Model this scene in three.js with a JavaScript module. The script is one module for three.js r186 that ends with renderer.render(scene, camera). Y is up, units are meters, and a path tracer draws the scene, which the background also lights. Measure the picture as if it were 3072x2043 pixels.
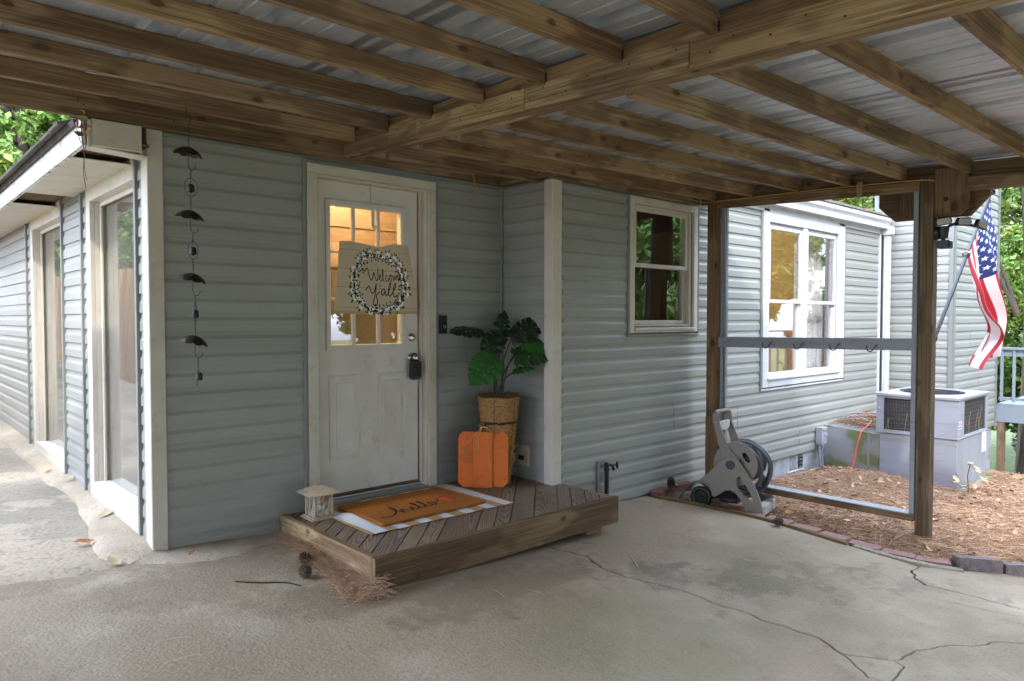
import * as THREE from 'three';
import { mergeGeometries } from 'three/addons/utils/BufferGeometryUtils.js';

// ------------------------------------------------------------------ camera, sky, sun, exposure
const renderer = new THREE.WebGLRenderer({ antialias: true });
renderer.setSize(1024, 681);
renderer.toneMapping = THREE.LinearToneMapping;
renderer.toneMappingExposure = 4.95;
renderer.shadowMap.enabled = true;
renderer.shadowMap.type = THREE.PCFSoftShadowMap;
const scene = new THREE.Scene();
const camera = new THREE.PerspectiveCamera(50.79, 1024 / 681, 0.05, 600);
const YAW = THREE.MathUtils.degToRad(47.7), PITCH = THREE.MathUtils.degToRad(-1.75);
camera.position.set(0, 1.36, 4.16);
camera.lookAt(Math.cos(YAW) * Math.cos(PITCH), 1.36 + Math.sin(PITCH), 4.16 - Math.sin(YAW) * Math.cos(PITCH));

const SUN_DIR = new THREE.Vector3(-0.62, 0.66, 0.62).normalize();
{
  // bright, thinly overcast sky: air and haze only
  const w = 256, h = 128, d = new Float32Array(w * h * 4);
  for (let j = 0; j < h; j++) for (let i = 0; i < w; i++) {
    const el = ((j + 0.5) / h - 0.5) * Math.PI, az = ((i + 0.5) / w) * Math.PI * 2;
    const s = Math.max(0, Math.sin(el));
    const cl = 0.5 + 0.5 * Math.sin(az * 3 + 1.3 * Math.sin(el * 5 + az)) * Math.cos(el * 7 + 2 * Math.sin(az * 2));
    const k = el < 0 ? 0.35 : 1;
    const m = 0.25 + 0.35 * cl * (1 - s * 0.3);
    const o = (j * w + i) * 4;
    d[o] = k * (1.0 + (0.2 - 0.1 * s) * m) * 1.2;
    d[o + 1] = k * (1.17 + 0.11 * m) * 1.2;
    d[o + 2] = k * (1.6 + 0.02 * m) * 1.2;
    d[o + 3] = 1;
  }
  const sky = new THREE.DataTexture(d, w, h, THREE.RGBAFormat, THREE.FloatType);
  sky.mapping = THREE.EquirectangularReflectionMapping;
  sky.magFilter = sky.minFilter = THREE.LinearFilter;
  sky.needsUpdate = true;
  scene.background = sky;
  scene.environment = sky;
  scene.backgroundIntensity = 1; scene.environmentIntensity = 1;
}
const sun = new THREE.DirectionalLight(new THREE.Color(1, 0.95, 0.88), 0.55);
sun.position.copy(SUN_DIR).multiplyScalar(40).add(new THREE.Vector3(3, 0, 1));
sun.target.position.set(3, 0, 1);
sun.castShadow = true; sun.shadow.radius = 4; sun.shadow.mapSize.set(2048, 2048);
Object.assign(sun.shadow.camera, { left: -18, right: 18, top: 18, bottom: -18, near: 1, far: 90 });
scene.add(sun, sun.target);

// ------------------------------------------------------------------ helpers
function rng(seed) { let a = seed >>> 0; return () => { a = (a + 0x6D2B79F5) | 0; let t = Math.imul(a ^ (a >>> 15), 1 | a); t = (t + Math.imul(t ^ (t >>> 7), 61 | t)) ^ t; return ((t ^ (t >>> 14)) >>> 0) / 4294967296; }; }
const R0 = rng(20240);
const lerp = (a, b, t) => a + (b - a) * t, clamp = (x, a = 0, b = 1) => Math.min(b, Math.max(a, x));
const sstep = (a, b, x) => { const t = clamp((x - a) / (b - a)); return t * t * (3 - 2 * t); };
const V = (x, y, z) => new THREE.Vector3(x, y, z);
const counts = {};
function numbered(n) { const k = counts[n] = (counts[n] ?? -1) + 1; return k ? n + '_' + String(k).padStart(3, '0') : n; }
function shade(o) { o.traverse(m => { if (m.isMesh) { m.castShadow = true; m.receiveShadow = true; } }); return o; }
function tag(o, label, category, group) { o.userData.label = label; if (category) o.userData.category = category; if (group) o.userData.group = group; return o; }
function thing(name, label, category, pos = [0, 0, 0], turn = 0, group) {
  const o = new THREE.Group(); o.name = numbered(name); o.position.set(...pos); o.rotation.y = turn; scene.add(o); return tag(o, label, category, group);
}
function part(parent, name, geo, mat, label) {
  const g = Array.isArray(geo) ? merge(geo) : geo;
  const m = new THREE.Mesh(g, mat); m.name = name; m.castShadow = m.receiveShadow = true; parent.add(m);
  if (label) m.userData.label = label; return m;
}
function single(name, geo, mat, label, category, group) { const m = part(scene, numbered(name), geo, mat); return tag(m, label, category, group); }
function struct(name, geo, mat) { const m = part(scene, numbered(name), geo, mat); m.userData.kind = 'structure'; return m; }
function merge(list) {
  return mergeGeometries(list.map(g => { let q = g.index ? g.toNonIndexed() : g; for (const k of Object.keys(q.attributes)) if (!['position', 'normal', 'uv'].includes(k)) q.deleteAttribute(k); return q; }));
}
// box-projected uv in metres, u along the grain axis
function uvBox(geo, grain = 0, ou = 0, ov = 0) {
  const g = geo.index ? geo.toNonIndexed() : geo, p = g.attributes.position, n = p.count, uv = new Float32Array(n * 2);
  const a = V(), b = V(), c = V(), e = V(), f = V();
  for (let i = 0; i < n; i += 3) {
    a.fromBufferAttribute(p, i); b.fromBufferAttribute(p, i + 1); c.fromBufferAttribute(p, i + 2);
    e.subVectors(b, a).cross(f.subVectors(c, a)); const N = [Math.abs(e.x), Math.abs(e.y), Math.abs(e.z)];
    const ax = N[0] >= N[1] && N[0] >= N[2] ? 0 : N[1] >= N[2] ? 1 : 2;
    let u = grain, v; const o = [0, 1, 2].filter(k => k !== ax);
    if (ax === grain) { u = o[0]; v = o[1]; } else v = o.find(k => k !== grain);
    [a, b, c].forEach((q, k) => { const z = [q.x, q.y, q.z]; uv[(i + k) * 2] = z[u] + ou; uv[(i + k) * 2 + 1] = z[v] + ov + ax * 0.11; });
  }
  g.setAttribute('uv', new THREE.BufferAttribute(uv, 2)); return g;
}
// chamfered box from min/max
function bx(x0, x1, y0, y1, z0, z1, { b = 0.003, grain, ro = true } = {}) {
  const w = x1 - x0, h = y1 - y0, d = z1 - z0; let g;
  b = Math.min(b, w * 0.3, h * 0.3, d * 0.3);
  if (b <= 0) g = new THREE.BoxGeometry(w, h, d).toNonIndexed();
  else {
    const s = new THREE.Shape(); s.moveTo(-w / 2 + b, -h / 2 + b); s.lineTo(w / 2 - b, -h / 2 + b); s.lineTo(w / 2 - b, h / 2 - b); s.lineTo(-w / 2 + b, h / 2 - b); s.closePath();
    g = new THREE.ExtrudeGeometry(s, { depth: d - 2 * b, bevelEnabled: true, bevelSize: b, bevelThickness: b, bevelSegments: 1, steps: 1 });
    g.translate(0, 0, -(d - 2 * b) / 2);
  }
  if (grain === undefined) grain = w >= h && w >= d ? 0 : h >= d ? 1 : 2;
  g = uvBox(g, grain, ro ? R0() * 7 : 0, ro ? R0() * 5 : 0);
  g.translate((x0 + x1) / 2, (y0 + y1) / 2, (z0 + z1) / 2); return g;
}
function poly(pts) { const s = new THREE.Shape(); pts.forEach((p, i) => i ? s.lineTo(p[0], p[1]) : s.moveTo(p[0], p[1])); s.closePath(); return s; }
function hole(s, pts) { const h = new THREE.Path(); pts.forEach((p, i) => i ? h.lineTo(p[0], p[1]) : h.moveTo(p[0], p[1])); h.closePath(); s.holes.push(h); return s; }
function ext(shape, depth, bevel = 0, seg = 1, curveSegments = 8) {
  return new THREE.ExtrudeGeometry(shape, { depth: depth - 2 * bevel, bevelEnabled: bevel > 0, bevelSize: bevel, bevelThickness: bevel, bevelSegments: seg, bevelOffset: -bevel, curveSegments }).translate(0, 0, bevel);
}
function tube(pts, r, seg = 24, rad = 6, closed = false) { return new THREE.TubeGeometry(new THREE.CatmullRomCurve3(pts.map(p => p.isVector3 ? p : V(...p)), closed), seg, r, rad, closed); }
function cyl(r0, r1, h, x, y, z, seg = 16) { return new THREE.CylinderGeometry(r1, r0, h, seg).translate(x, y, z); }
function circ(cx, cy, r, n = 20, a0 = 0, a1 = Math.PI * 2) { const o = []; for (let i = 0; i < n; i++) { const a = a0 + (a1 - a0) * i / n; o.push([cx + r * Math.cos(a), cy + r * Math.sin(a)]); } return o; }

// ------------------------------------------------------------------ noise and textures
function vn(x, y, px, py, s = 0) {
  let xi = Math.floor(x), yi = Math.floor(y); const fx = x - xi, fy = y - yi, u = fx * fx * (3 - 2 * fx), v = fy * fy * (3 - 2 * fy);
  xi = ((xi % px) + px) % px; yi = ((yi % py) + py) % py; const x1 = (xi + 1) % px, y1 = (yi + 1) % py;
  const s0 = Math.imul(s + 11, 362437) | 0, h = (a, b) => { let n = (Math.imul(a + 1, 374761393) + Math.imul(b + 1, 668265263) + s0) | 0; n = Math.imul(n ^ (n >>> 13), 1274126177); return ((n ^ (n >>> 16)) >>> 0) / 4294967296; };
  const p = h(xi, yi), q = h(x1, yi), r = h(xi, y1), t = h(x1, y1);
  return p + (q - p) * u + (r - p) * v + (p - q - r + t) * u * v;
}
function fbm(x, y, px, py, oct, s = 0) { let a = 0, k = 0.5, n = 0; for (let o = 0; o < oct; o++) { a += k * vn(x, y, px, py, s + o * 5); n += k; x *= 2; y *= 2; px *= 2; py *= 2; k *= 0.5; } return a / n; }
function finish(t, rep, srgb) {
  if (srgb) t.colorSpace = THREE.SRGBColorSpace; t.wrapS = t.wrapT = THREE.RepeatWrapping; t.magFilter = THREE.LinearFilter; t.minFilter = THREE.LinearMipmapLinearFilter; t.generateMipmaps = true; t.anisotropy = 8;
  t.repeat.set(rep[0], rep[1]); t.needsUpdate = true; return t;
}
function tex(w, h, rep, fn, srgb = true) { // fn(u, v) -> [r,g,b] 0..255
  const d = new Uint8Array(w * h * 4);
  for (let j = 0; j < h; j++) for (let i = 0; i < w; i++) { const c = fn((i + 0.5) / w, (j + 0.5) / h), o = (j * w + i) * 4; d[o] = clamp(c[0], 0, 255); d[o + 1] = clamp(c[1], 0, 255); d[o + 2] = clamp(c[2], 0, 255); d[o + 3] = 255; }
  return finish(new THREE.DataTexture(d, w, h, THREE.RGBAFormat), rep, srgb);
}
function gtex(w, h, rep, fn) { return tex(w, h, rep, (u, v) => { const g = fn(u, v) * 255; return [g, g, g]; }, false); }
const PR = rng(99);
const mix3 = (a, b, t) => [lerp(a[0], b[0], t), lerp(a[1], b[1], t), lerp(a[2], b[2], t)];
const std = (o) => new THREE.MeshStandardMaterial(o);
const lin = (r, g, b) => new THREE.Color().setRGB(r, g, b);
// ------------------------------------------------------------------ materials
const M = {};
{
  // sawn pine of the carport, 2.4 m x 0.6 m, grain along u
  const wood = (base, dark, light, seed, stain, knots) => {
    const kn = []; const r = rng(seed); for (let i = 0; i < knots; i++) kn.push([r(), r(), 0.006 + r() * 0.008]);
    return (u, v) => {
      let wv = 0, km = 0;
      for (const k of kn) { let du = Math.abs(u - k[0]); du = Math.min(du, 1 - du) * 2.4; let dv = v - k[1]; dv -= Math.round(dv); dv *= 0.6; const q = Math.hypot(du * 0.5, dv) / k[2]; if (q < 7) { const e = Math.exp(-q * q * 0.25); wv += e * 0.035 * Math.sign(dv || 1); km = Math.max(km, q < 1 ? 0.85 : Math.exp(-(q - 1) * 2.2) * 0.5); } }
      const warp = fbm(u * 3, v * 4, 3, 4, 3, seed) * 0.22 + wv;
      const ring = 0.5 + 0.5 * Math.sin((v + warp) * 2 * Math.PI * 9);
      const fine = fbm(u * 10, v * 110, 10, 110, 3, seed + 9);
      const big = fbm(u * 4, v * 2, 4, 2, 4, seed + 20);
      const blot = sstep(0.56, 0.68, fbm(u * 5, v * 3, 5, 3, 4, seed + 33));
      let c = mix3(base, light, clamp(ring * 0.2 + (fine - 0.5) * 1.0 + (big - 0.5) * 1.7));
      c = mix3(c, dark, clamp((1 - ring) * 0.1 + (0.5 - fine) * 0.8 + blot * stain + km));
      const chk = sstep(0.8, 0.88, vn(u * 5, v * 150, 5, 150, seed + 41)) * sstep(0.4, 0.6, fbm(u * 3, v * 9, 3, 9, 2, seed + 44)); c = mix3(c, dark, chk * 0.6);
      const q = 1 + (PR() - 0.5) * 0.1; return [c[0] * q, c[1] * q, c[2] * q];
    };
  };
  const woodTex = tex(2048, 512, [1 / 2.4, 1 / 0.6], wood([144, 120, 88], [84, 62, 40], [176, 152, 116], 3, 0.5, 12));
  const woodBump = gtex(1024, 256, [1 / 2.4, 1 / 0.6], (u, v) => fbm(u * 10, v * 110, 10, 110, 3, 12));
  M.wood = std({ map: woodTex, bumpMap: woodBump, bumpScale: 0.0012, roughness: 0.82 });
  M.woods = [[1, 1, 1], [0.78, 0.75, 0.72], [1.14, 1.12, 1.06], [0.92, 0.85, 0.76]].map(c => { const m = M.wood.clone(); m.color.setRGB(...c); return m; });
  M.woodDark = M.wood.clone(); M.woodDark.color.setRGB(0.62, 0.56, 0.5);
  M.woodGrey = M.wood.clone(); M.woodGrey.color.setRGB(0.75, 0.78, 0.82);
  // weathered deck boards with open cathedral grain, 2.8 m x 0.7 m
  const deckF = (u, v) => {
    const lane = Math.floor(v * 5), lv = (v * 5 - lane - 0.5) * 0.14;
    const c0 = (vn(u * 3, lane, 3, 5, 41) - 0.5) * 0.09, d0 = 0.012 + 0.055 * Math.abs(vn(u * 4, lane + 0.5, 4, 5, 47) - 0.45) * 2;
    const r = Math.hypot(lv - c0 - 0.008 * fbm(u * 14, v * 20, 14, 20, 3, 52), d0 + 0.006 * fbm(u * 20, v * 9, 20, 9, 3, 55));
    const s = (r * 130) % 1; const ring = sstep(0.1, 0.5, s) * (1 - sstep(0.72, 0.95, s));
    const fine = fbm(u * 16, v * 180, 16, 180, 2, 61);
    return { ring, fine, big: fbm(u * 6, v * 4, 6, 4, 4, 66) };
  };
  M.deckTex = tex(2048, 512, [1 / 2.8, 1 / 0.7], (u, v) => { const q = deckF(u, v); let c = mix3([98, 82, 65], [146, 128, 106], clamp(q.ring * 0.6 + (q.fine - 0.5) * 0.7 + (q.big - 0.5) * 1.1 + 0.1)); return c; });
  const deckB = gtex(2048, 512, [1 / 2.8, 1 / 0.7], (u, v) => { const q = deckF(u, v); return 0.2 + 0.6 * q.ring + 0.2 * q.fine; });
  M.deck = [[1, 1, 1], [0.86, 0.84, 0.83], [1.08, 1.05, 1], [0.95, 0.9, 0.86]].map(c => std({ map: M.deckTex, bumpMap: deckB, bumpScale: 0.0016, roughness: 0.7, color: lin(...c) }));
  // vinyl siding: faint embossed grain and dust
  const sidBump = gtex(512, 256, [1 / 1.2, 1 / 0.3], (u, v) => fbm(u * 8, v * 50, 8, 50, 3, 70));
  const sidTex = tex(512, 512, [1 / 1.9, 1 / 1.9], (u, v) => { const g = fbm(u * 6, v * 20, 6, 20, 4, 75), s = fbm(u * 90, v * 90, 90, 90, 2, 77); const k = 1 - 0.07 * (g - 0.3) - (s > 0.93 ? 0.08 : 0); return [152 * k, 152 * k, 143 * k]; });
  M.siding = [1, 0.96, 1.03].map(k => std({ map: sidTex, bumpMap: sidBump, bumpScale: 0.0007, roughness: 0.42, color: lin(k, k, k) }));
  M.sidingOld = std({ map: sidTex, bumpMap: sidBump, bumpScale: 0.0007, roughness: 0.6, color: lin(0.82, 0.83, 0.76) });
  M.jchan = std({ map: sidTex, color: lin(0.72, 0.74, 0.75), roughness: 0.5 });
  // painted trim with specks of dirt
  const trimTex = tex(512, 512, [1 / 0.8, 1 / 0.8], (u, v) => { const g = fbm(u * 5, v * 5, 5, 5, 5, 80), s = fbm(u * 70, v * 40, 70, 40, 2, 84), d = sstep(0.62, 0.8, fbm(u * 9, v * 9, 9, 9, 5, 88)); let c = mix3([226, 221, 210], [208, 200, 184], g); c = mix3(c, [160, 140, 110], d * 0.2); if (s > 0.94) c = mix3(c, [110, 96, 78], 0.4); return c; });
  M.trim = std({ map: trimTex, roughness: 0.5, color: lin(0.84, 0.82, 0.77) });
  M.trimWhite = std({ map: trimTex, roughness: 0.4, color: lin(0.88, 0.95, 1.12) });
  M.door = std({ map: trimTex, roughness: 0.42, color: lin(0.95, 0.96, 0.97) });
  M.fascia = std({ roughness: 0.5, map: tex(512, 128, [1 / 1.6, 1 / 0.4], (u, v) => { const p = sstep(0.6, 0.66, fbm(u * 30, v * 12, 30, 12, 4, 90)) * sstep(0.35, 0.7, fbm(u * 4, v * 2, 4, 2, 3, 91)); return mix3([214, 212, 206], [92, 78, 62], p * 0.85); }) });
  // galvalume sheet with spangle and rust specks
  M.roofMetal = std({ metalness: 0.5, roughness: 0.42, map: tex(1024, 1024, [1 / 1.5, 1 / 1.5], (u, v) => { const g = fbm(u * 90, v * 90, 90, 90, 2, 101), b = fbm(u * 5, v * 5, 5, 5, 4, 104); const k = 184 + 14 * (g - 0.5) + 10 * (b - 0.5); let c = [k * 0.98, k, k * 1.02]; if (PR() > 0.9988) c = [70, 60, 52]; return c; }) });
  M.concrete = null;
  M.glass = new THREE.MeshPhysicalMaterial({ color: 0xffffff, roughness: 0.015, transmission: 1, thickness: 0, ior: 2.0, metalness: 0 });
  M.black = std({ color: lin(0.012, 0.012, 0.013), roughness: 0.4 });
  M.blackMatte = std({ color: lin(0.02, 0.02, 0.02), roughness: 0.85 });
  M.chrome = std({ color: lin(0.62, 0.58, 0.52), metalness: 1, roughness: 0.18 });
  M.steel = std({ color: lin(0.5, 0.5, 0.5), metalness: 0.9, roughness: 0.35 });
  M.iron = std({ color: lin(0.035, 0.03, 0.028), metalness: 0.6, roughness: 0.5 });
  M.bronze = std({ color: lin(0.055, 0.04, 0.03), metalness: 0.7, roughness: 0.45 });
  M.rust = std({ roughness: 0.8, map: tex(128, 128, [8, 8], (u, v) => mix3([52, 46, 44], [120, 52, 38], sstep(0.35, 0.65, fbm(u * 8, v * 8, 8, 8, 3, 120)))) });
  M.greyPaint = std({ roughness: 0.55, map: tex(256, 256, [1, 1], (u, v) => { const g = fbm(u * 3, v * 40, 3, 40, 3, 123), s = fbm(u * 50, v * 50, 50, 50, 2, 125); let k = 138 + 18 * (g - 0.5); return s > 0.84 ? [88, 84, 80] : [k * 0.985, k, k * 1.0]; }) });
  M.deckPaint = std({ color: lin(0.25, 0.29, 0.32), roughness: 0.6 });
  M.acPaint = std({ roughness: 0.5, metalness: 0.1, map: tex(512, 512, [1, 1], (u, v) => { const g = fbm(u * 4, v * 4, 4, 4, 5, 130), st = sstep(0.55, 0.8, fbm(u * 26, v * 3, 26, 3, 4, 133)); return mix3(mix3([160, 161, 170], [144, 145, 152], g), [128, 128, 106], st * 0.4); }) });
  M.duct = std({ metalness: 0.6, roughness: 0.34, map: tex(512, 512, [1 / 1, 1 / 1], (u, v) => { const g = fbm(u * 5, v * 3, 5, 3, 4, 140), gr = sstep(0.5, 0.68, fbm(u * 4, v * 3, 4, 3, 5, 143)), br = sstep(0.58, 0.7, fbm(u * 3, v * 4, 3, 4, 5, 146)); let c = mix3([196, 198, 198], [160, 164, 166], g); c = mix3(c, [120, 136, 66], gr * 0.65); return mix3(c, [110, 84, 64], br * 0.5); }) });
  M.foundation = std({ roughness: 0.85, map: tex(256, 256, [1, 1], (u, v) => mix3([168, 174, 180], [128, 136, 118], sstep(0.45, 0.7, fbm(u * 4, v * 5, 4, 5, 5, 150)) * 0.7)), bumpMap: gtex(256, 256, [2, 2], (u, v) => fbm(u * 40, v * 40, 40, 40, 3, 152)), bumpScale: 0.002 });
  M.brickRed = std({ roughness: 0.9, map: tex(256, 256, [4, 4], (u, v) => mix3([128, 92, 84], [156, 124, 116], fbm(u * 20, v * 20, 20, 20, 4, 155))), bumpMap: gtex(256, 256, [4, 4], (u, v) => fbm(u * 40, v * 40, 40, 40, 3, 157)), bumpScale: 0.002 });
  M.stone = std({ roughness: 0.9, map: tex(256, 256, [4, 4], (u, v) => mix3([92, 82, 80], [132, 121, 116], fbm(u * 14, v * 14, 14, 14, 5, 158))), bumpMap: M.brickRed.bumpMap, bumpScale: 0.004 });
  M.shingle = [0, 1, 2].map(i => std({ roughness: 0.95, color: lin(...[[1, 1, 1], [0.75, 0.72, 0.7], [1.15, 1.1, 1.02]][i]), map: tex(128, 128, [4, 4], (u, v) => mix3([62, 58, 54], [112, 104, 94], fbm(u * 40, v * 40, 40, 40, 2, 160 + i))) }));
  M.tan = std({ color: lin(0.19, 0.165, 0.125), roughness: 0.48 });
  M.tanLight = std({ color: lin(0.42, 0.4, 0.36), roughness: 0.55 });
  M.hose = std({ color: lin(0.085, 0.09, 0.095), roughness: 0.5 });
  M.cream = std({ roughness: 0.6, map: tex(128, 128, [5, 5], (u, v) => mix3([204, 190, 166], [172, 154, 126], fbm(u * 12, v * 12, 12, 12, 4, 170))) });
  M.orange = std({ roughness: 0.55, map: tex(512, 512, [2, 2], (u, v) => { const g = fbm(u * 60, v * 6, 60, 6, 3, 175), k = sstep(0.7, 0.82, fbm(u * 7, v * 5, 7, 5, 3, 178)); return mix3(mix3([222, 110, 8], [208, 98, 6], g), [168, 86, 22], k * 0.5); }) });
  M.stem = std({ color: lin(0.16, 0.055, 0.02), roughness: 0.8 });
  M.raffia = std({ color: lin(0.6, 0.4, 0.17), roughness: 0.85 });
  M.wicker = std({ roughness: 0.8, map: tex(512, 512, [1, 1], (u, v) => { const tw = 0.5 + 0.5 * Math.sin((u * 60 + v * 40) * Math.PI * 2), g = fbm(u * 50, v * 70, 50, 70, 2, 181); return mix3([120, 84, 44], [196, 152, 92], clamp(tw * 0.35 + g * 0.7)); }) });
  M.moss = std({ color: lin(0.17, 0.1, 0.03), roughness: 0.95 });
  M.leafPlant = ['#1b3f14', '#265c1b', '#13290f'].map(c => new THREE.MeshPhysicalMaterial({ color: c, roughness: 0.42, side: THREE.DoubleSide }));
  M.stalk = std({ color: lin(0.02, 0.045, 0.012), roughness: 0.5 });
  M.plasticTrim = std({ color: lin(0.46, 0.4, 0.27), roughness: 0.6 });
  M.bark = std({ roughness: 0.95, map: tex(128, 256, [1, 1], (u, v) => mix3([54, 44, 36], [112, 96, 80], fbm(u * 14, v * 5, 14, 5, 4, 190))), bumpMap: gtex(128, 256, [1, 1], (u, v) => fbm(u * 14, v * 5, 14, 5, 4, 190)), bumpScale: 0.02 });
  M.fence = std({ roughness: 0.85, map: woodTex, color: lin(1.7, 1.35, 0.9) });
  M.cordO = std({ color: lin(0.5, 0.24, 0.055), roughness: 0.55 });
  M.cordRed = std({ color: lin(0.8, 0.17, 0.09), roughness: 0.5 });
  M.lampGlow = std({ color: 0xffffff, emissive: new THREE.Color(1, 0.78, 0.5), emissiveIntensity: 2.5 });
  M.wallWarm = std({ color: lin(0.62, 0.54, 0.4), roughness: 0.9 });
  M.wallTan = std({ color: lin(0.4, 0.3, 0.17), roughness: 0.9 });
  M.cabinet = std({ color: lin(0.2, 0.12, 0.06), roughness: 0.5 });
  M.curtain = std({ color: lin(0.62, 0.56, 0.56), roughness: 0.95 });
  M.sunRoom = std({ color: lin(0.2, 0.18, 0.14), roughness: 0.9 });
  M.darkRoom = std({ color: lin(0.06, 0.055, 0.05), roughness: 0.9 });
}
// ------------------------------------------------------------------ ground
const gy = (x, z) => 0.1342 - 0.045 * x - (z > 0 ? 0.0443 : 0.02) * z;
function terrain(x, z) { // soil level right of the slab and beyond
  let y = x < 5.6 ? -0.235 : x < 7 ? lerp(-0.235, -0.345, (x - 5.6) / 1.4) : x < 9.3 ? lerp(-0.345, -0.39, (x - 7) / 2.3) : x < 12 ? lerp(-0.39, -0.92, (x - 9.3) / 2.7) : -0.92 - 0.26 * (Math.min(x, 24) - 12);
  if (x < 5.6) y = Math.min(y, gy(x, Math.max(z, 0)) - 0.02);
  if (z > 2.6 && x > 5) y = lerp(y, gy(x, z) - 0.03, sstep(2.6, 4.2, z) * (1 - sstep(8, 12, x)));
  return y;
}
{
  const spk = (u, v, n, s) => vn(u * n, v * n, n, n, s);
  const blob = (x, z, cx, cz, rx, rz, a) => { const c = Math.cos(a), s = Math.sin(a), dx = x - cx, dz = z - cz; return clamp(1 - Math.hypot((dx * c + dz * s) / rx, (-dx * s + dz * c) / rz)); };
  const slabTex = tex(2048, 2048, [1, 1], (u, v) => {
    const x = u * 8.2 - 1.5, z = v * 8.2 - 0.6;
    const big = fbm(u * 5, v * 5, 5, 5, 6, 200), mid = fbm(u * 24, v * 24, 24, 24, 4, 206), fine = fbm(u * 900, v * 900, 900, 900, 2, 210);
    let c = mix3([161, 146, 120], [130, 116, 94], clamp(big * 1.5 - 0.3));
    c = mix3(c, [176, 166, 146], clamp((mid - 0.5) * 1.6));
    c = mix3(c, [104, 94, 80], clamp((fine - 0.54) * 1.1));
    // rubbed-in soil and tyre grime, grainy edged
    const grain = fbm(u * 160, v * 160, 160, 160, 3, 215), drag = fbm(u * 30 + v * 12, v * 60, 30, 60, 4, 219);
    const oil = Math.max(blob(x, z, 3.9, 2.25, 1.3, 0.5, 0.72), blob(x, z, 3.2, 1.75, 0.8, 0.4, 0.9) * 0.8, blob(x, z, 4.5, 2.75, 0.9, 0.36, 0.7) * 0.75);
    const om = sstep(0.28, 0.75, oil * 1.1 + (grain - 0.5) * 0.9 + (drag - 0.5) * 1.6 - 0.14); c = mix3(c, [78, 72, 64], om * 0.12 + (PR() < om * 0.45 ? 0.42 : 0));
    const soil = Math.max(blob(x, z, 2.5, 1.42, 1.1, 0.36, 0.12), blob(x, z, 1.7, 1.1, 0.7, 0.35, 0.4), blob(x, z, 1.3, 0.5, 0.9, 0.5, 0), blob(x, z, 0.5, 0.18, 1.2, 0.22, -0.02) * 0.9);
    c = mix3(c, [112, 98, 75], sstep(0.15, 0.8, soil * 1.2 + (grain - 0.5) * 0.9 + (drag - 0.5) * 1.0) * 0.5);
    const swirl = sstep(0.62, 0.7, fbm(u * 9 + 0.5 * mid, v * 7, 9, 7, 4, 226));
    c = mix3(c, [196, 184, 162], swirl * 0.22);
    const green = sstep(0.6, 0.75, fbm(u * 6, v * 6, 6, 6, 4, 231)); c = mix3(c, [118, 118, 88], green * 0.35);
    const q = PR(); if (q > 0.9985) c = mix3(c, [62, 54, 46], 0.7);
    { const n = 1 + (PR() - 0.5) * 0.08; c = [c[0] * n, c[1] * n, c[2] * n]; }
    if (q < 0.0012) c = mix3(c, [220, 214, 202], 0.7);
    return c;
  });
  const slabBump = gtex(1024, 1024, [6, 6], (u, v) => 0.6 * fbm(u * 130, v * 130, 130, 130, 3, 240) + 0.4 * fbm(u * 16, v * 16, 16, 16, 3, 244));
  M.concrete = std({ map: slabTex, bumpMap: slabBump, bumpScale: 0.004, roughness: 0.88 });
  const oldTex = tex(1024, 1024, [1 / 4, 1 / 4], (u, v) => {
    const big = fbm(u * 6, v * 5, 6, 5, 6, 250), flake = sstep(0.5, 0.58, fbm(u * 10, v * 8, 10, 8, 6, 255)), g = fbm(u * 200, v * 200, 200, 200, 2, 259);
    let c = mix3([158, 147, 126], [116, 108, 92], clamp(big * 1.6 - 0.3)); c = mix3(c, [170, 154, 130], flake * 0.6); c = mix3(c, [92, 82, 68], clamp((g - 0.55) * 1.4)); return c;
  });
  M.oldConcrete = std({ map: oldTex, roughness: 0.92, bumpMap: gtex(512, 512, [1 / 1.5, 1 / 1.5], (u, v) => 0.5 * fbm(u * 12, v * 12, 12, 12, 5, 262) + 0.5 * fbm(u * 90, v * 90, 90, 90, 2, 266)), bumpScale: 0.007 });
  M.apron = std({ roughness: 0.95, map: tex(512, 512, [1 / 1.2, 1 / 1.2], (u, v) => { const b = fbm(u * 5, v * 5, 5, 5, 5, 270), g = fbm(u * 120, v * 120, 120, 120, 2, 273); return mix3(mix3([178, 165, 143], [148, 134, 112], clamp(b * 1.7 - 0.4)), [120, 106, 86], clamp((g - 0.58) * 1.8)); }), bumpMap: gtex(512, 512, [1 / 0.8, 1 / 0.8], (u, v) => fbm(u * 110, v * 110, 110, 110, 3, 276)), bumpScale: 0.003 });
  M.soil = std({ roughness: 1, map: tex(512, 512, [1 / 1.6, 1 / 1.6], (u, v) => { const b = fbm(u * 6, v * 6, 6, 6, 5, 280), g = fbm(u * 60, v * 90, 60, 90, 3, 284); return mix3(mix3([120, 84, 60], [76, 54, 40], b), [156, 114, 80], clamp((g - 0.5) * 2.4)); }) });
  M.lawn = std({ roughness: 1, map: tex(512, 512, [1 / 5, 1 / 5], (u, v) => { const b = fbm(u * 7, v * 7, 7, 7, 5, 290), g = fbm(u * 80, v * 80, 80, 80, 2, 294); return mix3(mix3([88, 110, 52], [112, 116, 66], b), [52, 70, 32], clamp(g * 1.4 - 0.4)); }) });

  // slab: four pieces parted by real cracks; the pieces share jagged crack lines pulled apart by a gap
  const rr = rng(5);
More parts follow.
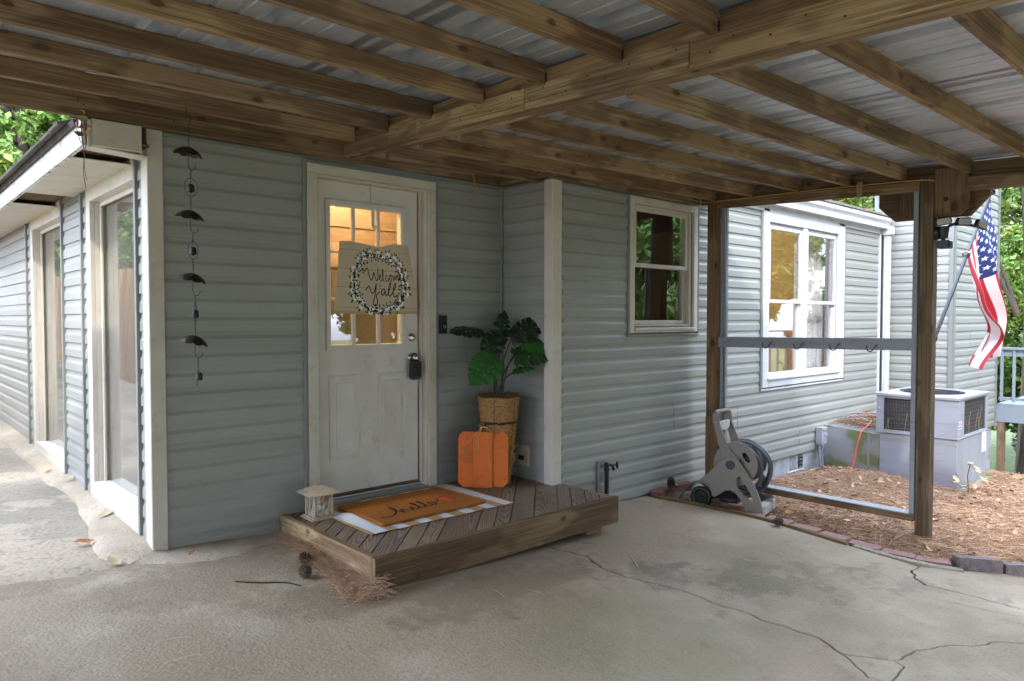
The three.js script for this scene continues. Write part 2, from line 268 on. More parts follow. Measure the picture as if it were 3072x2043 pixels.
  const jag = (pts, amp = 0.011, step = 0.05) => { const o = []; for (let i = 0; i < pts.length - 1; i++) { const [a, b] = [pts[i], pts[i + 1]], L = Math.hypot(b[0] - a[0], b[1] - a[1]), n = Math.max(1, Math.round(L / step)); for (let k = 0; k < n; k++) o.push([lerp(a[0], b[0], k / n) + (k ? (rr() - 0.5) * 2 * amp : 0), lerp(a[1], b[1], k / n) + (k ? (rr() - 0.5) * 2 * amp : 0)]); } o.push(pts[pts.length - 1]); return o; };
  const A1 = jag([[2.95, 0.52], [3.08, 0.9], [3.132, 1.116], [3.2, 1.313], [3.125, 1.494], [3.14, 1.69], [3.236, 1.963], [3.228, 2.187], [3.258, 2.324], [3.24, 2.413], [3.272, 2.515], [3.28, 2.69], [3.208, 2.826]]);
  const A2 = jag([[3.208, 2.826], [3.14, 2.908], [3.08, 2.98], [3.1, 3.06]]);
  const A3 = jag([[3.1, 3.06], [3.0, 3.4], [3.06, 4.2], [2.9, 5.6], [3.0, 7.4]], 0.012, 0.2);
  const C1 = jag([[3.208, 2.826], [3.283, 2.913], [3.34, 2.985]], 0.006);
  const C2 = jag([[3.34, 2.985], [3.325, 3.036], [3.2, 3.05], [3.1, 3.06]], 0.006);
  const C3 = jag([[3.34, 2.985], [3.43, 2.999], [3.581, 3.028], [3.742, 3.087], [3.866, 3.172], [4.002, 3.22], [4.092, 3.304], [4.6, 3.62], [5.5, 4.0], [6.6, 4.7]]);
  const B1 = jag([[4.893, 2.578], [4.729, 2.593], [4.616, 2.662], [4.553, 2.729], [4.591, 2.882], [4.622, 3.19], [4.75, 3.45], [4.6, 3.62]]);
  const g = 0.005;
  const shift = (pts, dx, dz) => pts.map((p, i) => [p[0] + dx, p[1] + dz]);
  const rev = a => a.slice().reverse();
  const edge = [[3.66, 0.56], [4.78, 0.56], [4.863, 0.852], [4.99, 1.43], [4.93, 2.17], [4.893, 2.578]];
  const west = [[-1.5, 0.09], [0.46, 0.085], [0.62, 0.12], [0.8, 0.15], [0.9, 0.11], [1.144, 0.02], [1.9, 0.02], [2.95, 0.02], ...shift(A1, -g * 1.7, 0), ...shift(A2, -g, -0).slice(1), ...shift(A3, -g, 0).slice(1), [-1.5, 7.4]];
  const north = [[2.95, 0.02], [3.66, 0.02], ...edge, ...shift(B1, -g, -g).slice(1), ...shift(rev(C3), 0, -g).slice(rev(C3).findIndex(p => p[0] === 4.6)), ...shift(rev(C1), g, -g).slice(1), ...shift(rev(A1), g * 1.5, 0).slice(1)];
  const tri = [...C1, ...C2.slice(1), ...rev(A2).slice(1, -1)].map(p => [lerp(3.2, p[0], 0.965), lerp(2.95, p[1], 0.965)]);
  const east = [...shift(B1, g, g), ...shift(C3.slice(C3.findIndex(p => p[0] === 4.6)), g, -g).slice(1), [6.6, 4.0], [6.0, 3.5], [5.62, 3.25], [5.32, 3.02], [4.979, 2.692]];
  const south = [...shift(C3, 0, g), [6.6, 7.4], ...shift(rev(A3), g, 0), ...shift(rev(C2), 0, g).slice(1, -1)];
  const piece = (pts) => {
    const s = poly(pts), gg = new THREE.ExtrudeGeometry(s, { depth: 0.09, bevelEnabled: true, bevelSize: 0.003, bevelThickness: 0.003, bevelSegments: 1, bevelOffset: -0.003 });
    const p = gg.attributes.position, uv = new Float32Array(p.count * 2);
    for (let i = 0; i < p.count; i++) { const x = p.getX(i), z = p.getY(i), d = p.getZ(i); p.setXYZ(i, x, 0.1342 - 0.045 * x - 0.0443 * z - d, z); uv[2 * i] = (x + 1.5) / 8.2; uv[2 * i + 1] = (z + 0.6) / 8.2; }
    gg.setAttribute('uv', new THREE.BufferAttribute(uv, 2)); gg.computeVertexNormals(); return gg;
  };
  const slab = new THREE.Group(); slab.name = 'driveway'; slab.userData.kind = 'structure'; scene.add(slab);
  for (const q of [west, north, tri, east, south]) part(slab, 'slab_piece', piece(q), M.concrete);
  // dirt under the slab so that cracks have a bottom, and the wider drive behind the viewer
  const sheet = (x0, x1, z0, z1, nx, nz, fy, keep) => {
    const gg = new THREE.PlaneGeometry(1, 1, nx, nz), p = gg.attributes.position, uv = gg.attributes.uv;
    for (let i = 0; i < p.count; i++) { const x = lerp(x0, x1, p.getX(i) + 0.5), z = lerp(z0, z1, 0.5 - p.getY(i)); p.setXYZ(i, x, fy(x, z), z); uv.setXY(i, x, z); }
    gg.computeVertexNormals(); return gg;
  };
  struct('ground', sheet(-1.6, 6.8, 0.0, 7.5, 30, 30, (x, z) => 0.1342 - 0.045 * x - 0.0443 * z - 0.07), M.soil);
  struct('driveway_approach', [sheet(-12, -1.502, 0.09, 16, 8, 8, (x, z) => 0.1342 - 0.045 * x - 0.0443 * z), sheet(-1.502, 9, 7.402, 16, 8, 8, (x, z) => 0.1342 - 0.045 * x - 0.0443 * z)], M.oldConcrete);
  // old flaking concrete along the side of the house
  struct('side_path', sheet(-3, 1.2, -18, 0.135, 60, 160, (x, z) => gy(x, Math.min(z, 0)) - 0.004 + 0.012 * (fbm(x * 2 + 40, z * 2 + 80, 64, 64, 4, 300) - 0.6) - 0.03 * sstep(0.02, 0.13, z)), M.oldConcrete);
  // light mortar apron against the wall foot
  {
    const O = [[0.97, -5.2, .05], [0.985, -3.5, .05], [1.02, -2.3, .05], [1.03, -1.73, .05], [1.0, -1.1, .06], [0.98, -0.6, .06], [0.93, -0.1, .055], [1.0, 0.12, .03], [1.15, 0.2, .02], [1.35, 0.27, .02], [1.6, 0.27, .018], [1.86, 0.16, .015]];
    const I = [[1.19, -5.2], [1.19, -3.5], [1.19, -2.3], [1.19, -1.73], [1.19, -1.1], [1.19, -0.6], [1.19, -0.1], [1.19, 0.0], [1.24, 0.0], [1.35, 0.0], [1.6, 0.0], [1.88, 0.0]];
    const nI = 10, pos = [], uv = [], idx = []; const N = 150; let row = 0;
    for (let k = 0; k <= N; k++) {
      const t = k / N * (O.length - 1), i = Math.min(O.length - 2, Math.floor(t)), f = t - i;
      const o = [lerp(O[i][0], O[i + 1][0], f), lerp(O[i][1], O[i + 1][1], f), lerp(O[i][2], O[i + 1][2], f)], n = [lerp(I[i][0], I[i + 1][0], f), lerp(I[i][1], I[i + 1][1], f)];
      for (let q = 0; q <= nI; q++) {
        const s = q / nI, wob = (fbm(k * 0.1 + 3, 9, 64, 64, 4, 310) - 0.5) * 0.1 * (1 - s), x = lerp(o[0] + wob, n[0], s), z = lerp(o[1] + (o[1] > 0 ? wob : 0), n[1], s);
        pos.push(x, gy(x, z) - 0.012 + o[2] * Math.sqrt(s) * 1.1 + 0.012 * sstep(0, 0.12, s) + 0.009 * (fbm(x * 14 + 50, z * 14 + 90, 256, 256, 3, 315) - 0.5) * sstep(0, .2, s), z); uv.push(x, z);
      }
      if (k) for (let q = 0; q < nI; q++) { const a = row * (nI + 1) + q, b = a + 1, c = a + nI + 1, d = c + 1; idx.push(a, b, c, b, d, c); }
      if (k) row++;
    }
    const gg = new THREE.BufferGeometry(); gg.setAttribute('position', new THREE.Float32BufferAttribute(pos, 3)); gg.setAttribute('uv', new THREE.Float32BufferAttribute(uv, 2)); gg.setIndex(idx); gg.computeVertexNormals();
    struct('mortar_apron', gg, M.apron);
  }
  // soil bed and the land beyond, falling away to the horizon
  struct('mulch_bed', sheet(4.75, 13.4, 0.35, 6.5, 120, 90, (x, z) => terrain(x, z) + 0.05 * (fbm(x * 1.5 + 20, z * 1.5 + 30, 64, 64, 4, 320) - 0.5) * sstep(5.3, 6, x)), M.soil);
  struct('terrain', sheet(-120, 200, -160, 160, 160, 160, (x, z) => { let y = terrain(Math.max(x, 5.7), 1) - 0.1; if (x < 5.7) y = -0.55; if (x < 1 && z < -2) y = -0.02 - 0.02 * Math.max(z, -30) * 0.6 - 0.3; return y; }), M.lawn);
}
// ------------------------------------------------------------------ the house
const house = thing('house', 'grey vinyl sided house with white trim behind the wooden carport', 'house');
const HC = 0.104;
function clipY(pts, ya, yb) {
  const cut = (P, s, y) => { const o = []; for (let i = 0; i < P.length; i++) { const a = P[i], b = P[(i + 1) % P.length], ia = s * (a[1] - y) >= 0, ib = s * (b[1] - y) >= 0; if (ia) o.push(a); if (ia !== ib) { const t = (y - a[1]) / (b[1] - a[1]); o.push([lerp(a[0], b[0], t), y]); } } return o; };
  return cut(cut(pts, 1, ya), -1, yb);
}
function courseGeo(x0, x1, yb, ya, yt, h = HC) { // dutch lap plank: flat below, sloped shoulder above; local x, y, outward z
  const prof = yt - ya < h * 0.98 ? clipY([[0, 0], [0.0108, 0.0], [0.0108, h * 0.53], [0.0036, h * 0.72], [0.003, h], [0, h]], ya - yb, yt - yb) : [[0.0005, 0.007], [0.0072, 0.007], [0.0076, 0.0], [0.0108, 0.0002], [0.0114, 0.003], [0.0108, h * 0.53], [0.0036, h * 0.72], [0.002, h * 0.98], [0.002, h + 0.004], [0.0005, h + 0.004]];
  if (prof.length < 3) return null;
  const s = poly(prof.map(p => [p[0], p[1]])); let g = new THREE.ExtrudeGeometry(s, { depth: x1 - x0, bevelEnabled: false });
  g.rotateY(Math.PI / 2).scale(1, 1, -1); // depth -> +x, profile x -> z
  const ix = g;
  // scale(-1) flips winding: restore it
  for (const k of ['position', 'normal', 'uv']) { const a = ix.attributes[k], n = a.itemSize; for (let i = 0; i < a.count; i += 3) for (let c = 0; c < n; c++) { const t = a.array[(i + 1) * n + c]; a.array[(i + 1) * n + c] = a.array[(i + 2) * n + c]; a.array[(i + 2) * n + c] = t; } }
  ix.computeVertexNormals(); const q = uvBox(ix, 0, R0() * 9, R0() * 9); q.translate(x0, yb, 0); return q;
}
// one wall: core with openings, a board per course, channels round the openings. local frame: x along, y up, z out
function makeWall({ at, turn = 0, len, y0, y1, core = [y0, y1], open = [], joints = {}, mat, oldBelow = -9, x0 = 0, sid0 = x0, sid1 = len, label }) {
  const s = poly([[x0, core[0]], [len, core[0]], [len, core[1]], [x0, core[1]]]);
  for (const o of open) hole(s, [[o.hole[0], o.hole[2]], [o.hole[1], o.hole[2]], [o.hole[1], o.hole[3]], [o.hole[0], o.hole[3]]]);
  const w = part(house, 'wall', uvBox(ext(s, 0.11), 0).translate(0, 0, -0.11), M.jchan, label); w.position.set(...at); w.rotation.y = turn;
  const n = Math.ceil((y1 - y0) / HC - 1e-6);
  for (let k = 0; k < n; k++) {
    const yb = y0 + k * HC, yt = Math.min(yb + HC, y1), pieces = [];
    const hit = open.filter(o => o.ex[2] < yt - 0.002 && o.ex[3] > yb + 0.002).sort((a, b) => a.ex[0] - b.ex[0]);
    let x = sid0; for (const o of hit) { if (o.ex[0] - x > 0.004) pieces.push([x, o.ex[0], yb, yt]); if (o.ex[3] < yt) pieces.push([o.ex[0], o.ex[1], o.ex[3], yt]); if (o.ex[2] > yb) pieces.push([o.ex[0], o.ex[1], yb, o.ex[2]]); x = o.ex[1]; }
    if (sid1 - x > 0.004) pieces.push([x, sid1, yb, yt]);
    for (const p of pieces) {
      const J = joints[k] && joints[k] > p[0] + 0.1 && joints[k] < p[1] - 0.1 ? [[p[0], joints[k] - 0.001], [joints[k] + 0.001, p[1]]] : [[p[0], p[1]]];
      J.forEach((q, i) => { const g = courseGeo(q[0], q[1], yb, p[2], p[3]); if (!g) return; g.translate(0, (R0() - 0.5) * 0.0016, (R0() - 0.5) * 0.0012 + (i ? 0.0015 : 0)); part(w, 'siding_board', g, yb < oldBelow ? M.sidingOld : (mat || M.siding[Math.floor(R0() * 3)])); });
    }
  }
  return w;
}
const strip = (w, x0, x1, y0, y1, z0, z1, m = M.jchan, nm = 'edge_channel') => part(w, nm, bx(x0, x1, y0, y1, z0, z1, { b: 0.002 }), m);

// --- wall with the entrance door: plane z = 0, x from the corner to the recess
const DOOR = { hole: [2.128, 2.967, 0.13, 2.262], ex: [2.052, 3.035, 0.02, 2.34] };
const wDoor = makeWall({ at: [0, 0, 0], x0: 1.2, len: 3.69, y0: 0.045, y1: 2.342, core: [-0.2, 2.7], open: [DOOR], sid0: 1.226, sid1: 3.672, label: 'wall with the white entrance door' });
strip(wDoor, 1.228, 2.05, 2.343, 2.362, 0.001, 0.021); strip(wDoor, 3.04, 3.655, 2.345, 2.362, 0.001, 0.021);
strip(wDoor, 2.03, 2.052, 0.06, 2.345, 0.001, 0.024); strip(wDoor, 3.035, 3.058, 0.14, 2.345, 0.001, 0.024);
strip(wDoor, 2.052, 3.035, 2.32, 2.343, 0.001, 0.022);
strip(wDoor, 1.226, 1.86, 0.028, 0.045, 0.001, 0.02);
part(wDoor, 'inside_corner_trim', bx(3.656, 3.678, 0.16, 2.46, 0.0, 0.022), M.jchan);
strip(wDoor, 1.845, 1.872, 0.05, 0.125, 0.017, 0.026);
// --- return wall of the recess, faces -x
const wRet = makeWall({ at: [3.685, 0, 0.012], turn: -Math.PI / 2, x0: 0, len: 0.535, y0: 0.045, y1: 2.342, core: [-0.3, 2.7], sid0: 0.012, sid1: 0.47, label: 'short return wall beside the plant' });
strip(wRet, 0.01, 0.472, 2.343, 2.36, 0.001, 0.02);
// --- wall beyond the recess, plane z = 0.54
const W3 = { hole: [4.61, 5.43, 1.3, 2.28], ex: [4.54, 5.5, 1.232, 2.345] };
const jt = {}; jt[5] = 5.17; jt[6] = 5.16;
const wThree = makeWall({ at: [0, 0, 0.54], x0: 3.7, len: 5.72, y0: -0.09, y1: 2.33, core: [-0.5, 2.7], open: [W3], sid0: 3.756, sid1: 5.69, joints: jt, label: 'wall with the small window and the water tap' });
strip(wThree, 3.76, 4.54, 2.331, 2.346, 0.001, 0.022); strip(wThree, 5.5, 5.69, 2.331, 2.346, 0.001, 0.022);
strip(wThree, 4.522, 4.54, 1.215, 2.345, 0.001, 0.024); strip(wThree, 5.5, 5.518, 1.215, 2.33, 0.001, 0.024); strip(wThree, 4.54, 5.5, 1.214, 1.232, 0.001, 0.024);
strip(wThree, 4.155, 4.178, -0.05, 0.25, 0.017, 0.03); strip(wThree, 4.155, 4.24, 0.25, 0.268, 0.017, 0.03);
// --- wall outside the carport, plane z = 0.5
const W4 = { hole: [6.83, 8.45, 0.76, 2.35], ex: [6.7, 8.62, 0.645, 2.475] };
const j4 = {}; j4[0] = 8.35; j4[1] = 7.55; j4[2] = 7.55; j4[3] = 8.4; j4[4] = 6.28; j4[5] = 6.28;
const wFour = makeWall({ at: [0, 0, 0.5], x0: 5.72, len: 9.95, y0: -0.11, y1: 2.5, core: [-0.11, 2.72], open: [W4], sid0: 6.0, sid1: 9.66, joints: j4, label: 'wall with the double window over the air conditioner duct' });
strip(wFour, 6.682, 6.7, 0.63, 2.475, 0.001, 0.026); strip(wFour, 8.62, 8.65, 0.645, 2.475, 0.001, 0.026); strip(wFour, 6.7, 8.62, 0.626, 0.645, 0.001, 0.02, M.trimWhite);
strip(wFour, 5.96, 6.02, -0.1, 2.5, 0.001, 0.03); strip(wFour, 9.66, 9.69, -0.1, 2.5, 0.001, 0.03, M.trimWhite);
// --- projecting wing: side facing -x and front facing +z
const wWing = makeWall({ at: [9.95, 0, 0.4], turn: -Math.PI / 2, x0: 0, len: 0.87, y0: -0.15, y1: 4.2, core: [-0.8, 4.2], sid0: 0.0, sid1: 0.835, label: 'side of the projecting wing' });
part(wWing, 'corner_board', bx(0.838, 0.885, -0.2, 4.2, 0.0, 0.028), M.jchan);
const wWing2 = makeWall({ at: [9.95, 0, 1.27], x0: 0, len: 1.9, y0: -0.15, y1: 4.2, core: [-0.15, 4.2], sid0: 0.05, sid1: 1.88, joints: { 6: 1.1, 7: 1.12, 11: 0.7, 12: 0.72 }, label: 'front of the projecting wing beside the flag' });
part(wWing2, 'corner_board', bx(0.002, 0.05, -0.2, 4.2, 0.001, 0.03), M.jchan); part(wWing2, 'corner_board', bx(1.88, 1.91, -0.2, 4.2, 0.001, 0.028), M.jchan);
part(house, 'wall', [bx(11.75, 11.85, -0.9, 4.2, 0.4, 1.15), bx(10.06, 11.74, -0.9, 4.2, 0.3, 0.4), bx(5.72, 9.94, -0.6, -0.112, 0.38, 0.478), bx(9.96, 11.84, -1.2, -0.16, 1.1, 1.24)], M.foundation, 'painted foundation');
// --- long side wall facing -x; local x runs from z = -12 to 0
const L = 12, zc = z => z + L;
const wins = [[-1.385, -0.215], [-3.52, -2.19]];
const openL = wins.map(([a, b]) => ({ hole: [zc(a + 0.085), zc(b) - 0.012, 0.2, 2.155], ex: [zc(a) - 0.02, zc(b) + 0.02, -0.1, 2.4] }));
const wSide = makeWall({ at: [1.165, 0, -L], turn: -Math.PI / 2, x0: 0, len: L - 0.012, y0: 0.145, y1: 2.27, core: [-0.3, 2.7], open: openL, sid0: 0, sid1: zc(-0.098), label: 'side wall with two tall windows' });
for (const z of [-0.205, -1.52, -2.17, -3.72]) strip(wSide, zc(z) - 0.012, zc(z) + 0.018, 0.08 - z * 0.018, 2.265, 0.001, 0.027);
strip(wSide, 0, zc(-3.72), 0.11, 0.142, 0.001, 0.03);
// corner boards
const cb = part(house, 'corner_board', bx(1.145, 1.226, 0.05, 2.462, -0.088, 0.024, { b: 0.004 }), M.trim, 'white corner board at the outer house corner');
part(house, 'corner_board', bx(3.655, 3.752, 0.152, 2.353, 0.484, 0.572, { b: 0.004 }), M.trim, 'white corner board of the recess');

// --- tall fixed windows of the side wall
wins.forEach(([a, b], i) => {
  const far = a + 0.1, near = b - 0.005, X = 1.148;
  const w = part(house, 'window', [bx(X, X + 0.03, 0.13, 2.262, a, far), bx(X, X + 0.03, 2.14, 2.262, far, b), bx(X + 0.03, X + 0.1, 0.24, 2.14, far - 0.02, far), bx(X + 0.03, X + 0.1, 2.14, 2.17, far, near), bx(X + 0.03, X + 0.1, 0.24, 2.14, near - 0.02, near)], M.trim, i ? 'farther tall window' : 'tall window next to the house corner');
  part(w, 'sill', bx(X - 0.006, X + 0.1, 0.115 - a * 0.012, 0.262, far + 0.002, near), M.trim);
  part(w, 'stop', [bx(X + 0.06, X + 0.075, 0.262, 2.14, far, far + 0.03), bx(X + 0.06, X + 0.075, 2.11, 2.14, far + 0.03, near - 0.02)], M.trim);
  part(w, 'pane', bx(X + 0.083, X + 0.087, 0.258, 2.145, far, near - 0.02, { b: 0 }), M.glass);
});
// --- eave of the side wall: fascia, boxed end, broken soffit, shingles
const eave = part(house, 'fascia', bx(0.835, 0.858, 2.222, 2.362, -12, 0.062, { b: 0.003 }), M.fascia, 'dirty white fascia board');
part(eave, 'end_board', [bx(0.859, 0.876, 2.215, 2.352, 0.062, 0.082), bx(0.877, 1.108, 2.225, 2.36, 0.062, 0.08)], M.trim);
[[-0.06, 0.055, 0.012], [-0.9, -0.3, 0], [-1.75, -0.905, 0.004], [-3.4, -2.35, 0], [-5.2, -3.405, 0.003], [-8.5, -5.21, 0], [-12, -8.51, 0.002]].forEach(([z0, z1, dz], i) => {
  const gl = []; const n = Math.max(1, Math.round((z1 - z0) / 0.1)); for (let k = 0; k < n; k++) gl.push(bx(0.86, 1.148, 2.226, 2.232, z0 + (z1 - z0) * k / n + 0.002, z0 + (z1 - z0) * (k + 1) / n - 0.002, { b: 0.0015 }));
  const s = part(house, 'soffit_panel', gl, M.trim); if (!i) { const a = -0.06; s.rotation.z = a; s.position.set(0.86 - 0.86 * Math.cos(a) + 2.229 * Math.sin(a), 2.229 - 0.86 * Math.sin(a) - 2.229 * Math.cos(a), 0); }
});
part(house, 'soffit_board', bx(0.862, 1.15, 2.262, 2.275, -12, 0.06), M.woodDark);
const roofSide = part(house, 'roof', [0, 1].map(k => { const g = bx(0, 3.6, 0, 0.03, -12.1, 0.0); g.rotateZ(0.36); g.translate(0.82, 2.33 + k * 0.001, k * 0.0); return g; }).slice(0, 1), M.shingle[1], 'shingle roof over the side wall');
{ const r = rng(31); for (let row = 0; row < 3; row++) for (let k = 0; k < 46; k++) { const z0 = -11.6 + k * 0.25 + (row % 2) * 0.12, w = 0.235; const g = bx(-0.045 + row * 0.13, 0.24 + row * 0.13, 0.031 + row * 0.007, 0.042 + row * 0.007 + r() * 0.006, z0, z0 + w, { b: 0.002 }); g.rotateZ(0.36 + (r() - 0.3) * 0.05); g.translate(0.82, 2.335, 0); part(roofSide, 'shingle', g, M.shingle[Math.floor(r() * 3)]); } }
// --- main roof slabs that close the house
part(house, 'roof', [bx(1.3, 5.7, 2.72, 2.82, -7, -0.02), bx(3.8, 5.7, 2.72, 2.82, -0.02, 0.5), bx(9.9, 12.1, 4.2, 4.3, 0.2, 1.6)], M.shingle[0]);
{
  const rf = part(house, 'roof', (() => { const g = bx(5.7, 9.93, -0.05, 0, -3.2, 0, { b: 0 }); g.rotateX(0.23); g.translate(0, 2.66, 0.56); return g; })(), M.shingle[1], 'low shingle roof strewn with pine straw');
  const r = rng(77); for (let row = 0; row < 7; row++) for (let k = 0; k < 22; k++) { const x0 = 5.75 + k * 0.19 + (row % 2) * 0.09; if (x0 > 9.75) continue; const g = bx(x0, x0 + 0.183, 0.001, 0.009 + r() * 0.004, -row * 0.14 - 0.17, -row * 0.14 + 0.02, { b: 0.002 }); g.rotateX(0.23 - 0.03); g.translate(0, 2.663 + row * 0.001, 0.56); part(rf, 'shingle', g, M.shingle[Math.floor(r() * 3)]); }
  const gt = part(house, 'gutter', (() => { const s = poly([[0, 0], [0.075, 0], [0.085, 0.03], [0.105, 0.06], [0.11, 0.1], [0.1, 0.1], [0.095, 0.062], [0.075, 0.036], [0.068, 0.008], [0.008, 0.008], [0.008, 0.1], [0, 0.1]]); const g = ext(s, 4.02); g.rotateY(-Math.PI / 2); g.scale(-1, 1, 1); g.index = null; const q = g.attributes.position; for (const nm of ['position', 'normal', 'uv']) { const a = g.attributes[nm], n = a.itemSize; for (let i = 0; i < a.count; i += 3) for (let c = 0; c < n; c++) { const t = a.array[(i + 1) * n + c]; a.array[(i + 1) * n + c] = a.array[(i + 2) * n + c]; a.array[(i + 2) * n + c] = t; } } g.computeVertexNormals(); const o = uvBox(g, 0); o.computeBoundingBox(); o.translate(5.75 - o.boundingBox.min.x, 2.535, 0.515 - o.boundingBox.min.z); return o; })(), M.trimWhite);
  part(house, 'eave_board', [bx(5.75, 9.9, 2.44, 2.53, 0.503, 0.53), bx(5.75, 9.9, 2.50, 2.545, 0.5, 0.6)], M.trimWhite);
  const ds = part(house, 'downspout', [bx(9.74, 9.84, 0.3, 2.45, 0.53, 0.6, { b: 0.012 }), bx(9.72, 9.86, 2.43, 2.54, 0.52, 0.63, { b: 0.01 })], M.trimWhite);
  part(ds, 'rib', [0, 1].map(k => bx(9.732, 9.742, 0.3, 2.42, 0.545 + k * 0.03, 0.555 + k * 0.03)), M.trimWhite);
}
// --- entrance door
{
  const fr = part(house, 'door_frame', [bx(2.056, 2.124, 0.163, 2.262, -0.03, 0.03), bx(2.968, 3.032, 0.163, 2.262, -0.03, 0.03), bx(2.056, 3.032, 2.263, 2.322, -0.03, 0.032), bx(2.124, 2.136, 0.163, 2.262, -0.11, 0.018), bx(2.952, 2.968, 0.163, 2.262, -0.11, 0.018), bx(2.136, 2.952, 2.25, 2.262, -0.11, 0.018), bx(2.937, 2.951, 0.2, 2.25, -0.055, -0.02), bx(2.137, 2.148, 0.2, 2.25, -0.055, -0.04), bx(2.905, 2.951, 0.2, 2.25, -0.128, -0.106), bx(2.137, 2.18, 0.2, 2.25, -0.128, -0.106), bx(2.181, 2.904, 2.21, 2.25, -0.1275, -0.106)], M.trim);
  part(fr, 'threshold', [bx(2.126, 2.966, 0.15, 0.182, -0.11, 0.03, { b: 0.008 }), bx(2.13, 2.962, 0.183, 0.197, -0.1, -0.045)], M.steel);
  part(fr, 'threshold_cover', bx(2.1, 2.99, 0.156, 0.172, 0.031, 0.052), M.jchan);
  const sl = poly([[2.15, 0.215], [2.935, 0.215], [2.935, 2.248], [2.15, 2.248]]);
  hole(sl, [[2.25, 1.188], [2.79, 1.188], [2.79, 2.092], [2.25, 2.092]]);
  const door = part(house, 'door', uvBox(ext(sl, 0.044, 0.002), 1).translate(0, 0, -0.104), M.door, 'white half glass entrance door');
  part(door, 'door_sweep', bx(2.152, 2.933, 0.2, 0.214, -0.1, -0.06), M.woodDark);
  const Z = -0.06, fw = 0.034;
  const lf = part(door, 'glass_frame', [bx(2.218, 2.25, 1.156, 2.128, Z, Z + 0.016), bx(2.79, 2.826, 1.156, 2.128, Z, Z + 0.016), bx(2.25, 2.79, 1.156, 1.188, Z, Z + 0.0155), bx(2.25, 2.79, 2.092, 2.128, Z, Z + 0.0155)], M.door);
  const mx = [2.421, 2.611], my = [1.484, 1.794], xs = [2.25, ...mx, 2.79], ys = [1.188, ...my, 2.092];
  for (const x of mx) part(door, 'muntin', bx(x - 0.012, x + 0.012, 1.189, 2.091, Z - 0.014, Z + 0.01), M.door);
  for (const y of my) for (let k = 0; k < 3; k++) part(door, 'muntin', bx(xs[k] + (k ? 0.0125 : 0.001), xs[k + 1] - (k < 2 ? 0.0125 : 0.001), y - 0.01, y + 0.01, Z - 0.0135, Z + 0.009), M.door);
  for (let i = 0; i < 3; i++) for (let j = 0; j < 3; j++) part(door, 'pane', bx(xs[i] + (i ? 0.01 : 0.001), xs[i + 1] - (i < 2 ? 0.01 : 0.001), ys[j] + (j ? 0.009 : 0.001), ys[j + 1] - (j < 2 ? 0.009 : 0.001), Z - 0.006, Z - 0.003, { b: 0 }), M.glass);
  for (const [x0, x1] of [[2.237, 2.47], [2.607, 2.838]]) {
    const g = []; const rim = (a, z0, z1, w) => { g.push(bx(x0 + a, x0 + a + w, 0.44 + a, 0.99 - a, Z + z0, Z + z1), bx(x1 - a - w, x1 - a, 0.44 + a, 0.99 - a, Z + z0, Z + z1), bx(x0 + a + w, x1 - a - w, 0.44 + a, 0.44 + a + w, Z + z0, Z + z1 - 0.0004), bx(x0 + a + w, x1 - a - w, 0.99 - a - w, 0.99 - a, Z + z0, Z + z1 - 0.0004)); };
    rim(0, -0.002, 0.006, 0.014); rim(0.014, -0.002, 0.0035, 0.01); g.push(bx(x0 + 0.052, x1 - 0.052, 0.492, 0.938, Z - 0.002, Z + 0.006, { b: 0.006 }));
    part(door, 'panel', g, M.door);
  }
  const lathe = (pts, seg = 28) => new THREE.LatheGeometry(pts.map(p => new THREE.Vector2(p[0], p[1])), seg).rotateX(Math.PI / 2);
  part(door, 'deadbolt', [lathe([[0.0001, 0.016], [0.012, 0.016], [0.024, 0.013], [0.031, 0.004], [0.031, 0]]).translate(2.881, 1.228, Z), bx(2.8795, 2.8825, 1.222, 1.234, Z + 0.0155, Z + 0.018, { b: 0 })], M.chrome);
  part(door, 'door_knob', lathe([[0.0001, 0.066], [0.014, 0.065], [0.024, 0.058], [0.027, 0.047], [0.022, 0.036], [0.012, 0.028], [0.012, 0.012], [0.026, 0.01], [0.033, 0.004], [0.033, 0]]).translate(2.884, 1.086, Z), M.chrome);
}
// --- windows with two sliding sashes
function sashWindow(label, zf, casing, units, mat, ymid, y0, y1, depth, slideRight) {
  const w = part(house, 'window', casing, mat, label);
  for (const [x0, x1] of units) {
    const t = 0.034, za = zf - depth, zb = zf - depth - 0.03;
    part(w, 'jamb', [bx(x0 - 0.03, x0, y0 - 0.02, y1 + 0.02, zb - 0.03, zf - 0.002), bx(x1, x1 + 0.03, y0 - 0.02, y1 + 0.02, zb - 0.03, zf - 0.002), bx(x0, x1, y1, y1 + 0.03, zb - 0.03, zf - 0.003), bx(x0, x1, y0 - 0.03, y0, zb - 0.03, zf - 0.003)], mat);
    const sash = (a, b, z, nm) => { const s = part(w, 'sash', [bx(x0 + 0.001, x0 + t, a, b, z, z + 0.028), bx(x1 - t, x1 - 0.001, a, b, z, z + 0.028), bx(x0 + t, x1 - t, a, a + t, z, z + 0.0275), bx(x0 + t, x1 - t, b - t, b, z, z + 0.0275)], mat); return s; };
    sash(ymid - 0.02, y1 - 0.001, za, 0); sash(y0 + 0.001, ymid + 0.018, zb, 1);
    part(w, 'pane', bx(x0 + t - 0.004, x1 - t + 0.004, ymid + 0.01, y1 - t + 0.004, za + 0.012, za + 0.015, { b: 0 }), M.glass);
    part(w, 'pane', bx(x0 + t - 0.004, x1 - t + 0.004, y0 + t - 0.004, ymid - 0.01, zb + 0.012, zb + 0.015, { b: 0 }), M.glass);
  }
  return w;
}
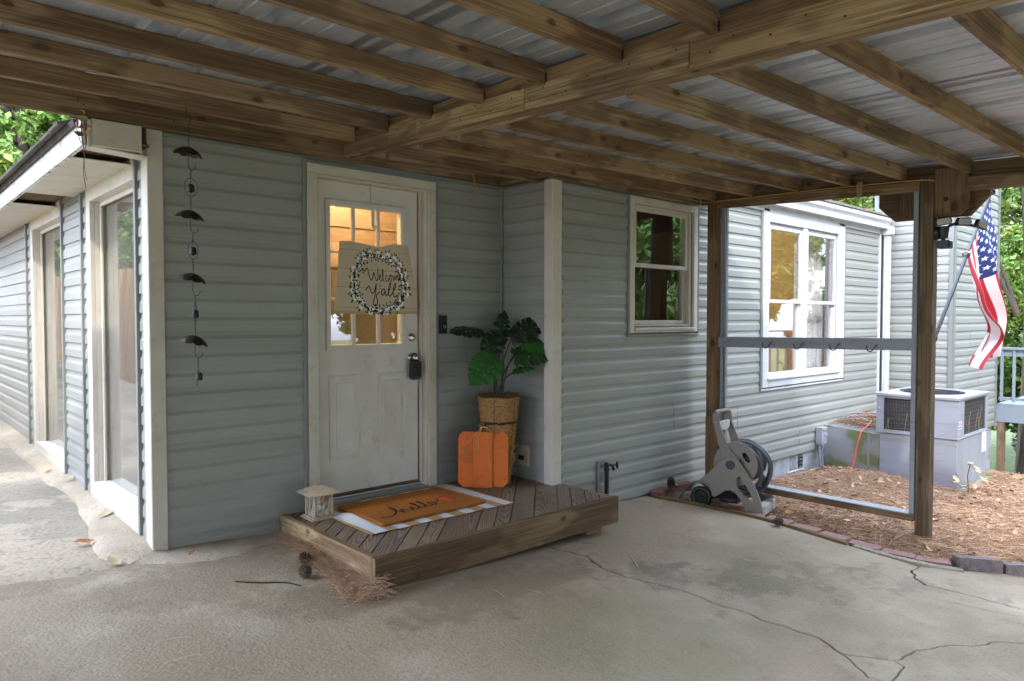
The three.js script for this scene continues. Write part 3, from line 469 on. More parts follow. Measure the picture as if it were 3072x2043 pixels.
{
  const z = 0.54;
  const w3 = sashWindow('small window by the left carport post', z, [bx(4.545, 4.6, 1.245, 2.343, z, z + 0.024), bx(5.435, 5.495, 1.245, 2.343, z, z + 0.024), bx(4.6, 5.435, 2.285, 2.343, z, z + 0.0235), bx(4.6, 5.435, 1.245, 1.262, z, z + 0.0235)], [[4.64, 5.4]], M.trim, 1.8, 1.31, 2.27, 0.045);
  part(w3, 'sill', [bx(4.6, 5.435, 1.262, 1.285, z - 0.09, z + 0.035)], M.trim);
}
{
  const z = 0.5;
  const w4 = sashWindow('double window outside the carport', z, [bx(6.715, 6.83, 0.66, 2.47, z, z + 0.03), bx(8.45, 8.61, 0.66, 2.47, z, z + 0.03), bx(6.83, 8.45, 2.34, 2.47, z, z + 0.0295), bx(6.83, 8.45, 0.66, 0.755, z, z + 0.0295), bx(7.58, 7.68, 0.756, 2.339, z - 0.05, z + 0.022)], [[6.86, 7.57], [7.69, 8.42]], M.trimWhite, 1.54, 0.765, 2.31, 0.02);
  part(w4, 'sill', bx(6.8, 8.48, 0.735, 0.757, z + 0.03, z + 0.05), M.trimWhite);
}
// --- vent hood of the return wall, foundation vent
{
  const X = 3.668; const v = part(house, 'vent_hood', [bx(X - 0.03, X, 0.262, 0.415, 0.165, 0.18), bx(X - 0.03, X, 0.262, 0.415, 0.32, 0.335), bx(X - 0.03, X, 0.4, 0.415, 0.18, 0.32), bx(X - 0.03, X, 0.262, 0.275, 0.18, 0.32), bx(X - 0.012, X, 0.276, 0.399, 0.181, 0.319)], M.plasticTrim, 'tan plastic wall vent');
  part(v, 'flap', (() => { const g = bx(-0.05, 0, -0.006, 0, -0.068, 0.068); g.rotateZ(0.5); return g.translate(X - 0.012, 0.385, 0.25); })(), M.plasticTrim);
  part(v, 'opening', bx(X - 0.0135, X - 0.0121, 0.3, 0.335, 0.215, 0.275, { b: 0 }), M.blackMatte);
  const z = 0.478, fv = part(house, 'foundation_vent', [bx(7.34, 7.72, -0.13, -0.112, z, z + 0.012), bx(7.34, 7.72, -0.31, -0.292, z, z + 0.012), bx(7.34, 7.36, -0.292, -0.13, z, z + 0.0115), bx(7.7, 7.72, -0.292, -0.13, z, z + 0.0115)], M.trimWhite);
  part(fv, 'screen', bx(7.36, 7.7, -0.292, -0.13, z + 0.0005, z + 0.002, { b: 0 }), M.blackMatte);
  const g = []; for (let k = -8; k < 14; k++) for (const s of [1, -1]) { const b = new THREE.BoxGeometry(0.27, 0.006, 0.003).toNonIndexed(); b.rotateZ(s * 0.9); b.translate(7.34 + k * 0.034 + 0.08, -0.211, z + 0.004 + (s > 0 ? 0.0015 : -0.0005)); g.push(b); }
  const sc = merge(g), p = sc.attributes.position; for (let i = 0; i < p.count; i++) { p.setX(i, clamp(p.getX(i), 7.36, 7.58)); p.setY(i, clamp(p.getY(i), -0.292, -0.13)); }
  part(fv, 'lattice', sc, M.trimWhite);
  part(fv, 'louver', [0, 1, 2, 3].map(k => { const b = bx(7.585, 7.698, -0.02, 0.02, -0.002, 0.002); b.rotateX(0.6); return b.translate(0, -0.27 + k * 0.04, z + 0.012); }), M.steel);
}
// --- rooms behind the glass: closed, with thickness
{
  const room = (x0, x1, y0, y1, z0, z1, m, fm, frontZ) => [[bx(x0 - 0.05, x0, y0, y1, z0, z1, { b: 0 }), bx(x1, x1 + 0.05, y0, y1, z0, z1, { b: 0 }), bx(x0 - 0.05, x1 + 0.05, y0, y1, z0 - 0.05, z0, { b: 0 }), bx(x0 - 0.05, x1 + 0.05, y1, y1 + 0.05, z0 - 0.05, z1, { b: 0 })], [bx(x0 - 0.05, x1 + 0.05, y0 - 0.06, y0, z0 - 0.05, z1, { b: 0 })]];
  const [a, af] = room(2.05, 3.55, 0.2, 2.55, -2.2, -0.112); const ra = part(house, 'room', a, M.wallWarm); part(ra, 'floor', af, M.cabinet);
  part(ra, 'cabinet', [bx(2.62, 3.5, 1.75, 2.5, -1.15, -0.8), bx(2.6, 3.52, 2.06, 2.075, -1.16, -0.79)], M.cabinet); part(ra, 'interior_door', [bx(2.051, 2.09, 0.2, 2.25, -1.9, -1.1), bx(2.055, 2.1, 0.2, 2.32, -1.1, -1.02)], M.trim);
  const [b, bf] = room(1.31, 1.99, 0.2, 2.5, -6, -0.112); const rb = part(house, 'room', b, M.sunRoom); part(rb, 'floor', bf, M.darkRoom);
  const [c, cf] = room(3.86, 6.1, -0.1, 2.6, -3, 0.425); const rc = part(house, 'room', c, M.darkRoom); part(rc, 'floor', cf, M.darkRoom);
  part(rc, 'cabinet', [bx(5.8, 6.09, 0, 2.2, -0.6, 0.2), bx(5.77, 5.799, 1.5, 1.7, -0.35, -0.15)], M.cabinet);
  const [d, df] = room(6.25, 9.3, -0.1, 2.6, -2.6, 0.385); const rd = part(house, 'room', d, M.wallTan); part(rd, 'floor', df, M.cabinet);
  const cur = (() => { const g = new THREE.PlaneGeometry(0.62, 1.75, 60, 8), p = g.attributes.position; for (let i = 0; i < p.count; i++) { const x = p.getX(i), y = p.getY(i); p.setX(i, x * (1 - 0.25 * sstep(-0.9, 0.9, y)) + 0.12 * sstep(-0.9, 0.9, y)); p.setZ(i, 0.03 * Math.sin(x * 62) + 0.01 * Math.sin(x * 23 + y)); } g.computeVertexNormals(); return g.translate(8.3, 1.45, 0.28); })();
  const cm = M.curtain.clone(); cm.side = THREE.DoubleSide; part(rd, 'curtain', cur, cm);
  part(rd, 'picture_frame', [bx(7.3, 7.36, 1.3, 1.85, -0.6, -0.1), bx(7.362, 7.37, 1.34, 1.8, -0.56, -0.14)], M.plasticTrim);
  part(rd, 'chair_back', bx(6.75, 7.5, 0.0, 0.95, 0.1, 0.16, { b: 0.02 }), M.stem);
  const lampA = thing('ceiling_lamp', 'glowing warm ceiling lamp inside behind the entrance door', 'lamp', [2.75, 2.5, -0.45]);
  part(lampA, 'globe', new THREE.SphereGeometry(0.07, 20, 12).scale(1, 0.6, 1), M.lampGlow); part(lampA, 'base', cyl(0.05, 0.06, 0.03, 0, 0.045, 0), M.trim);
  const l1 = new THREE.PointLight(new THREE.Color(1, 0.78, 0.5), 1.5, 0, 2); l1.position.set(0, -0.05, 0); l1.shadow.radius = 3; l1.castShadow = true; lampA.add(l1);
  const lampB = thing('ceiling_lamp', 'glowing warm ceiling lamp inside behind the double window', 'lamp', [7.6, 2.52, -1.3]);
  part(lampB, 'globe', new THREE.SphereGeometry(0.09, 20, 12).scale(1, 0.6, 1), M.lampGlow); part(lampB, 'base', cyl(0.05, 0.06, 0.03, 0, 0.06, 0), M.trim);
  const l2 = new THREE.PointLight(new THREE.Color(1, 0.78, 0.5), 3.2, 0, 2); l2.position.set(0, -0.06, 0); l2.shadow.radius = 3; l2.castShadow = true; lampB.add(l2);
}
// ------------------------------------------------------------------ carport
const cp = thing('carport', 'weathered wooden carport with joists under a ribbed metal roof', 'carport');
const W = () => M.woods[Math.floor(R0() * 4)];
const roofL = z => 2.548 - 0.029 * z, roofR = (x, z) => 2.425 - 0.0235 * z + 0.0152 * (x - 2.38);
// left bay joists
const jl = [0.2, 0.58, 1.0, 1.43, 1.855, 2.29, 2.725, 3.15, 3.58, 4.0, 4.42];
jl.forEach((z, i) => { const yt = roofL(z) - 0.003, m = part(cp, 'joist', bx(-2.3, 2.281, yt - 0.089, yt, z - 0.019, z + 0.019), W()); });
// right bay joists, a little lower and rising to the far side
[1.13, 1.515, 1.895, 2.27, 2.67, 3.06, 3.46, 3.86, 4.26].forEach(z => { const g = bx(0, 3.06, -0.089, 0, -0.019, 0.019); g.rotateZ(0.0152); g.translate(2.375, roofR(2.375, z) - 0.003, z); part(cp, 'joist', g, W()); });
{ const g = bx(0, 1.27, -0.089, 0, -0.019, 0.019); g.rotateZ(0.0152); g.translate(2.375, roofR(2.375, 0.43) - 0.003, 0.43); part(cp, 'joist', g, W()); }
{ const g = bx(0, 3.06, -0.089, 0, -0.019, 0.019); g.rotateZ(0.0152); g.translate(2.375, roofR(2.375, 0.78) - 0.003, 0.78); part(cp, 'joist', g, W()); }
// ledgers on the house
part(cp, 'ledger', bx(-2.3, 3.64, 2.364, 2.535, 0.026, 0.066), M.woods[1]);
part(cp, 'ledger', bx(3.6, 3.64, 2.362, 2.5, 0.067, 0.6), M.woods[3]);
part(cp, 'ledger', [bx(3.6, 5.45, 2.349, 2.428, 0.574, 0.612)], M.woodGrey); part(cp, 'ledger', bx(3.6, 5.45, 2.43, 2.5, 0.574, 0.607), M.woodGrey);
// centre beam: two plies with splices, header above
const slopeZ = (g, y, z) => { g.rotateX(0.0395); g.translate(0, y, z); return g; };
const by = z => 2.388 - 0.0395 * z;
for (const [z0, z1] of [[0.07, 0.86], [0.862, 1.735], [1.737, 2.62], [2.622, 4.4]]) part(cp, 'beam', slopeZ(bx(2.28, 2.318, -0.002, 0.098, 0, (z1 - z0)), by(z0), z0), M.woods[z0 > 1 && z0 < 2 ? 0 : 2]);
part(cp, 'beam', slopeZ(bx(2.326, 2.364, -0.014, 0.08, 0, 4.4), by(0.07), 0.07), M.woods[0]);
part(cp, 'header', slopeZ(bx(2.32, 2.358, 0.085, 0.155, 0, 4.4), by(0.07), 0.07), M.woods[3]);
for (let k = 0; k < jl.length - 1; k++) part(cp, 'blocking', bx(2.284, 2.319, by(jl[k]) + 0.07, roofL(jl[k + 1]) - 0.012, jl[k] + 0.02, jl[k + 1] - 0.02), M.woods[3]);
// end beam over the frame, outer trim boards
part(cp, 'end_beam', slopeZ(bx(5.44, 5.48, 0, 0.13, 0, 3.75), 2.345, 0.62), M.woodDark);
part(cp, 'end_board', slopeZ(bx(5.385, 5.423, -0.095, -0.005, 0, 1.72), 2.40 - 0.0395 * 2.67, 2.67), M.woods[0]);
{ const nl = [], nr = rng(88), head = (x, y, z) => new THREE.CylinderGeometry(0.0042, 0.0042, 0.0016, 8).rotateZ(Math.PI / 2).translate(x, y, z); for (let k = 0; k < 34; k++) { const z = 0.2 + k * 0.118 + nr() * 0.04; nl.push(head(2.2792, by(z) + (k % 2 ? 0.03 : 0.068) + nr() * 0.012, z)); } for (let k = 0; k < 9; k++) for (const d of [0.02, 0.06]) nl.push(new THREE.CylinderGeometry(0.0042, 0.0042, 0.0016, 8).rotateX(Math.PI / 2).translate(0.4 + k * 0.42 + nr() * 0.05, 2.385 + d + nr() * 0.02, 0.0665)); part(cp, 'nail', nl, M.iron); }
// ribbed metal panels
function roofPanel(w, len) {
  const pts = []; const rib = (c) => [[c - 0.044, 0], [c - 0.032, 0.05], [c + 0.032, 0.05], [c + 0.044, 0]], mi = c => [[c - 0.014, 0], [c - 0.008, 0.004], [c + 0.008, 0.004], [c + 0.014, 0]];
  for (let c = 0; c < w - 0.01; c += 0.305) { pts.push(...rib(c + 0.06).map(p => p), ...mi(c + 0.165), ...mi(c + 0.255)); }
  pts.unshift([0, 0]); pts.push([w, 0]); const top = pts.slice().reverse().map(p => [p[0], p[1] + 0.0012]);
  const g = ext(poly([...pts, ...top]), len); return uvBox(g, 2, R0() * 3, R0() * 3);
}
const PW = 0.915;
for (let k = -3; k < 5; k++) { const x = 2.34 - (k + 2) * PW + 0 ; if (x < -2.4) break; const g = roofPanel(PW + 0.012, 4.6); g.rotateX(0.029); g.translate(x - (k === -3 ? 0 : 0), roofL(0) + (k % 2 ? 0.0014 : 0), -0.06); if (k > -2) part(cp, 'roof_panel', g, M.roofMetal); }
for (let k = 0; k < 4; k++) { const g = roofPanel(Math.min(PW + 0.012, 5.72 - 2.36 - k * PW), 4.22); g.rotateX(0.0235); g.rotateZ(0.0152); g.translate(2.36 + k * PW, roofR(2.36 + k * PW, 0.36) + (k % 2 ? 0.0014 : 0), k < 2 ? 0.03 : 0.36); part(cp, 'roof_panel', g, M.roofMetal); }
part(cp, 'flashing', (() => { const g = bx(2.33, 2.375, -0.09, 0.01, 0, 3.6, { b: 0.001 }); g.rotateX(0.027); return g.translate(0, 2.545, 0.05); })(), M.roofMetal);
// posts
const postMat = M.wood.clone(); postMat.color.setRGB(0.78, 0.68, 0.55); const postGrey = M.wood.clone(); postGrey.color.setRGB(0.52, 0.52, 0.5);
part(cp, 'post', bx(5.4, 5.49, -0.4, 2.33, 2.383, 2.472, { b: 0.005 }), postGrey, 'grey weathered post with the flag pole');
part(cp, 'post', [bx(5.4, 5.49, 0.52, 2.345, 0.715, 0.835, { b: 0.005 }), bx(5.397, 5.493, -0.3, 0.518, 0.712, 0.838, { b: 0.005 })], postMat, 'brown post near the house wall');
part(cp, 'post', [bx(5.4, 5.49, -0.4, 2.24, 4.3, 4.39, { b: 0.005 })], postGrey); part(cp, 'post', [bx(2.28, 2.37, -0.3, 2.21, 4.3, 4.39, { b: 0.005 })], postGrey); part(cp, 'post', [bx(-2.28, -2.19, -0.3, 2.33, 4.3, 4.39, { b: 0.005 })], postGrey); part(cp, 'post', [bx(-2.28, -2.19, -0.2, 2.36, 0.07, 0.16, { b: 0.005 })], postGrey);
// screen frame between the posts: top rail, side strips, hook rail, sill
part(cp, 'frame_rail', slopeZ(bx(5.392, 5.43, -0.06, 0.0, 0, 1.57), 2.352, 0.815), M.woods[3]);
part(cp, 'frame_strip', slopeZ(bx(5.381, 5.391, -0.02, 0.006, 0, 1.57), 2.352, 0.815), M.woods[2]);
for (const [z0, z1, x0] of [[0.846, 0.872, 5.405], [0.878, 0.893, 5.415], [2.347, 2.378, 5.393]]) part(cp, 'side_strip', bx(x0, x0 + 0.035, -0.0, 2.3 - 0.03 * (z0 > 2), z0, z1), M.greyPaint);
part(cp, 'side_strip', (() => { const g = bx(-0.006, 0.006, -0.55, 0.55, -0.012, 0.012); g.rotateX(-0.02); return g.translate(5.402, 1.75, 0.887); })(), M.greyPaint);
const railG = bx(5.372, 5.41, 1.12, 1.205, 0.846, 2.383); { const p = railG.attributes.position; for (let i = 0; i < p.count; i++) p.setY(i, p.getY(i) + 0.018 * (p.getZ(i) - 0.846) / 1.5); }
const hookRail = part(cp, 'hook_rail', railG, M.greyPaint);
for (const z of [1.32, 1.578, 1.854, 2.117]) {
  const m = part(hookRail, 'hook', tube([[5.372, 1.172, z + 0.012], [5.355, 1.168, z + 0.01], [5.342, 1.142, z - 0.002], [5.33, 1.125, z - 0.016], [5.318, 1.135, z - 0.033], [5.312, 1.168, z - 0.037]], 0.0042, 24, 7), M.rust);
}
const sillG = bx(5.385, 5.475, -0.05, -0.004, 0.845, 2.383, { b: 0.004 });
const sill = part(cp, 'frame_sill', sillG, M.woodDark);
part(sill, 'track', [bx(5.39, 5.412, -0.004, 0.004, 0.85, 2.345), bx(5.428, 5.446, -0.004, 0.003, 0.85, 2.345), bx(5.455, 5.472, -0.004, 0.004, 0.85, 2.345)], std({ color: lin(0.42, 0.46, 0.46), roughness: 0.6 }));
// gusset plates at the post head
{
  const s = poly([[2.08, 2.31], [2.08, 2.16], [2.19, 2.052], [2.66, 2.046], [2.775, 2.17], [2.775, 2.31]]);
  const g = ext(s, 0.03, 0.003); g.rotateY(-Math.PI / 2); part(cp, 'gusset', uvBox(g, 2).translate(5.525, 0, 0), M.woodDark);
  const s2 = poly([[2.474, 2.37], [2.474, 2.05], [2.625, 2.05], [2.675, 2.09], [2.675, 2.37]]); const g2 = ext(s2, 0.034, 0.003); g2.rotateY(-Math.PI / 2); part(cp, 'gusset', uvBox(g2, 1).translate(5.434, 0, 0), M.woodDark);
  const s3 = poly([[2.235, 2.29], [2.235, 2.06], [2.345, 2.06], [2.345, 2.29]]); const g3 = ext(s3, 0.034, 0.003); g3.rotateY(-Math.PI / 2); part(cp, 'gusset', uvBox(g3, 1).translate(5.49, 0, 0), M.woodDark);
  const cap = (y, z) => new THREE.SphereGeometry(0.012, 12, 8).scale(0.5, 1, 1).translate(5.4, y, z); part(cp, 'bolt', [cap(2.16, 2.545), new THREE.CylinderGeometry(0.016, 0.016, 0.003, 14).rotateZ(Math.PI / 2).translate(5.399, 2.16, 2.545)], M.iron);
}
// joist hangers at the recess corner
for (const [x, y, z] of [[3.598, 2.37, 0.43], [3.63, 2.37, 0.614]]) part(cp, 'joist_hanger', [bx(x - 0.004, x, y, y + 0.1, z - 0.045, z - 0.02, { b: 0 }), bx(x - 0.0035, x, y, y + 0.1, z + 0.02, z + 0.045, { b: 0 }), bx(x - 0.04, x - 0.0005, y - 0.003, y, z - 0.022, z + 0.022, { b: 0 })], M.steel);
// splinter of lath hanging from the top rail
part(cp, 'torn_strip', (() => { const g = ext(poly([[0, 0], [0.045, 0.0], [0.042, -0.1], [0.034, -0.09], [0.028, -0.105], [0.02, -0.092], [0.01, -0.11], [0.004, -0.095]]), 0.003); g.rotateY(-Math.PI / 2); return uvBox(g, 1).translate(5.37, 2.345, 1.97); })(), M.woods[2]);

// ------------------------------------------------------------------ porch step
const deck = thing('porch_step', 'low wooden porch step of diagonal boards below the entrance door', 'step', [0, 0, 0]);
{
  const D = { x0: 1.908, x1: 3.752, z0: 0.004, z1: 1.06, y: 0.16 };
  const lines = [2.03, 2.155, 2.28, 2.405, 2.525, 2.645, 2.776, 2.9, 3.07, 3.2, 3.33, 3.6, 3.737, 3.864, 4.06, 4.27, 4.4, 4.54, 4.67, 4.81];
  lines.unshift(1.91); const r = rng(11);
  for (let i = 0; i < lines.length - 1; i++) {
    const a = lines[i] + 0.0035, b = lines[i + 1] - 0.0035;
    // band a <= x + z <= b clipped to the deck and the recess
    let P = [[D.x0, D.z0], [3.665, D.z0], [3.665, 0.56], [D.x1 - 0.002, 0.575], [D.x1 - 0.002, D.z1], [D.x0, D.z1]];
    const cut = (P, s, c) => { const o = []; for (let k = 0; k < P.length; k++) { const p = P[k], q = P[(k + 1) % P.length], ip = s * (p[0] + p[1] - c) >= 0, iq = s * (q[0] + q[1] - c) >= 0; if (ip) o.push(p); if (ip !== iq) { const t = (c - p[0] - p[1]) / (q[0] + q[1] - p[0] - p[1]); o.push([lerp(p[0], q[0], t), lerp(p[1], q[1], t)]); } } return o; };
    P = cut(cut(P, 1, a), -1, b); if (P.length < 3) continue;
    const g0 = new THREE.ExtrudeGeometry(poly(P), { depth: 0.03, bevelEnabled: true, bevelSize: 0.002, bevelThickness: 0.002, bevelSegments: 1, bevelOffset: -0.002 });
    g0.rotateX(Math.PI / 2); g0.rotateY(-Math.PI / 4); const lane = Math.floor(r() * 5) * 0.14, mid = (a + b) / 2 / Math.SQRT2;
    let g = uvBox(g0, 0); const p = g.attributes.position, uv = g.attributes.uv; const off = r() * 2.8; // across = local z after the turn
    for (let k = 0; k < p.count; k++) uv.setXY(k, p.getX(k) + off, (b - a > 0.22 ? 1.0 : 1.0) * uv.getY(k) * 0.72 + lane);
    g.rotateY(Math.PI / 4); g.translate(0, D.y + (r() - 0.5) * 0.003, 0);
    part(deck, 'deck_board', g, M.deck[Math.floor(r() * 4)]);
  }
  const rimF = bx(1.868, 3.756, 0.0, 0.166, 1.062, 1.1, { b: 0.004 }); { const p = rimF.attributes.position; for (let i = 0; i < p.count; i++) if (p.getY(i) < 0.08) p.setY(i, p.getY(i) - 0.012 + 0.004 * Math.sin(p.getX(i) * 9)); }
  part(deck, 'rim_board', rimF, M.woodDark, 'dark front board of the step'); part(deck, 'rim_board', bx(1.87, 1.907, 0.0, 0.166, 0.004, 1.061, { b: 0.003 }), M.woods[2], 'pale side board of the step');
  part(deck, 'rim_board', bx(3.7, 3.738, 0.02, 0.157, 0.6, 1.06), M.woods[1]);
  const nails = []; for (let k = 0; k < 14; k++) for (const dy of [0.105, 0.14]) { const z = 0.08 + k * 0.068 + R0() * 0.02; nails.push(new THREE.CylinderGeometry(0.0035, 0.0035, 0.0012, 7).rotateZ(Math.PI / 2).translate(1.8696, dy + (R0() - 0.5) * 0.03, z)); }
  part(deck, 'nail', nails, M.iron);
  part(deck, 'leg_block', bx(3.52, 3.66, -0.08, 0.03, 0.93, 1.03), M.woods[2]); part(deck, 'leg_block', bx(2.6, 2.7, -0.05, 0.11, 0.5, 0.6), M.woods[1]);
}
// ------------------------------------------------------------------ printed cloth and mats
function canvasTex(w, h, draw, aniso = 8) { const c = document.createElement('canvas'); c.width = w; c.height = h; const x = c.getContext('2d'); draw(x, w, h); const t = new THREE.CanvasTexture(c); t.colorSpace = THREE.SRGBColorSpace; t.magFilter = THREE.LinearFilter; t.minFilter = THREE.LinearMipmapLinearFilter; t.generateMipmaps = true; t.anisotropy = aniso; return t; }
const speckle = (x, w, h, n, cols, seed, s = 1.6) => { const r = rng(seed); for (let i = 0; i < n; i++) { x.fillStyle = cols[Math.floor(r() * cols.length)]; x.fillRect(r() * w, r() * h, s * (0.5 + r()), s * (0.5 + r())); } };
const stroke = (x, pts, lw, col) => { x.strokeStyle = col; x.lineWidth = lw; x.lineCap = x.lineJoin = 'round'; x.beginPath(); x.moveTo(pts[0][0], pts[0][1]); for (let i = 1; i < pts.length - 1; i++) { const mx = (pts[i][0] + pts[i + 1][0]) / 2, my = (pts[i][1] + pts[i + 1][1]) / 2; x.quadraticCurveTo(pts[i][0], pts[i][1], mx, my); } const e = pts[pts.length - 1]; x.lineTo(e[0], e[1]); x.stroke(); };
// striped rug
{
  const t = canvasTex(1024, 720, (x, w, h) => {
    x.fillStyle = '#c09a68'; x.fillRect(0, 0, w, h); x.fillStyle = '#e4e4e6';
    const n = 13, sw = w / n; x.fillRect(w * 0.012, 0, sw * 1.05, h); x.fillRect(w - sw * 1.06, 0, sw * 1.0, h);
    for (let k = 2; k < n - 1; k += 2) x.fillRect(k * sw + sw * 0.06, 0, sw * 0.94, h);
    for (let j = 0; j < h; j += 4) { x.fillStyle = 'rgba(60,50,40,0.10)'; x.fillRect(0, j, w, 1.4); } for (let i = 0; i < w; i += 4) { x.fillStyle = 'rgba(255,255,255,0.10)'; x.fillRect(i, 0, 1.3, h); }
    speckle(x, w, h, 5000, ['rgba(70,50,30,0.25)', 'rgba(255,255,255,0.2)'], 3); speckle(x, w, h, 26, ['#4a4038'], 4, 5);
  });
  const g = new THREE.PlaneGeometry(1.045, 0.745, 60, 40).rotateX(-Math.PI / 2), p = g.attributes.position;
  for (let i = 0; i < p.count; i++) { const X = p.getX(i), Zz = p.getZ(i); const ruck = 0.02 * Math.exp(-(((X + 0.43) / 0.035) ** 2) - (((Zz + 0.02) / 0.1) ** 2)) + 0.012 * Math.exp(-(((X + 0.44) / 0.05) ** 2) - (((Zz - 0.12) / 0.14) ** 2)); p.setY(i, ruck + 0.0015 * Math.sin(X * 17 + Zz * 9)); p.setX(i, X + 0.012 * Math.sin(Zz * 3)); p.setZ(i, Zz + 0.006 * Math.sin(X * 4)); }
  g.computeVertexNormals(); const b = g.clone().translate(0, -0.004, 0);
  const rug = thing('striped_rug', 'flat rug with white and tan stripes under the orange doormat', 'rug', [2.592, 0.168, 0.372], -0.0);
  part(rug, 'woven_cloth', g, std({ map: t, roughness: 0.95, side: THREE.DoubleSide }));
  const hemPts = (sx) => { const o = []; for (let k = 0; k <= 10; k++) o.push([sx * 0.522, 0.001, -0.37 + 0.074 * k]); return o; };
  part(rug, 'hem', [tube(hemPts(1), 0.0035, 20, 5), tube(hemPts(-1), 0.0035, 20, 5)], std({ color: lin(0.42, 0.26, 0.1), roughness: 0.95 }));
}
// coir doormat
{
  const t = canvasTex(1024, 680, (x, w, h) => {
    x.fillStyle = '#b06a1c'; x.fillRect(0, 0, w, h); speckle(x, w, h, 26000, ['#c98330', '#8e4f10', '#a8621a', '#d4934a', '#74400c'], 8, 3);
    const S = p => p.map(q => [q[0] * w, q[1] * h]), k = '#15120f';
    stroke(x, S([[0.075, 0.8], [0.12, 0.83], [0.2, 0.8], [0.27, 0.66], [0.3, 0.52], [0.275, 0.47], [0.265, 0.58], [0.285, 0.75], [0.3, 0.79], [0.305, 0.68], [0.335, 0.63], [0.345, 0.72], [0.37, 0.76], [0.405, 0.72]]), 17, k);
    stroke(x, S([[0.405, 0.72], [0.43, 0.66], [0.415, 0.62], [0.4, 0.68], [0.415, 0.75], [0.45, 0.75], [0.48, 0.66], [0.505, 0.5], [0.49, 0.44], [0.475, 0.54], [0.485, 0.72], [0.51, 0.75], [0.545, 0.66], [0.575, 0.49], [0.56, 0.43], [0.545, 0.53], [0.555, 0.71], [0.58, 0.74], [0.605, 0.7]]), 17, k);
    stroke(x, S([[0.605, 0.7], [0.6, 0.62], [0.62, 0.57], [0.645, 0.6], [0.645, 0.7], [0.625, 0.74], [0.605, 0.7]]), 17, k); stroke(x, S([[0.64, 0.62], [0.68, 0.64], [0.72, 0.58], [0.74, 0.5]]), 14, k);
    x.fillStyle = k; x.beginPath(); x.arc(0.075 * w, 0.8 * h, 11, 0, 7); x.fill();
    for (const [cx, rx, c] of [[0.755, 0.03, '#c8501c'], [0.835, 0.03, '#c04a18'], [0.78, 0.032, '#d85c22'], [0.81, 0.032, '#cf5520'], [0.795, 0.026, '#e06828']]) { x.fillStyle = c; x.beginPath(); x.ellipse(cx * w, 0.6 * h, rx * w, 0.11 * h, 0, 0, 7); x.fill(); }
    x.fillStyle = '#4c6a24'; x.beginPath(); x.ellipse(0.8 * w, 0.475 * h, 24, 13, -0.3, 0, 7); x.fill(); stroke(x, S([[0.82, 0.47], [0.87, 0.44], [0.9, 0.47], [0.93, 0.42]]), 7, '#2c2a18');
    speckle(x, w, h, 9000, ['rgba(176,110,34,0.55)', 'rgba(120,66,16,0.5)'], 9, 3);
  });
  const bump = gtex(256, 256, [5, 4], (u, v) => fbm(u * 70, v * 70, 70, 70, 2, 330));
  const mat = thing('doormat', 'orange brown coir doormat with the word hello in black script', 'doormat', [2.575, 0.17, 0.392], 0.005);
  const s = poly([[-0.385, -0.262], [0.385, -0.262], [0.385, 0.262], [-0.385, 0.262]]); let g = ext(s, 0.016, 0.004, 2); g.rotateX(-Math.PI / 2);
  const p = g.attributes.position, uv = g.attributes.uv; for (let i = 0; i < p.count; i++) { uv.setXY(i, p.getX(i) / 0.77 + 0.5, 0.5 - p.getZ(i) / 0.524); if (p.getX(i) < -0.3) p.setY(i, p.getY(i) + 0.004); }
  part(mat, 'coir_pile', g, std({ map: t, bumpMap: bump, bumpScale: 0.003, roughness: 1 }));
  const fz = []; const r = rng(12); for (let i = 0; i < 1500; i++) { const e = Math.floor(r() * 3), q = new THREE.BoxGeometry(0.0016, 0.009, 0.0016).toNonIndexed(); q.rotateX((r() - 0.5) * 1.2); q.rotateZ((r() - 0.5) * 1.2); const a = r() - 0.5; q.translate(e === 0 ? a * 0.77 : (e === 1 ? -1 : 1) * 0.384, 0.011 + (r() - 0.5) * 0.01, e === 0 ? 0.262 : a * 0.52); fz.push(q); }
  const fr = part(mat, 'fringe', fz, std({ color: lin(0.4, 0.15, 0.025), roughness: 1 })); fr.userData.kind = 'stuff';
}
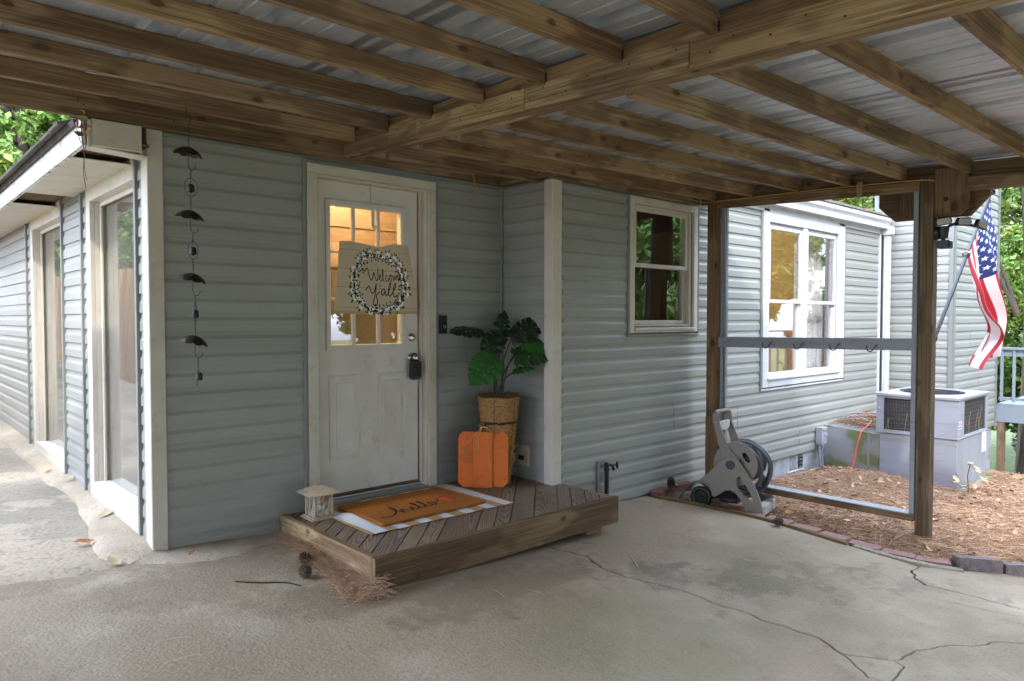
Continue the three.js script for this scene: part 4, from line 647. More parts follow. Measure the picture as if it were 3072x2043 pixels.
// cloth sign on the door with wreath and lettering
{
  const t = canvasTex(1024, 760, (x, w, h) => {
    x.fillStyle = '#cdbc9e'; x.fillRect(0, 0, w, h);
    for (let j = 0; j < h; j += 3) { x.fillStyle = 'rgba(90,72,46,' + (0.05 + 0.05 * ((j * 7) % 5) / 5) + ')'; x.fillRect(0, j, w, 1.3); } for (let i = 0; i < w; i += 3) { x.fillStyle = 'rgba(220,205,175,' + (0.05 + 0.06 * ((i * 11) % 7) / 7) + ')'; x.fillRect(i, 0, 1.2, h); }
    const r = rng(21); for (const f of [0.11, 0.37, 0.63, 0.915]) { stroke(x, [[0, f * h], [w * 0.3, (f - 0.006) * h], [w * 0.7, (f + 0.012) * h], [w, (f + 0.004) * h]], 3, 'rgba(84,68,46,0.75)'); for (let k = 0; k < 4; k++) { const a = r() * w * 0.85, y = (f - 0.03 - r() * 0.2) * h; stroke(x, [[a, y], [a + 60, y + (r() - 0.5) * 12], [a + 60 + r() * 120, y + (r() - 0.5) * 8]], 1.8, 'rgba(96,78,52,0.5)'); } }
    x.fillStyle = 'rgba(160,120,60,0.35)'; x.fillRect(0, h * 0.955, w, h * 0.045);
    // wreath of cotton bolls
    const cx = 0.535 * w, cy = 0.545 * h, RX = 0.335 * w, RY = 0.42 * h;
    const ring = []; for (let k = 0; k < 100; k++) { const a = k / 100 * Math.PI * 2; ring.push([cx + RX * 0.98 * Math.cos(a), cy + RY * 0.98 * Math.sin(a)]); } stroke(x, ring, 20, '#3a3216');
    const leaf = (px, py, a, l, c) => { x.save(); x.translate(px, py); x.rotate(a); x.fillStyle = c; x.beginPath(); x.moveTo(0, 0); x.quadraticCurveTo(l * 0.5, -l * 0.22, l, 0); x.quadraticCurveTo(l * 0.5, l * 0.22, 0, 0); x.fill(); x.restore(); };
    const N = 20; for (const pass of [0, 1]) for (let k = 0; k < N; k++) {
      const a = k / N * Math.PI * 2 + r() * 0.12, ro = pass ? 1.07 : 0.9, px = cx + RX * (ro + (r() - 0.5) * 0.05) * Math.cos(a), py = cy + RY * (ro + (r() - 0.5) * 0.05) * Math.sin(a), s = 31 + r() * 7;
      for (let q = 0; q < 6; q++) leaf(px, py, a + Math.PI + (r() - 0.5) * 3 + q, 70, ['#211c10', '#3d3a14', '#191510'][q % 3]);
      for (let q = 0; q < 5; q++) { const b = q / 5 * 6.28 + r(); x.fillStyle = ['#e9e6de', '#f2f0ea', '#dedad0'][q % 3]; x.beginPath(); x.arc(px + Math.cos(b) * s * 0.42, py + Math.sin(b) * s * 0.42, s * 0.58, 0, 7); x.fill(); }
      for (let q = 0; q < 3; q++) { const b = r() * 6.28; x.strokeStyle = '#2a2416'; x.lineWidth = 2.6; x.beginPath(); x.arc(px + Math.cos(b) * s * 0.3, py + Math.sin(b) * s * 0.3, s * 0.55, b, b + 1.3); x.stroke(); }
      for (let q = 0; q < 3; q++) leaf(px, py, a + Math.PI + (q - 1) * 0.8 + (r() - 0.5) * 0.5, 40, '#1d1811');
    }
    const k = '#17130e', S = p => p.map(q => [q[0] * w, q[1] * h]);
    // W e l c o m e
    stroke(x, S([[0.33, 0.42], [0.37, 0.36], [0.395, 0.34], [0.4, 0.42], [0.425, 0.525], [0.45, 0.5], [0.475, 0.39], [0.48, 0.44], [0.5, 0.53], [0.52, 0.5], [0.535, 0.37], [0.54, 0.345]]), 11, k);
    stroke(x, S([[0.535, 0.5], [0.56, 0.47], [0.565, 0.43], [0.55, 0.43], [0.54, 0.48], [0.555, 0.53], [0.575, 0.52], [0.6, 0.42], [0.605, 0.36], [0.592, 0.36], [0.585, 0.45], [0.592, 0.52], [0.605, 0.53]]), 9, k);
    stroke(x, S([[0.648, 0.45], [0.635, 0.44], [0.62, 0.48], [0.628, 0.53], [0.65, 0.52], [0.665, 0.48], [0.68, 0.44], [0.695, 0.45], [0.698, 0.5], [0.685, 0.53], [0.67, 0.52], [0.668, 0.46], [0.69, 0.43], [0.715, 0.45]]), 9, k);
    stroke(x, S([[0.712, 0.44], [0.72, 0.48], [0.722, 0.53], [0.735, 0.45], [0.747, 0.44], [0.75, 0.52], [0.765, 0.45], [0.777, 0.44], [0.782, 0.52], [0.795, 0.51], [0.815, 0.47], [0.82, 0.42], [0.808, 0.41], [0.8, 0.47], [0.815, 0.52], [0.86, 0.5]]), 9, k);
    // y ' a l l
    stroke(x, S([[0.36, 0.66], [0.385, 0.6], [0.405, 0.6], [0.415, 0.67], [0.44, 0.71], [0.47, 0.67], [0.49, 0.57], [0.497, 0.56], [0.485, 0.66], [0.46, 0.78], [0.445, 0.84], [0.465, 0.88], [0.5, 0.865], [0.505, 0.8], [0.48, 0.73], [0.53, 0.68]]), 11, k); stroke(x, S([[0.545, 0.575], [0.54, 0.61]]), 10, k);
    stroke(x, S([[0.6, 0.64], [0.575, 0.63], [0.55, 0.68], [0.56, 0.73], [0.585, 0.71], [0.605, 0.64], [0.6, 0.71], [0.615, 0.735], [0.65, 0.67], [0.68, 0.58], [0.68, 0.54], [0.66, 0.56], [0.64, 0.68], [0.648, 0.745], [0.67, 0.73], [0.71, 0.66], [0.745, 0.58], [0.74, 0.545], [0.72, 0.57], [0.7, 0.69], [0.71, 0.755], [0.74, 0.745], [0.78, 0.69]]), 11, k);
  });
  const sg = thing('welcome_sign', 'beige cloth sign with a cotton wreath and black lettering hung on the door glass', 'sign', [0, 0, 0]);
  const g = new THREE.PlaneGeometry(1, 1, 40, 30), p = g.attributes.position;
  for (let i = 0; i < p.count; i++) {
    const u = p.getX(i) + 0.5, v = p.getY(i) + 0.5; const xl = lerp(2.255, 2.304, v), xr = lerp(2.901, 2.832, v);
    const sag = -0.018 * Math.exp(-(((u - 0.56) / 0.2) ** 2)) * sstep(0.7, 1, v) + 0.012 * Math.exp(-(((u - 0.75) / 0.1) ** 2)) * sstep(0.8, 1, v);
    p.setXYZ(i, lerp(xl, xr, u) + 0.006 * Math.sin(v * 5), lerp(1.395, 1.862, v) + sag - 0.008 * Math.sin(u * 3.1) * (1 - v), -0.026 + 0.012 * Math.sin(u * 8 + v * 1.6) * v + 0.012 * u - 0.02 * Math.exp(-(((u - 0.62) / 0.12) ** 2)) * sstep(0.4, 1, v));
  }
  g.computeVertexNormals(); part(sg, 'cloth', g, std({ map: t, roughness: 0.95, side: THREE.DoubleSide }));
  part(sg, 'cord', tube([[2.34, 1.85, -0.02], [2.45, 1.9, -0.035], [2.575, 1.985, -0.04], [2.7, 1.9, -0.035], [2.8, 1.85, -0.02]], 0.0016, 24, 5), M.raffia);
  const st = thing('wreath_hanger', 'thin white metal strap hooked over the top of the door', 'hanger', [2.568, 2.255, -0.052]);
  part(st, 'strap', bx(-0.013, 0.013, -0.275, 0, 0, 0.0022, { b: 0.0006 }), M.door); part(st, 'hook', tube([[0, -0.272, 0.001], [0.002, -0.29, 0.006], [0.004, -0.285, 0.018], [0.004, -0.268, 0.02]], 0.008, 14, 6), M.door);
}
// ------------------------------------------------------------------ lockbox, doorbell
{
  const lb = thing('key_lockbox', 'black key lockbox hanging from the door knob', 'lockbox', [2.882, 1.0, -0.018], -0.12);
  const sh = [[0.0001, -0.07]]; part(lb, 'body', (() => { const s = poly([[-0.04, -0.05], [-0.028, -0.068], [0.028, -0.068], [0.04, -0.05], [0.04, 0.05], [0.03, 0.062], [-0.03, 0.062], [-0.04, 0.05]]); return uvBox(ext(s, 0.045, 0.006, 2)).translate(0, 0, -0.02); })(), M.black);
  part(lb, 'cover', uvBox(ext(poly([[-0.026, -0.05], [0.026, -0.05], [0.03, -0.03], [0.03, 0.048], [-0.03, 0.048], [-0.03, -0.03]]), 0.014, 0.005, 2)).translate(0, 0, 0.02), M.blackMatte);
  part(lb, 'shackle', tube([[-0.026, 0.055, 0], [-0.028, 0.085, 0], [-0.015, 0.112, -0.003], [0.012, 0.112, -0.003], [0.026, 0.085, 0], [0.025, 0.055, 0]], 0.005, 24, 8), M.black);
  part(lb, 'latch', [bx(-0.022, -0.012, -0.074, -0.064, 0.0, 0.02), bx(0.012, 0.022, -0.074, -0.064, 0.0, 0.02)], M.steel);
  const db = thing('doorbell', 'black video doorbell with a round button beside the door frame', 'doorbell', [3.086, 1.318, 0.018], 0.12);
  part(db, 'body', uvBox(ext(poly([[-0.031, -0.064], [0.031, -0.064], [0.031, 0.064], [-0.031, 0.064]]), 0.028, 0.004, 2)), M.blackMatte);
  part(db, 'face_plate', bx(-0.027, 0.027, 0.012, 0.06, 0.0282, 0.03), M.black); part(db, 'button', new THREE.TorusGeometry(0.0105, 0.0018, 8, 24).translate(0.004, -0.016, 0.0288), std({ color: lin(0.5, 0.5, 0.5), roughness: 0.4 })); part(db, 'lens', new THREE.CylinderGeometry(0.009, 0.009, 0.003, 18).rotateX(Math.PI / 2).translate(0, 0.04, 0.031), M.black);
}
// ------------------------------------------------------------------ rain chain of little umbrellas and bells
{
  const rc = thing('rain_chain', 'dark metal wind chime chain of little umbrellas and bells hanging from the first joist', 'wind chime', [1.285, 0, 0.252]);
  const link = (y0, y1) => { const g = []; const n = Math.max(1, Math.round((y0 - y1) / 0.0145)); for (let k = 0; k < n; k++) { const l = new THREE.TorusGeometry(0.0052, 0.0011, 5, 10).scale(0.8, 1.7, 1); if (k % 2) l.rotateY(Math.PI / 2); l.rotateY(0.5); g.push(l.translate(0, y0 - (k + 0.5) * (y0 - y1) / n, 0)); } return g; };
  part(rc, 'hook', tube([[0, 2.46, -0.03], [0, 2.43, -0.03], [0.002, 2.415, -0.015], [0.012, 2.4, 0], [0.004, 2.375, 0], [0, 2.352, 0]], 0.002, 24, 6), M.bronze);
  let prev = 2.352;
  for (let k = 0; k < 4; k++) {
    const top = 2.252 - k * 0.327, dx = k * 0.007, lean = [0.16, 0.18, 0.22, 0.26][k];
    part(rc, 'chain', link(prev, top + 0.02).map(g => g.translate(dx, 0, 0)), M.bronze);
    const seg = 64, pos = [], idx = []; const rings = 7; for (let j = 0; j <= rings; j++) for (let i = 0; i < seg; i++) { const a = i / seg * Math.PI * 2, sc = Math.abs(Math.cos(a * 4)), rr = 0.074 * (j / rings) * (j === rings ? 0.94 + 0.06 * sc : 1) * (0.955 + 0.045 * sc), y = -0.036 * (j / rings) ** 2 - (j / rings) ** 2 * 0.008 * sc; pos.push(rr * Math.cos(a), y, rr * Math.sin(a)); }
    for (let j = 0; j < rings; j++) for (let i = 0; i < seg; i++) { const a = j * seg + i, b = j * seg + (i + 1) % seg, c = a + seg, d = b + seg; idx.push(a, b, c, b, d, c); }
    const ug = new THREE.BufferGeometry(); ug.setAttribute('position', new THREE.Float32BufferAttribute(pos, 3)); ug.setAttribute('uv', new THREE.Float32BufferAttribute(new Float32Array(pos.length / 3 * 2), 2)); ug.setIndex(idx); ug.computeVertexNormals(); ug.rotateZ(-lean * 0.8); ug.rotateX(0.12);
    const bm = M.bronze.clone(); bm.side = THREE.DoubleSide; const u = part(rc, 'umbrella', ug.translate(dx, top, 0), bm);
    part(u, 'handle', tube([[dx, top + 0.02, 0], [dx - 0.001, top - 0.04, 0], [dx - 0.003, top - 0.095, 0], [dx + 0.006, top - 0.115, 0], [dx + 0.02, top - 0.117, 0], [dx + 0.032, top - 0.105, 0], [dx + 0.033, top - 0.092, 0]], 0.0018, 30, 6), M.bronze);
    const by0 = top - 0.118, X = dx + 0.012;
    if (k < 3) {
      part(rc, 'chain', link(by0, by0 - 0.045).map(g => g.translate(X - 0.004, 0, 0)), M.bronze);
      const rg = new THREE.TorusGeometry(0.041, 0.0016, 6, 36).scale(0.84, 1.12, 1); rg.rotateY([0.1, 0.5, 1.05][k]); part(rc, 'ring', rg.translate(X - 0.004, by0 - 0.09, 0), M.bronze);
      part(rc, 'bell', [new THREE.LatheGeometry([[0.0001, 0.02], [0.01, 0.019], [0.016, 0.012], [0.017, 0], [0.0175, -0.02], [0.0165, -0.02], [0.015, 0.0], [0.0001, 0.014]].map(q => new THREE.Vector2(...q)), 20).translate(X - 0.004, by0 - 0.093, 0), cyl(0.0012, 0.0012, 0.05, X - 0.004, by0 - 0.06, 0, 6), new THREE.SphereGeometry(0.005, 8, 6).translate(X - 0.004, by0 - 0.116, 0)], M.iron);
      prev = by0 - 0.137;
    } else {
      part(rc, 'chain', link(by0, by0 - 0.075).map(g => g.translate(X, 0, 0)), M.bronze);
      part(rc, 'bell', [new THREE.LatheGeometry([[0.0001, 0.022], [0.011, 0.021], [0.0165, 0.013], [0.017, -0.018], [0.016, -0.018], [0.0001, 0.014]].map(q => new THREE.Vector2(...q)), 20).translate(X + 0.004, by0 - 0.1, 0), cyl(0.0016, 0.0016, 0.04, X - 0.006, by0 - 0.125, 0, 6), new THREE.TorusGeometry(0.011, 0.0013, 5, 14).translate(X + 0.004, by0 - 0.083, 0.002)], M.iron);
    }
  }
}
// ------------------------------------------------------------------ lantern
{
  const ln = thing('lantern', 'cream metal lantern with cut out reeds standing on the left corner of the step', 'lantern', [2.03, 0.163, 0.2], -0.02);
  part(ln, 'base', [bx(-0.082, 0.082, 0, 0.009, -0.082, 0.082), bx(-0.07, 0.07, 0.0092, 0.016, -0.07, 0.07)], M.cream);
  for (const [a, b] of [[-1, -1], [1, -1], [-1, 1], [1, 1]]) part(ln, 'corner_post', bx(a * 0.056 - 0.006, a * 0.056 + 0.006, 0.016, 0.155, b * 0.056 - 0.006, b * 0.056 + 0.006), M.cream);
  const reed = () => { const g = []; for (const [x, l, w, h] of [[-0.03, -0.1, 0.007, 0.1], [-0.012, 0.12, 0.006, 0.13], [0.0, -0.06, 0.005, 0.115], [0.02, 0.2, 0.007, 0.085], [0.034, 0.05, 0.006, 0.12]]) g.push(ext(poly([[x - w / 2, 0.018], [x + w / 2, 0.018], [x + l * h * 0.6 + w * 0.4, 0.018 + h * 0.7], [x + l * h, 0.018 + h], [x + l * h * 0.5 - w * 0.5, 0.018 + h * 0.6]]), 0.0018)); for (let k = 0; k < 7; k++) { const x = -0.045 + k * 0.014; g.push(ext(poly([[x - 0.005, 0.017], [x + 0.006, 0.017], [x + (k % 2 ? 0.01 : -0.008), 0.04 + (k % 3) * 0.012]]), 0.0018)); } g.push(ext(poly(circ(0.022, 0.045, 0.016, 14)), 0.0019)); return merge(g.map(q => uvBox(q))); };
  for (let k = 0; k < 4; k++) { part(ln, 'reed_panel', reed().translate(0, 0, 0.055).rotateY(k * Math.PI / 2), M.cream); part(ln, 'pane', bx(-0.05, 0.05, 0.018, 0.15, 0.0485, 0.05, { b: 0 }).rotateY(k * Math.PI / 2), M.glass); }
  const rs = []; for (let k = 0; k < 4; k++) { const s = poly([[-0.105, 0], [0.105, 0], [0.02, 0.1], [-0.02, 0.1]]); const r = rng(60 + k); for (let q = 0; q < 9; q++) { const x = -0.075 + (q % 5) * 0.036 + (r() - 0.5) * 0.01, y = 0.014 + Math.floor(q / 5) * 0.036, a = r() * 3; if (Math.abs(x) > 0.085 - y * 0.75) continue; hole(s, [[x, y], [x + 0.016 * Math.cos(a), y + 0.008 + 0.006 * Math.sin(a)], [x + 0.004, y + 0.018]]); } const g = ext(s, 0.002); g.rotateX(-1.13); g.translate(0, 0.152, 0.105); g.rotateY(k * Math.PI / 2); rs.push(uvBox(g)); }
  part(ln, 'roof', [...rs, cyl(0.006, 0.004, 0.02, 0, 0.205, 0, 10)], M.cream); part(ln, 'ring', new THREE.TorusGeometry(0.009, 0.0015, 6, 16).translate(0, 0.222, 0), M.cream);
  part(ln, 'candle', cyl(0.026, 0.026, 0.06, 0, 0.047, 0, 18), std({ color: lin(0.6, 0.58, 0.52), roughness: 0.7 }));
}
// ------------------------------------------------------------------ wooden pumpkin
{
  const pk = thing('wooden_pumpkin', 'orange painted wooden board pumpkin leaning in front of the basket', 'pumpkin', [3.262, 0.162, 0.272], -0.735);
  const H = 0.395, hw = 0.178, lean = -0.07; const tilt = g => { g.rotateX(lean); return g; };
  const bd = (pts, d, z) => uvBox(tilt(ext(poly(pts), d, 0.002).translate(0, 0, z)), 1, R0(), R0());
  part(pk, 'board', bd([[-hw + 0.034, 0], [-0.074, 0], [-0.074, H], [-hw + 0.034, H], [-hw, H - 0.036], [-hw, 0.036]], 0.018, 0), M.orange);
  part(pk, 'board', bd([[0.066, 0], [hw - 0.034, 0], [hw, 0.036], [hw, H - 0.036], [hw - 0.034, H], [0.066, H]], 0.018, 0), M.orange);
  part(pk, 'board', bd([[-0.0735, -0.002], [0.0655, -0.002], [0.0655, H - 0.002], [-0.0735, H - 0.002]], 0.02, 0.014), M.orange);
  part(pk, 'back_batten', [0.08, 0.3].map(y => tilt(bx(-0.15, 0.15, y, y + 0.04, -0.02, -0.001))), M.stem);
  part(pk, 'stem', tilt(cyl(0.022, 0.02, 0.075, -0.002, H + 0.03, 0.004, 14)), M.stem);
  const z = 0.039, rf = (pts, r = 0.002) => tilt(tube(pts, r, 24, 5));
  part(pk, 'raffia_bow', [rf([[-0.02, H + 0.028, z], [0.0, H + 0.034, z + 0.004], [0.03, H + 0.026, z]], 0.006), rf([[-0.012, H + 0.026, z], [-0.026, H - 0.02, z + 0.002], [-0.042, H - 0.08, z], [-0.045, H - 0.12, z], [-0.06, H - 0.19, z]], 0.0028), rf([[-0.012, H + 0.026, z], [-0.045, H - 0.005, z], [-0.08, H - 0.04, z]], 0.0022), rf([[-0.036, H - 0.07, z], [-0.03, H - 0.1, z], [-0.04, H - 0.135, z]], 0.0022), rf([[0.02, H + 0.026, z], [0.03, H - 0.06, z], [0.04, H - 0.17, z], [0.05, H - 0.32, z - 0.012]], 0.0018), rf([[0.02, H + 0.026, z], [0.045, H + 0.008, z], [0.07, H - 0.03, z - 0.01]], 0.0018), rf([[-0.02, H + 0.03, z], [-0.035, H + 0.045, z], [-0.01, H + 0.04, z]], 0.0018)], M.raffia);
}
// ------------------------------------------------------------------ basket with a monstera
{
  const pl = thing('potted_plant', 'dark green split leaf plant in a tall woven basket in the wall recess', 'plant', [3.43, 0.16, 0.245]);
  const h = 0.64, r0 = 0.078, r1 = 0.15, prof = []; const rows = 34; for (let k = 0; k < rows; k++) for (let q = 0; q < 5; q++) { const t = (k + q / 5) / rows, a = q / 5 * Math.PI; prof.push(new THREE.Vector2(lerp(r0, r1, t) + 0.0075 * Math.sin(a), t * h)); } prof.push(new THREE.Vector2(r1 - 0.012, h), new THREE.Vector2(r1 - 0.014, h - 0.06), new THREE.Vector2(0.001, h - 0.06)); prof.unshift(new THREE.Vector2(0.001, 0));
  const bg = new THREE.LatheGeometry(prof, 44), p = bg.attributes.position, uv = bg.attributes.uv; for (let i = 0; i < p.count; i++) { const a = Math.atan2(p.getZ(i), p.getX(i)), row = Math.floor(p.getY(i) / h * rows); const w = 1 + 0.02 * Math.sin(a * 9 + row * 2.1) + 0.012 * Math.sin(a * 23 + row * 5); p.setX(i, p.getX(i) * w); p.setZ(i, p.getZ(i) * w); p.setY(i, p.getY(i) + 0.003 * Math.sin(a * 5 + row)); uv.setXY(i, uv.getX(i) * 1.4, p.getY(i) * 1.7); } bg.computeVertexNormals();
  const bk = part(pl, 'basket', bg, M.wicker); part(bk, 'band', new THREE.CylinderGeometry(0.14, 0.133, 0.022, 40, 1, true).translate(0, 0.452, 0), (() => { const m = M.blackMatte.clone(); m.side = THREE.DoubleSide; return m; })());
  part(bk, 'rib', [0, 1, 2, 3, 4, 5].map(k => { const a = k * Math.PI / 3 + 0.4; return tube([[Math.cos(a) * (r0 + 0.01), 0.01, Math.sin(a) * (r0 + 0.01)], [Math.cos(a) * (r1 + 0.009), h, Math.sin(a) * (r1 + 0.009)]], 0.0022, 4, 5); }), M.stem);
  const mg = []; const mr = rng(14); for (let k = 0; k < 260; k++) { const a = mr() * 6.28, q = Math.sqrt(mr()) * 0.145, b = new THREE.BoxGeometry(0.004, 0.03 + mr() * 0.03, 0.004).toNonIndexed(); b.rotateX((mr() - 0.5) * 2.4); b.rotateZ((mr() - 0.5) * 2.4); mg.push(b.translate(q * Math.cos(a), h - 0.012 + mr() * 0.02, q * Math.sin(a))); } const ms = part(pl, 'moss', mg, M.moss); ms.userData.kind = 'stuff';
  // split leaf: outline with notches and holes, folded along the midrib
  const leafGeo = (len, wid, fold, droop, seed) => {
    const r = rng(seed), R = [], n = 7; const half = t => wid * Math.pow(Math.sin(Math.PI * Math.min(1, 0.1 + t * 0.9)), 0.62) * (1 - 0.25 * t); const side = s => { const o = [[0, 0.0]]; o.push([s * wid * 0.42, -0.07 * len], [s * wid * 0.8, -0.02 * len]); for (let k = 0; k < n; k++) { const t0 = 0.04 + k / n * 0.9, t1 = t0 + 0.9 / n; const w0 = half(t0), w1 = half(t1 - 0.02); o.push([s * w0, t0 * len], [s * lerp(w0, w1, 0.6) * 1.03, lerp(t0, t1, 0.55) * len], [s * w1 * 0.98, (t1 - 0.025) * len]); if (k > 0 && k < n - 1) o.push([s * w1 * (0.42 + r() * 0.2), (t1 - 0.055) * len], [s * w1 * 0.97, (t1 + 0.004) * len]); } return o; };
    const a = side(1), b = side(-1).slice(1).reverse(); const s = poly([...a, [0, len * 1.03], ...b]);
    for (const sd of [1, -1]) for (let k = 1; k < 4; k++) { const y = (0.16 + k * 0.15) * len, x = sd * wid * 0.24; hole(s, circ(0, 0, 1, 9).map(q => [x + q[0] * wid * 0.1 + sd * q[1] * 0, y + q[1] * len * 0.018 + Math.abs(q[0]) * 0.0])); }
    let g = new THREE.ExtrudeGeometry(s, { depth: 0.0012, bevelEnabled: false }); // refine by subdivision so that it can bend
    for (let it = 0; it < 2; it++) { const P = g.attributes.position.array, o = []; const T = (A, B, C) => { const m = (p, q) => [(p[0] + q[0]) / 2, (p[1] + q[1]) / 2, (p[2] + q[2]) / 2], ab = m(A, B), bc = m(B, C), ca = m(C, A); o.push(...A, ...ab, ...ca, ...ab, ...B, ...bc, ...ca, ...bc, ...C, ...ab, ...bc, ...ca); }; for (let i = 0; i < P.length; i += 9) T([P[i], P[i + 1], P[i + 2]], [P[i + 3], P[i + 4], P[i + 5]], [P[i + 6], P[i + 7], P[i + 8]]); g = new THREE.BufferGeometry(); g.setAttribute('position', new THREE.Float32BufferAttribute(o, 3)); }
    const p = g.attributes.position; for (let i = 0; i < p.count; i++) { const x = p.getX(i), y = p.getY(i), z = p.getZ(i); p.setXYZ(i, x * (1 - 0.12 * Math.abs(fold)), y, z + fold * Math.abs(x) * 0.8 - droop * (y / len) ** 2 * len + 0.006 * Math.sin(y / len * 26) * Math.abs(x) / wid); } g.computeVertexNormals();
    g.setAttribute('uv', new THREE.Float32BufferAttribute(new Float32Array(p.count * 2), 2)); return g;
  };
  const stemTop = h - 0.02;
  // base of each leaf, tip direction, facing normal hint, size
  const leaves = [
    [[-0.12, 0.93, 0.1], [-0.72, -0.42, 0.2], [-0.3, 0.45, 0.84], 0.235, 0.12, 0.1, 1], [[-0.14, 1.12, -0.02], [-0.92, 0.16, 0.18], [-0.1, 0.9, 0.42], 0.25, 0.1, 0.35, 2], [[-0.02, 1.08, -0.04], [-0.3, -0.75, 0.25], [-0.5, 0.25, 0.83], 0.2, 0.085, 0.1, 2],
    [[0.03, 1.0, -0.04], [0.18, 0.95, 0.1], [-0.6, 0.0, 0.8], 0.22, 0.075, 0.3, 2], [[0.07, 1.06, 0.06], [0.62, 0.52, 0.42], [-0.45, 0.62, 0.6], 0.27, 0.1, 0.25, 2], [[0.05, 0.93, 0.12], [0.62, 0.22, 0.55], [-0.55, 0.62, 0.55], 0.26, 0.11, 0.2, 0], [[0.03, 0.82, 0.13], [0.55, 0.3, 0.6], [-0.4, 0.8, 0.4], 0.13, 0.04, 0.2, 1], [[0.13, 1.02, 0.12], [0.5, 0.05, 0.62], [-0.5, 0.7, 0.5], 0.2, 0.09, 0.2, 1]];
  leaves.forEach(([b, d, nn, len, wid, fold, mi], i) => {
    const y = V(...d).normalize(), zz = V(...nn).normalize(), x = new THREE.Vector3().crossVectors(y, zz).normalize(), z = new THREE.Vector3().crossVectors(x, y).normalize();
    const g = leafGeo(len * 1.2, wid * 1.1, -fold, 0.25, 90 + i); g.applyMatrix4(new THREE.Matrix4().makeBasis(x, y, z)); g.translate(...b); const lf = part(pl, 'leaf', g, M.leafPlant[mi]);
    part(lf, 'midrib', tube([V(...b), V(...b).addScaledVector(y, len * 0.45).addScaledVector(z, 0.004), V(...b).addScaledVector(y, len * 0.9).addScaledVector(z, -0.2 * len + 0.003)], 0.0016, 10, 5), M.stalk);
    const s0 = V((i % 3 - 1) * 0.025, stemTop - 0.05, ((i * 7) % 5 - 2) * 0.012), m = V(lerp(s0.x, b[0], 0.35), lerp(stemTop, b[1], 0.62), lerp(s0.z, b[2], 0.35)); part(pl, 'stalk', tube([s0, m, V(...b)], 0.0045, 16, 6), M.stalk);
  });
}
// ------------------------------------------------------------------ yellow extension cord along the beams
{
  const c = thing('extension_cord', 'yellow extension cord stapled along the house beams and hanging loose beside the door', 'cord');
  part(c, 'cable', tube([[3.319, 2.218, 0.075], [3.345, 2.25, 0.072], [3.352, 2.3, 0.072], [3.345, 2.38, 0.072], [3.335, 2.412, 0.072], [3.361, 2.446, 0.072], [3.43, 2.468, 0.071], [3.5, 2.466, 0.071], [3.578, 2.474, 0.074], [3.594, 2.468, 0.1], [3.594, 2.452, 0.22], [3.594, 2.445, 0.345], [3.594, 2.412, 0.48], [3.594, 2.416, 0.57], [3.606, 2.416, 0.618], [3.68, 2.42, 0.618], [3.854, 2.422, 0.618], [4.276, 2.412, 0.618], [4.728, 2.407, 0.617], [5.186, 2.405, 0.617], [5.33, 2.37, 0.64], [5.385, 2.352, 0.7]], 0.0042, 200, 6), M.cordO);
  part(c, 'cable', tube([[5.385, 2.352, 0.7], [5.376, 2.348, 0.85], [5.376, 2.338, 1.477], [5.376, 2.322, 2.0], [5.376, 2.305, 2.37], [5.39, 2.3, 2.44], [5.41, 2.285, 2.48], [5.44, 2.23, 2.479], [5.44, 2.12, 2.479], [5.43, 1.98, 2.479]], 0.0042, 120, 6), M.cordO);
  part(c, 'clip', [[3.43, 2.468, 0.07], [3.854, 2.422, 0.616], [4.276, 2.412, 0.616], [4.728, 2.407, 0.615]].map(p => bx(p[0] - 0.003, p[0] + 0.003, p[1] - 0.008, p[1] + 0.008, p[2] - 0.002, p[2] + 0.007, { b: 0 })), M.black);
}
// ------------------------------------------------------------------ water tap
{
  const t = thing('water_tap', 'dark iron water tap on a standpipe against the grey siding', 'tap', [4.232, 0, 0.592]);
  part(t, 'pipe', [cyl(0.017, 0.017, 0.34, 0, 0.07, 0, 16), new THREE.SphereGeometry(0.021, 14, 10).translate(0, 0.235, 0), cyl(0.022, 0.022, 0.024, 0, 0.2, 0, 12)], M.iron);
  part(t, 'spout', [tube([[0, 0.235, 0], [0.03, 0.232, 0.008], [0.055, 0.22, 0.014], [0.062, 0.2, 0.016]], 0.011, 16, 10), new THREE.CylinderGeometry(0.014, 0.014, 0.016, 14).translate(0.062, 0.196, 0.016)], M.iron);
  const w = new THREE.TorusGeometry(0.024, 0.005, 8, 22); const sp = [w]; for (let k = 0; k < 3; k++) sp.push(new THREE.CylinderGeometry(0.003, 0.003, 0.046, 6).rotateZ(k * Math.PI / 3)); sp.push(new THREE.CylinderGeometry(0.005, 0.005, 0.04, 8).rotateX(Math.PI / 2).translate(0, 0, -0.02)); part(t, 'hand_wheel', merge(sp).rotateY(0.9).translate(0.088, 0.226, 0.03), M.iron);
}
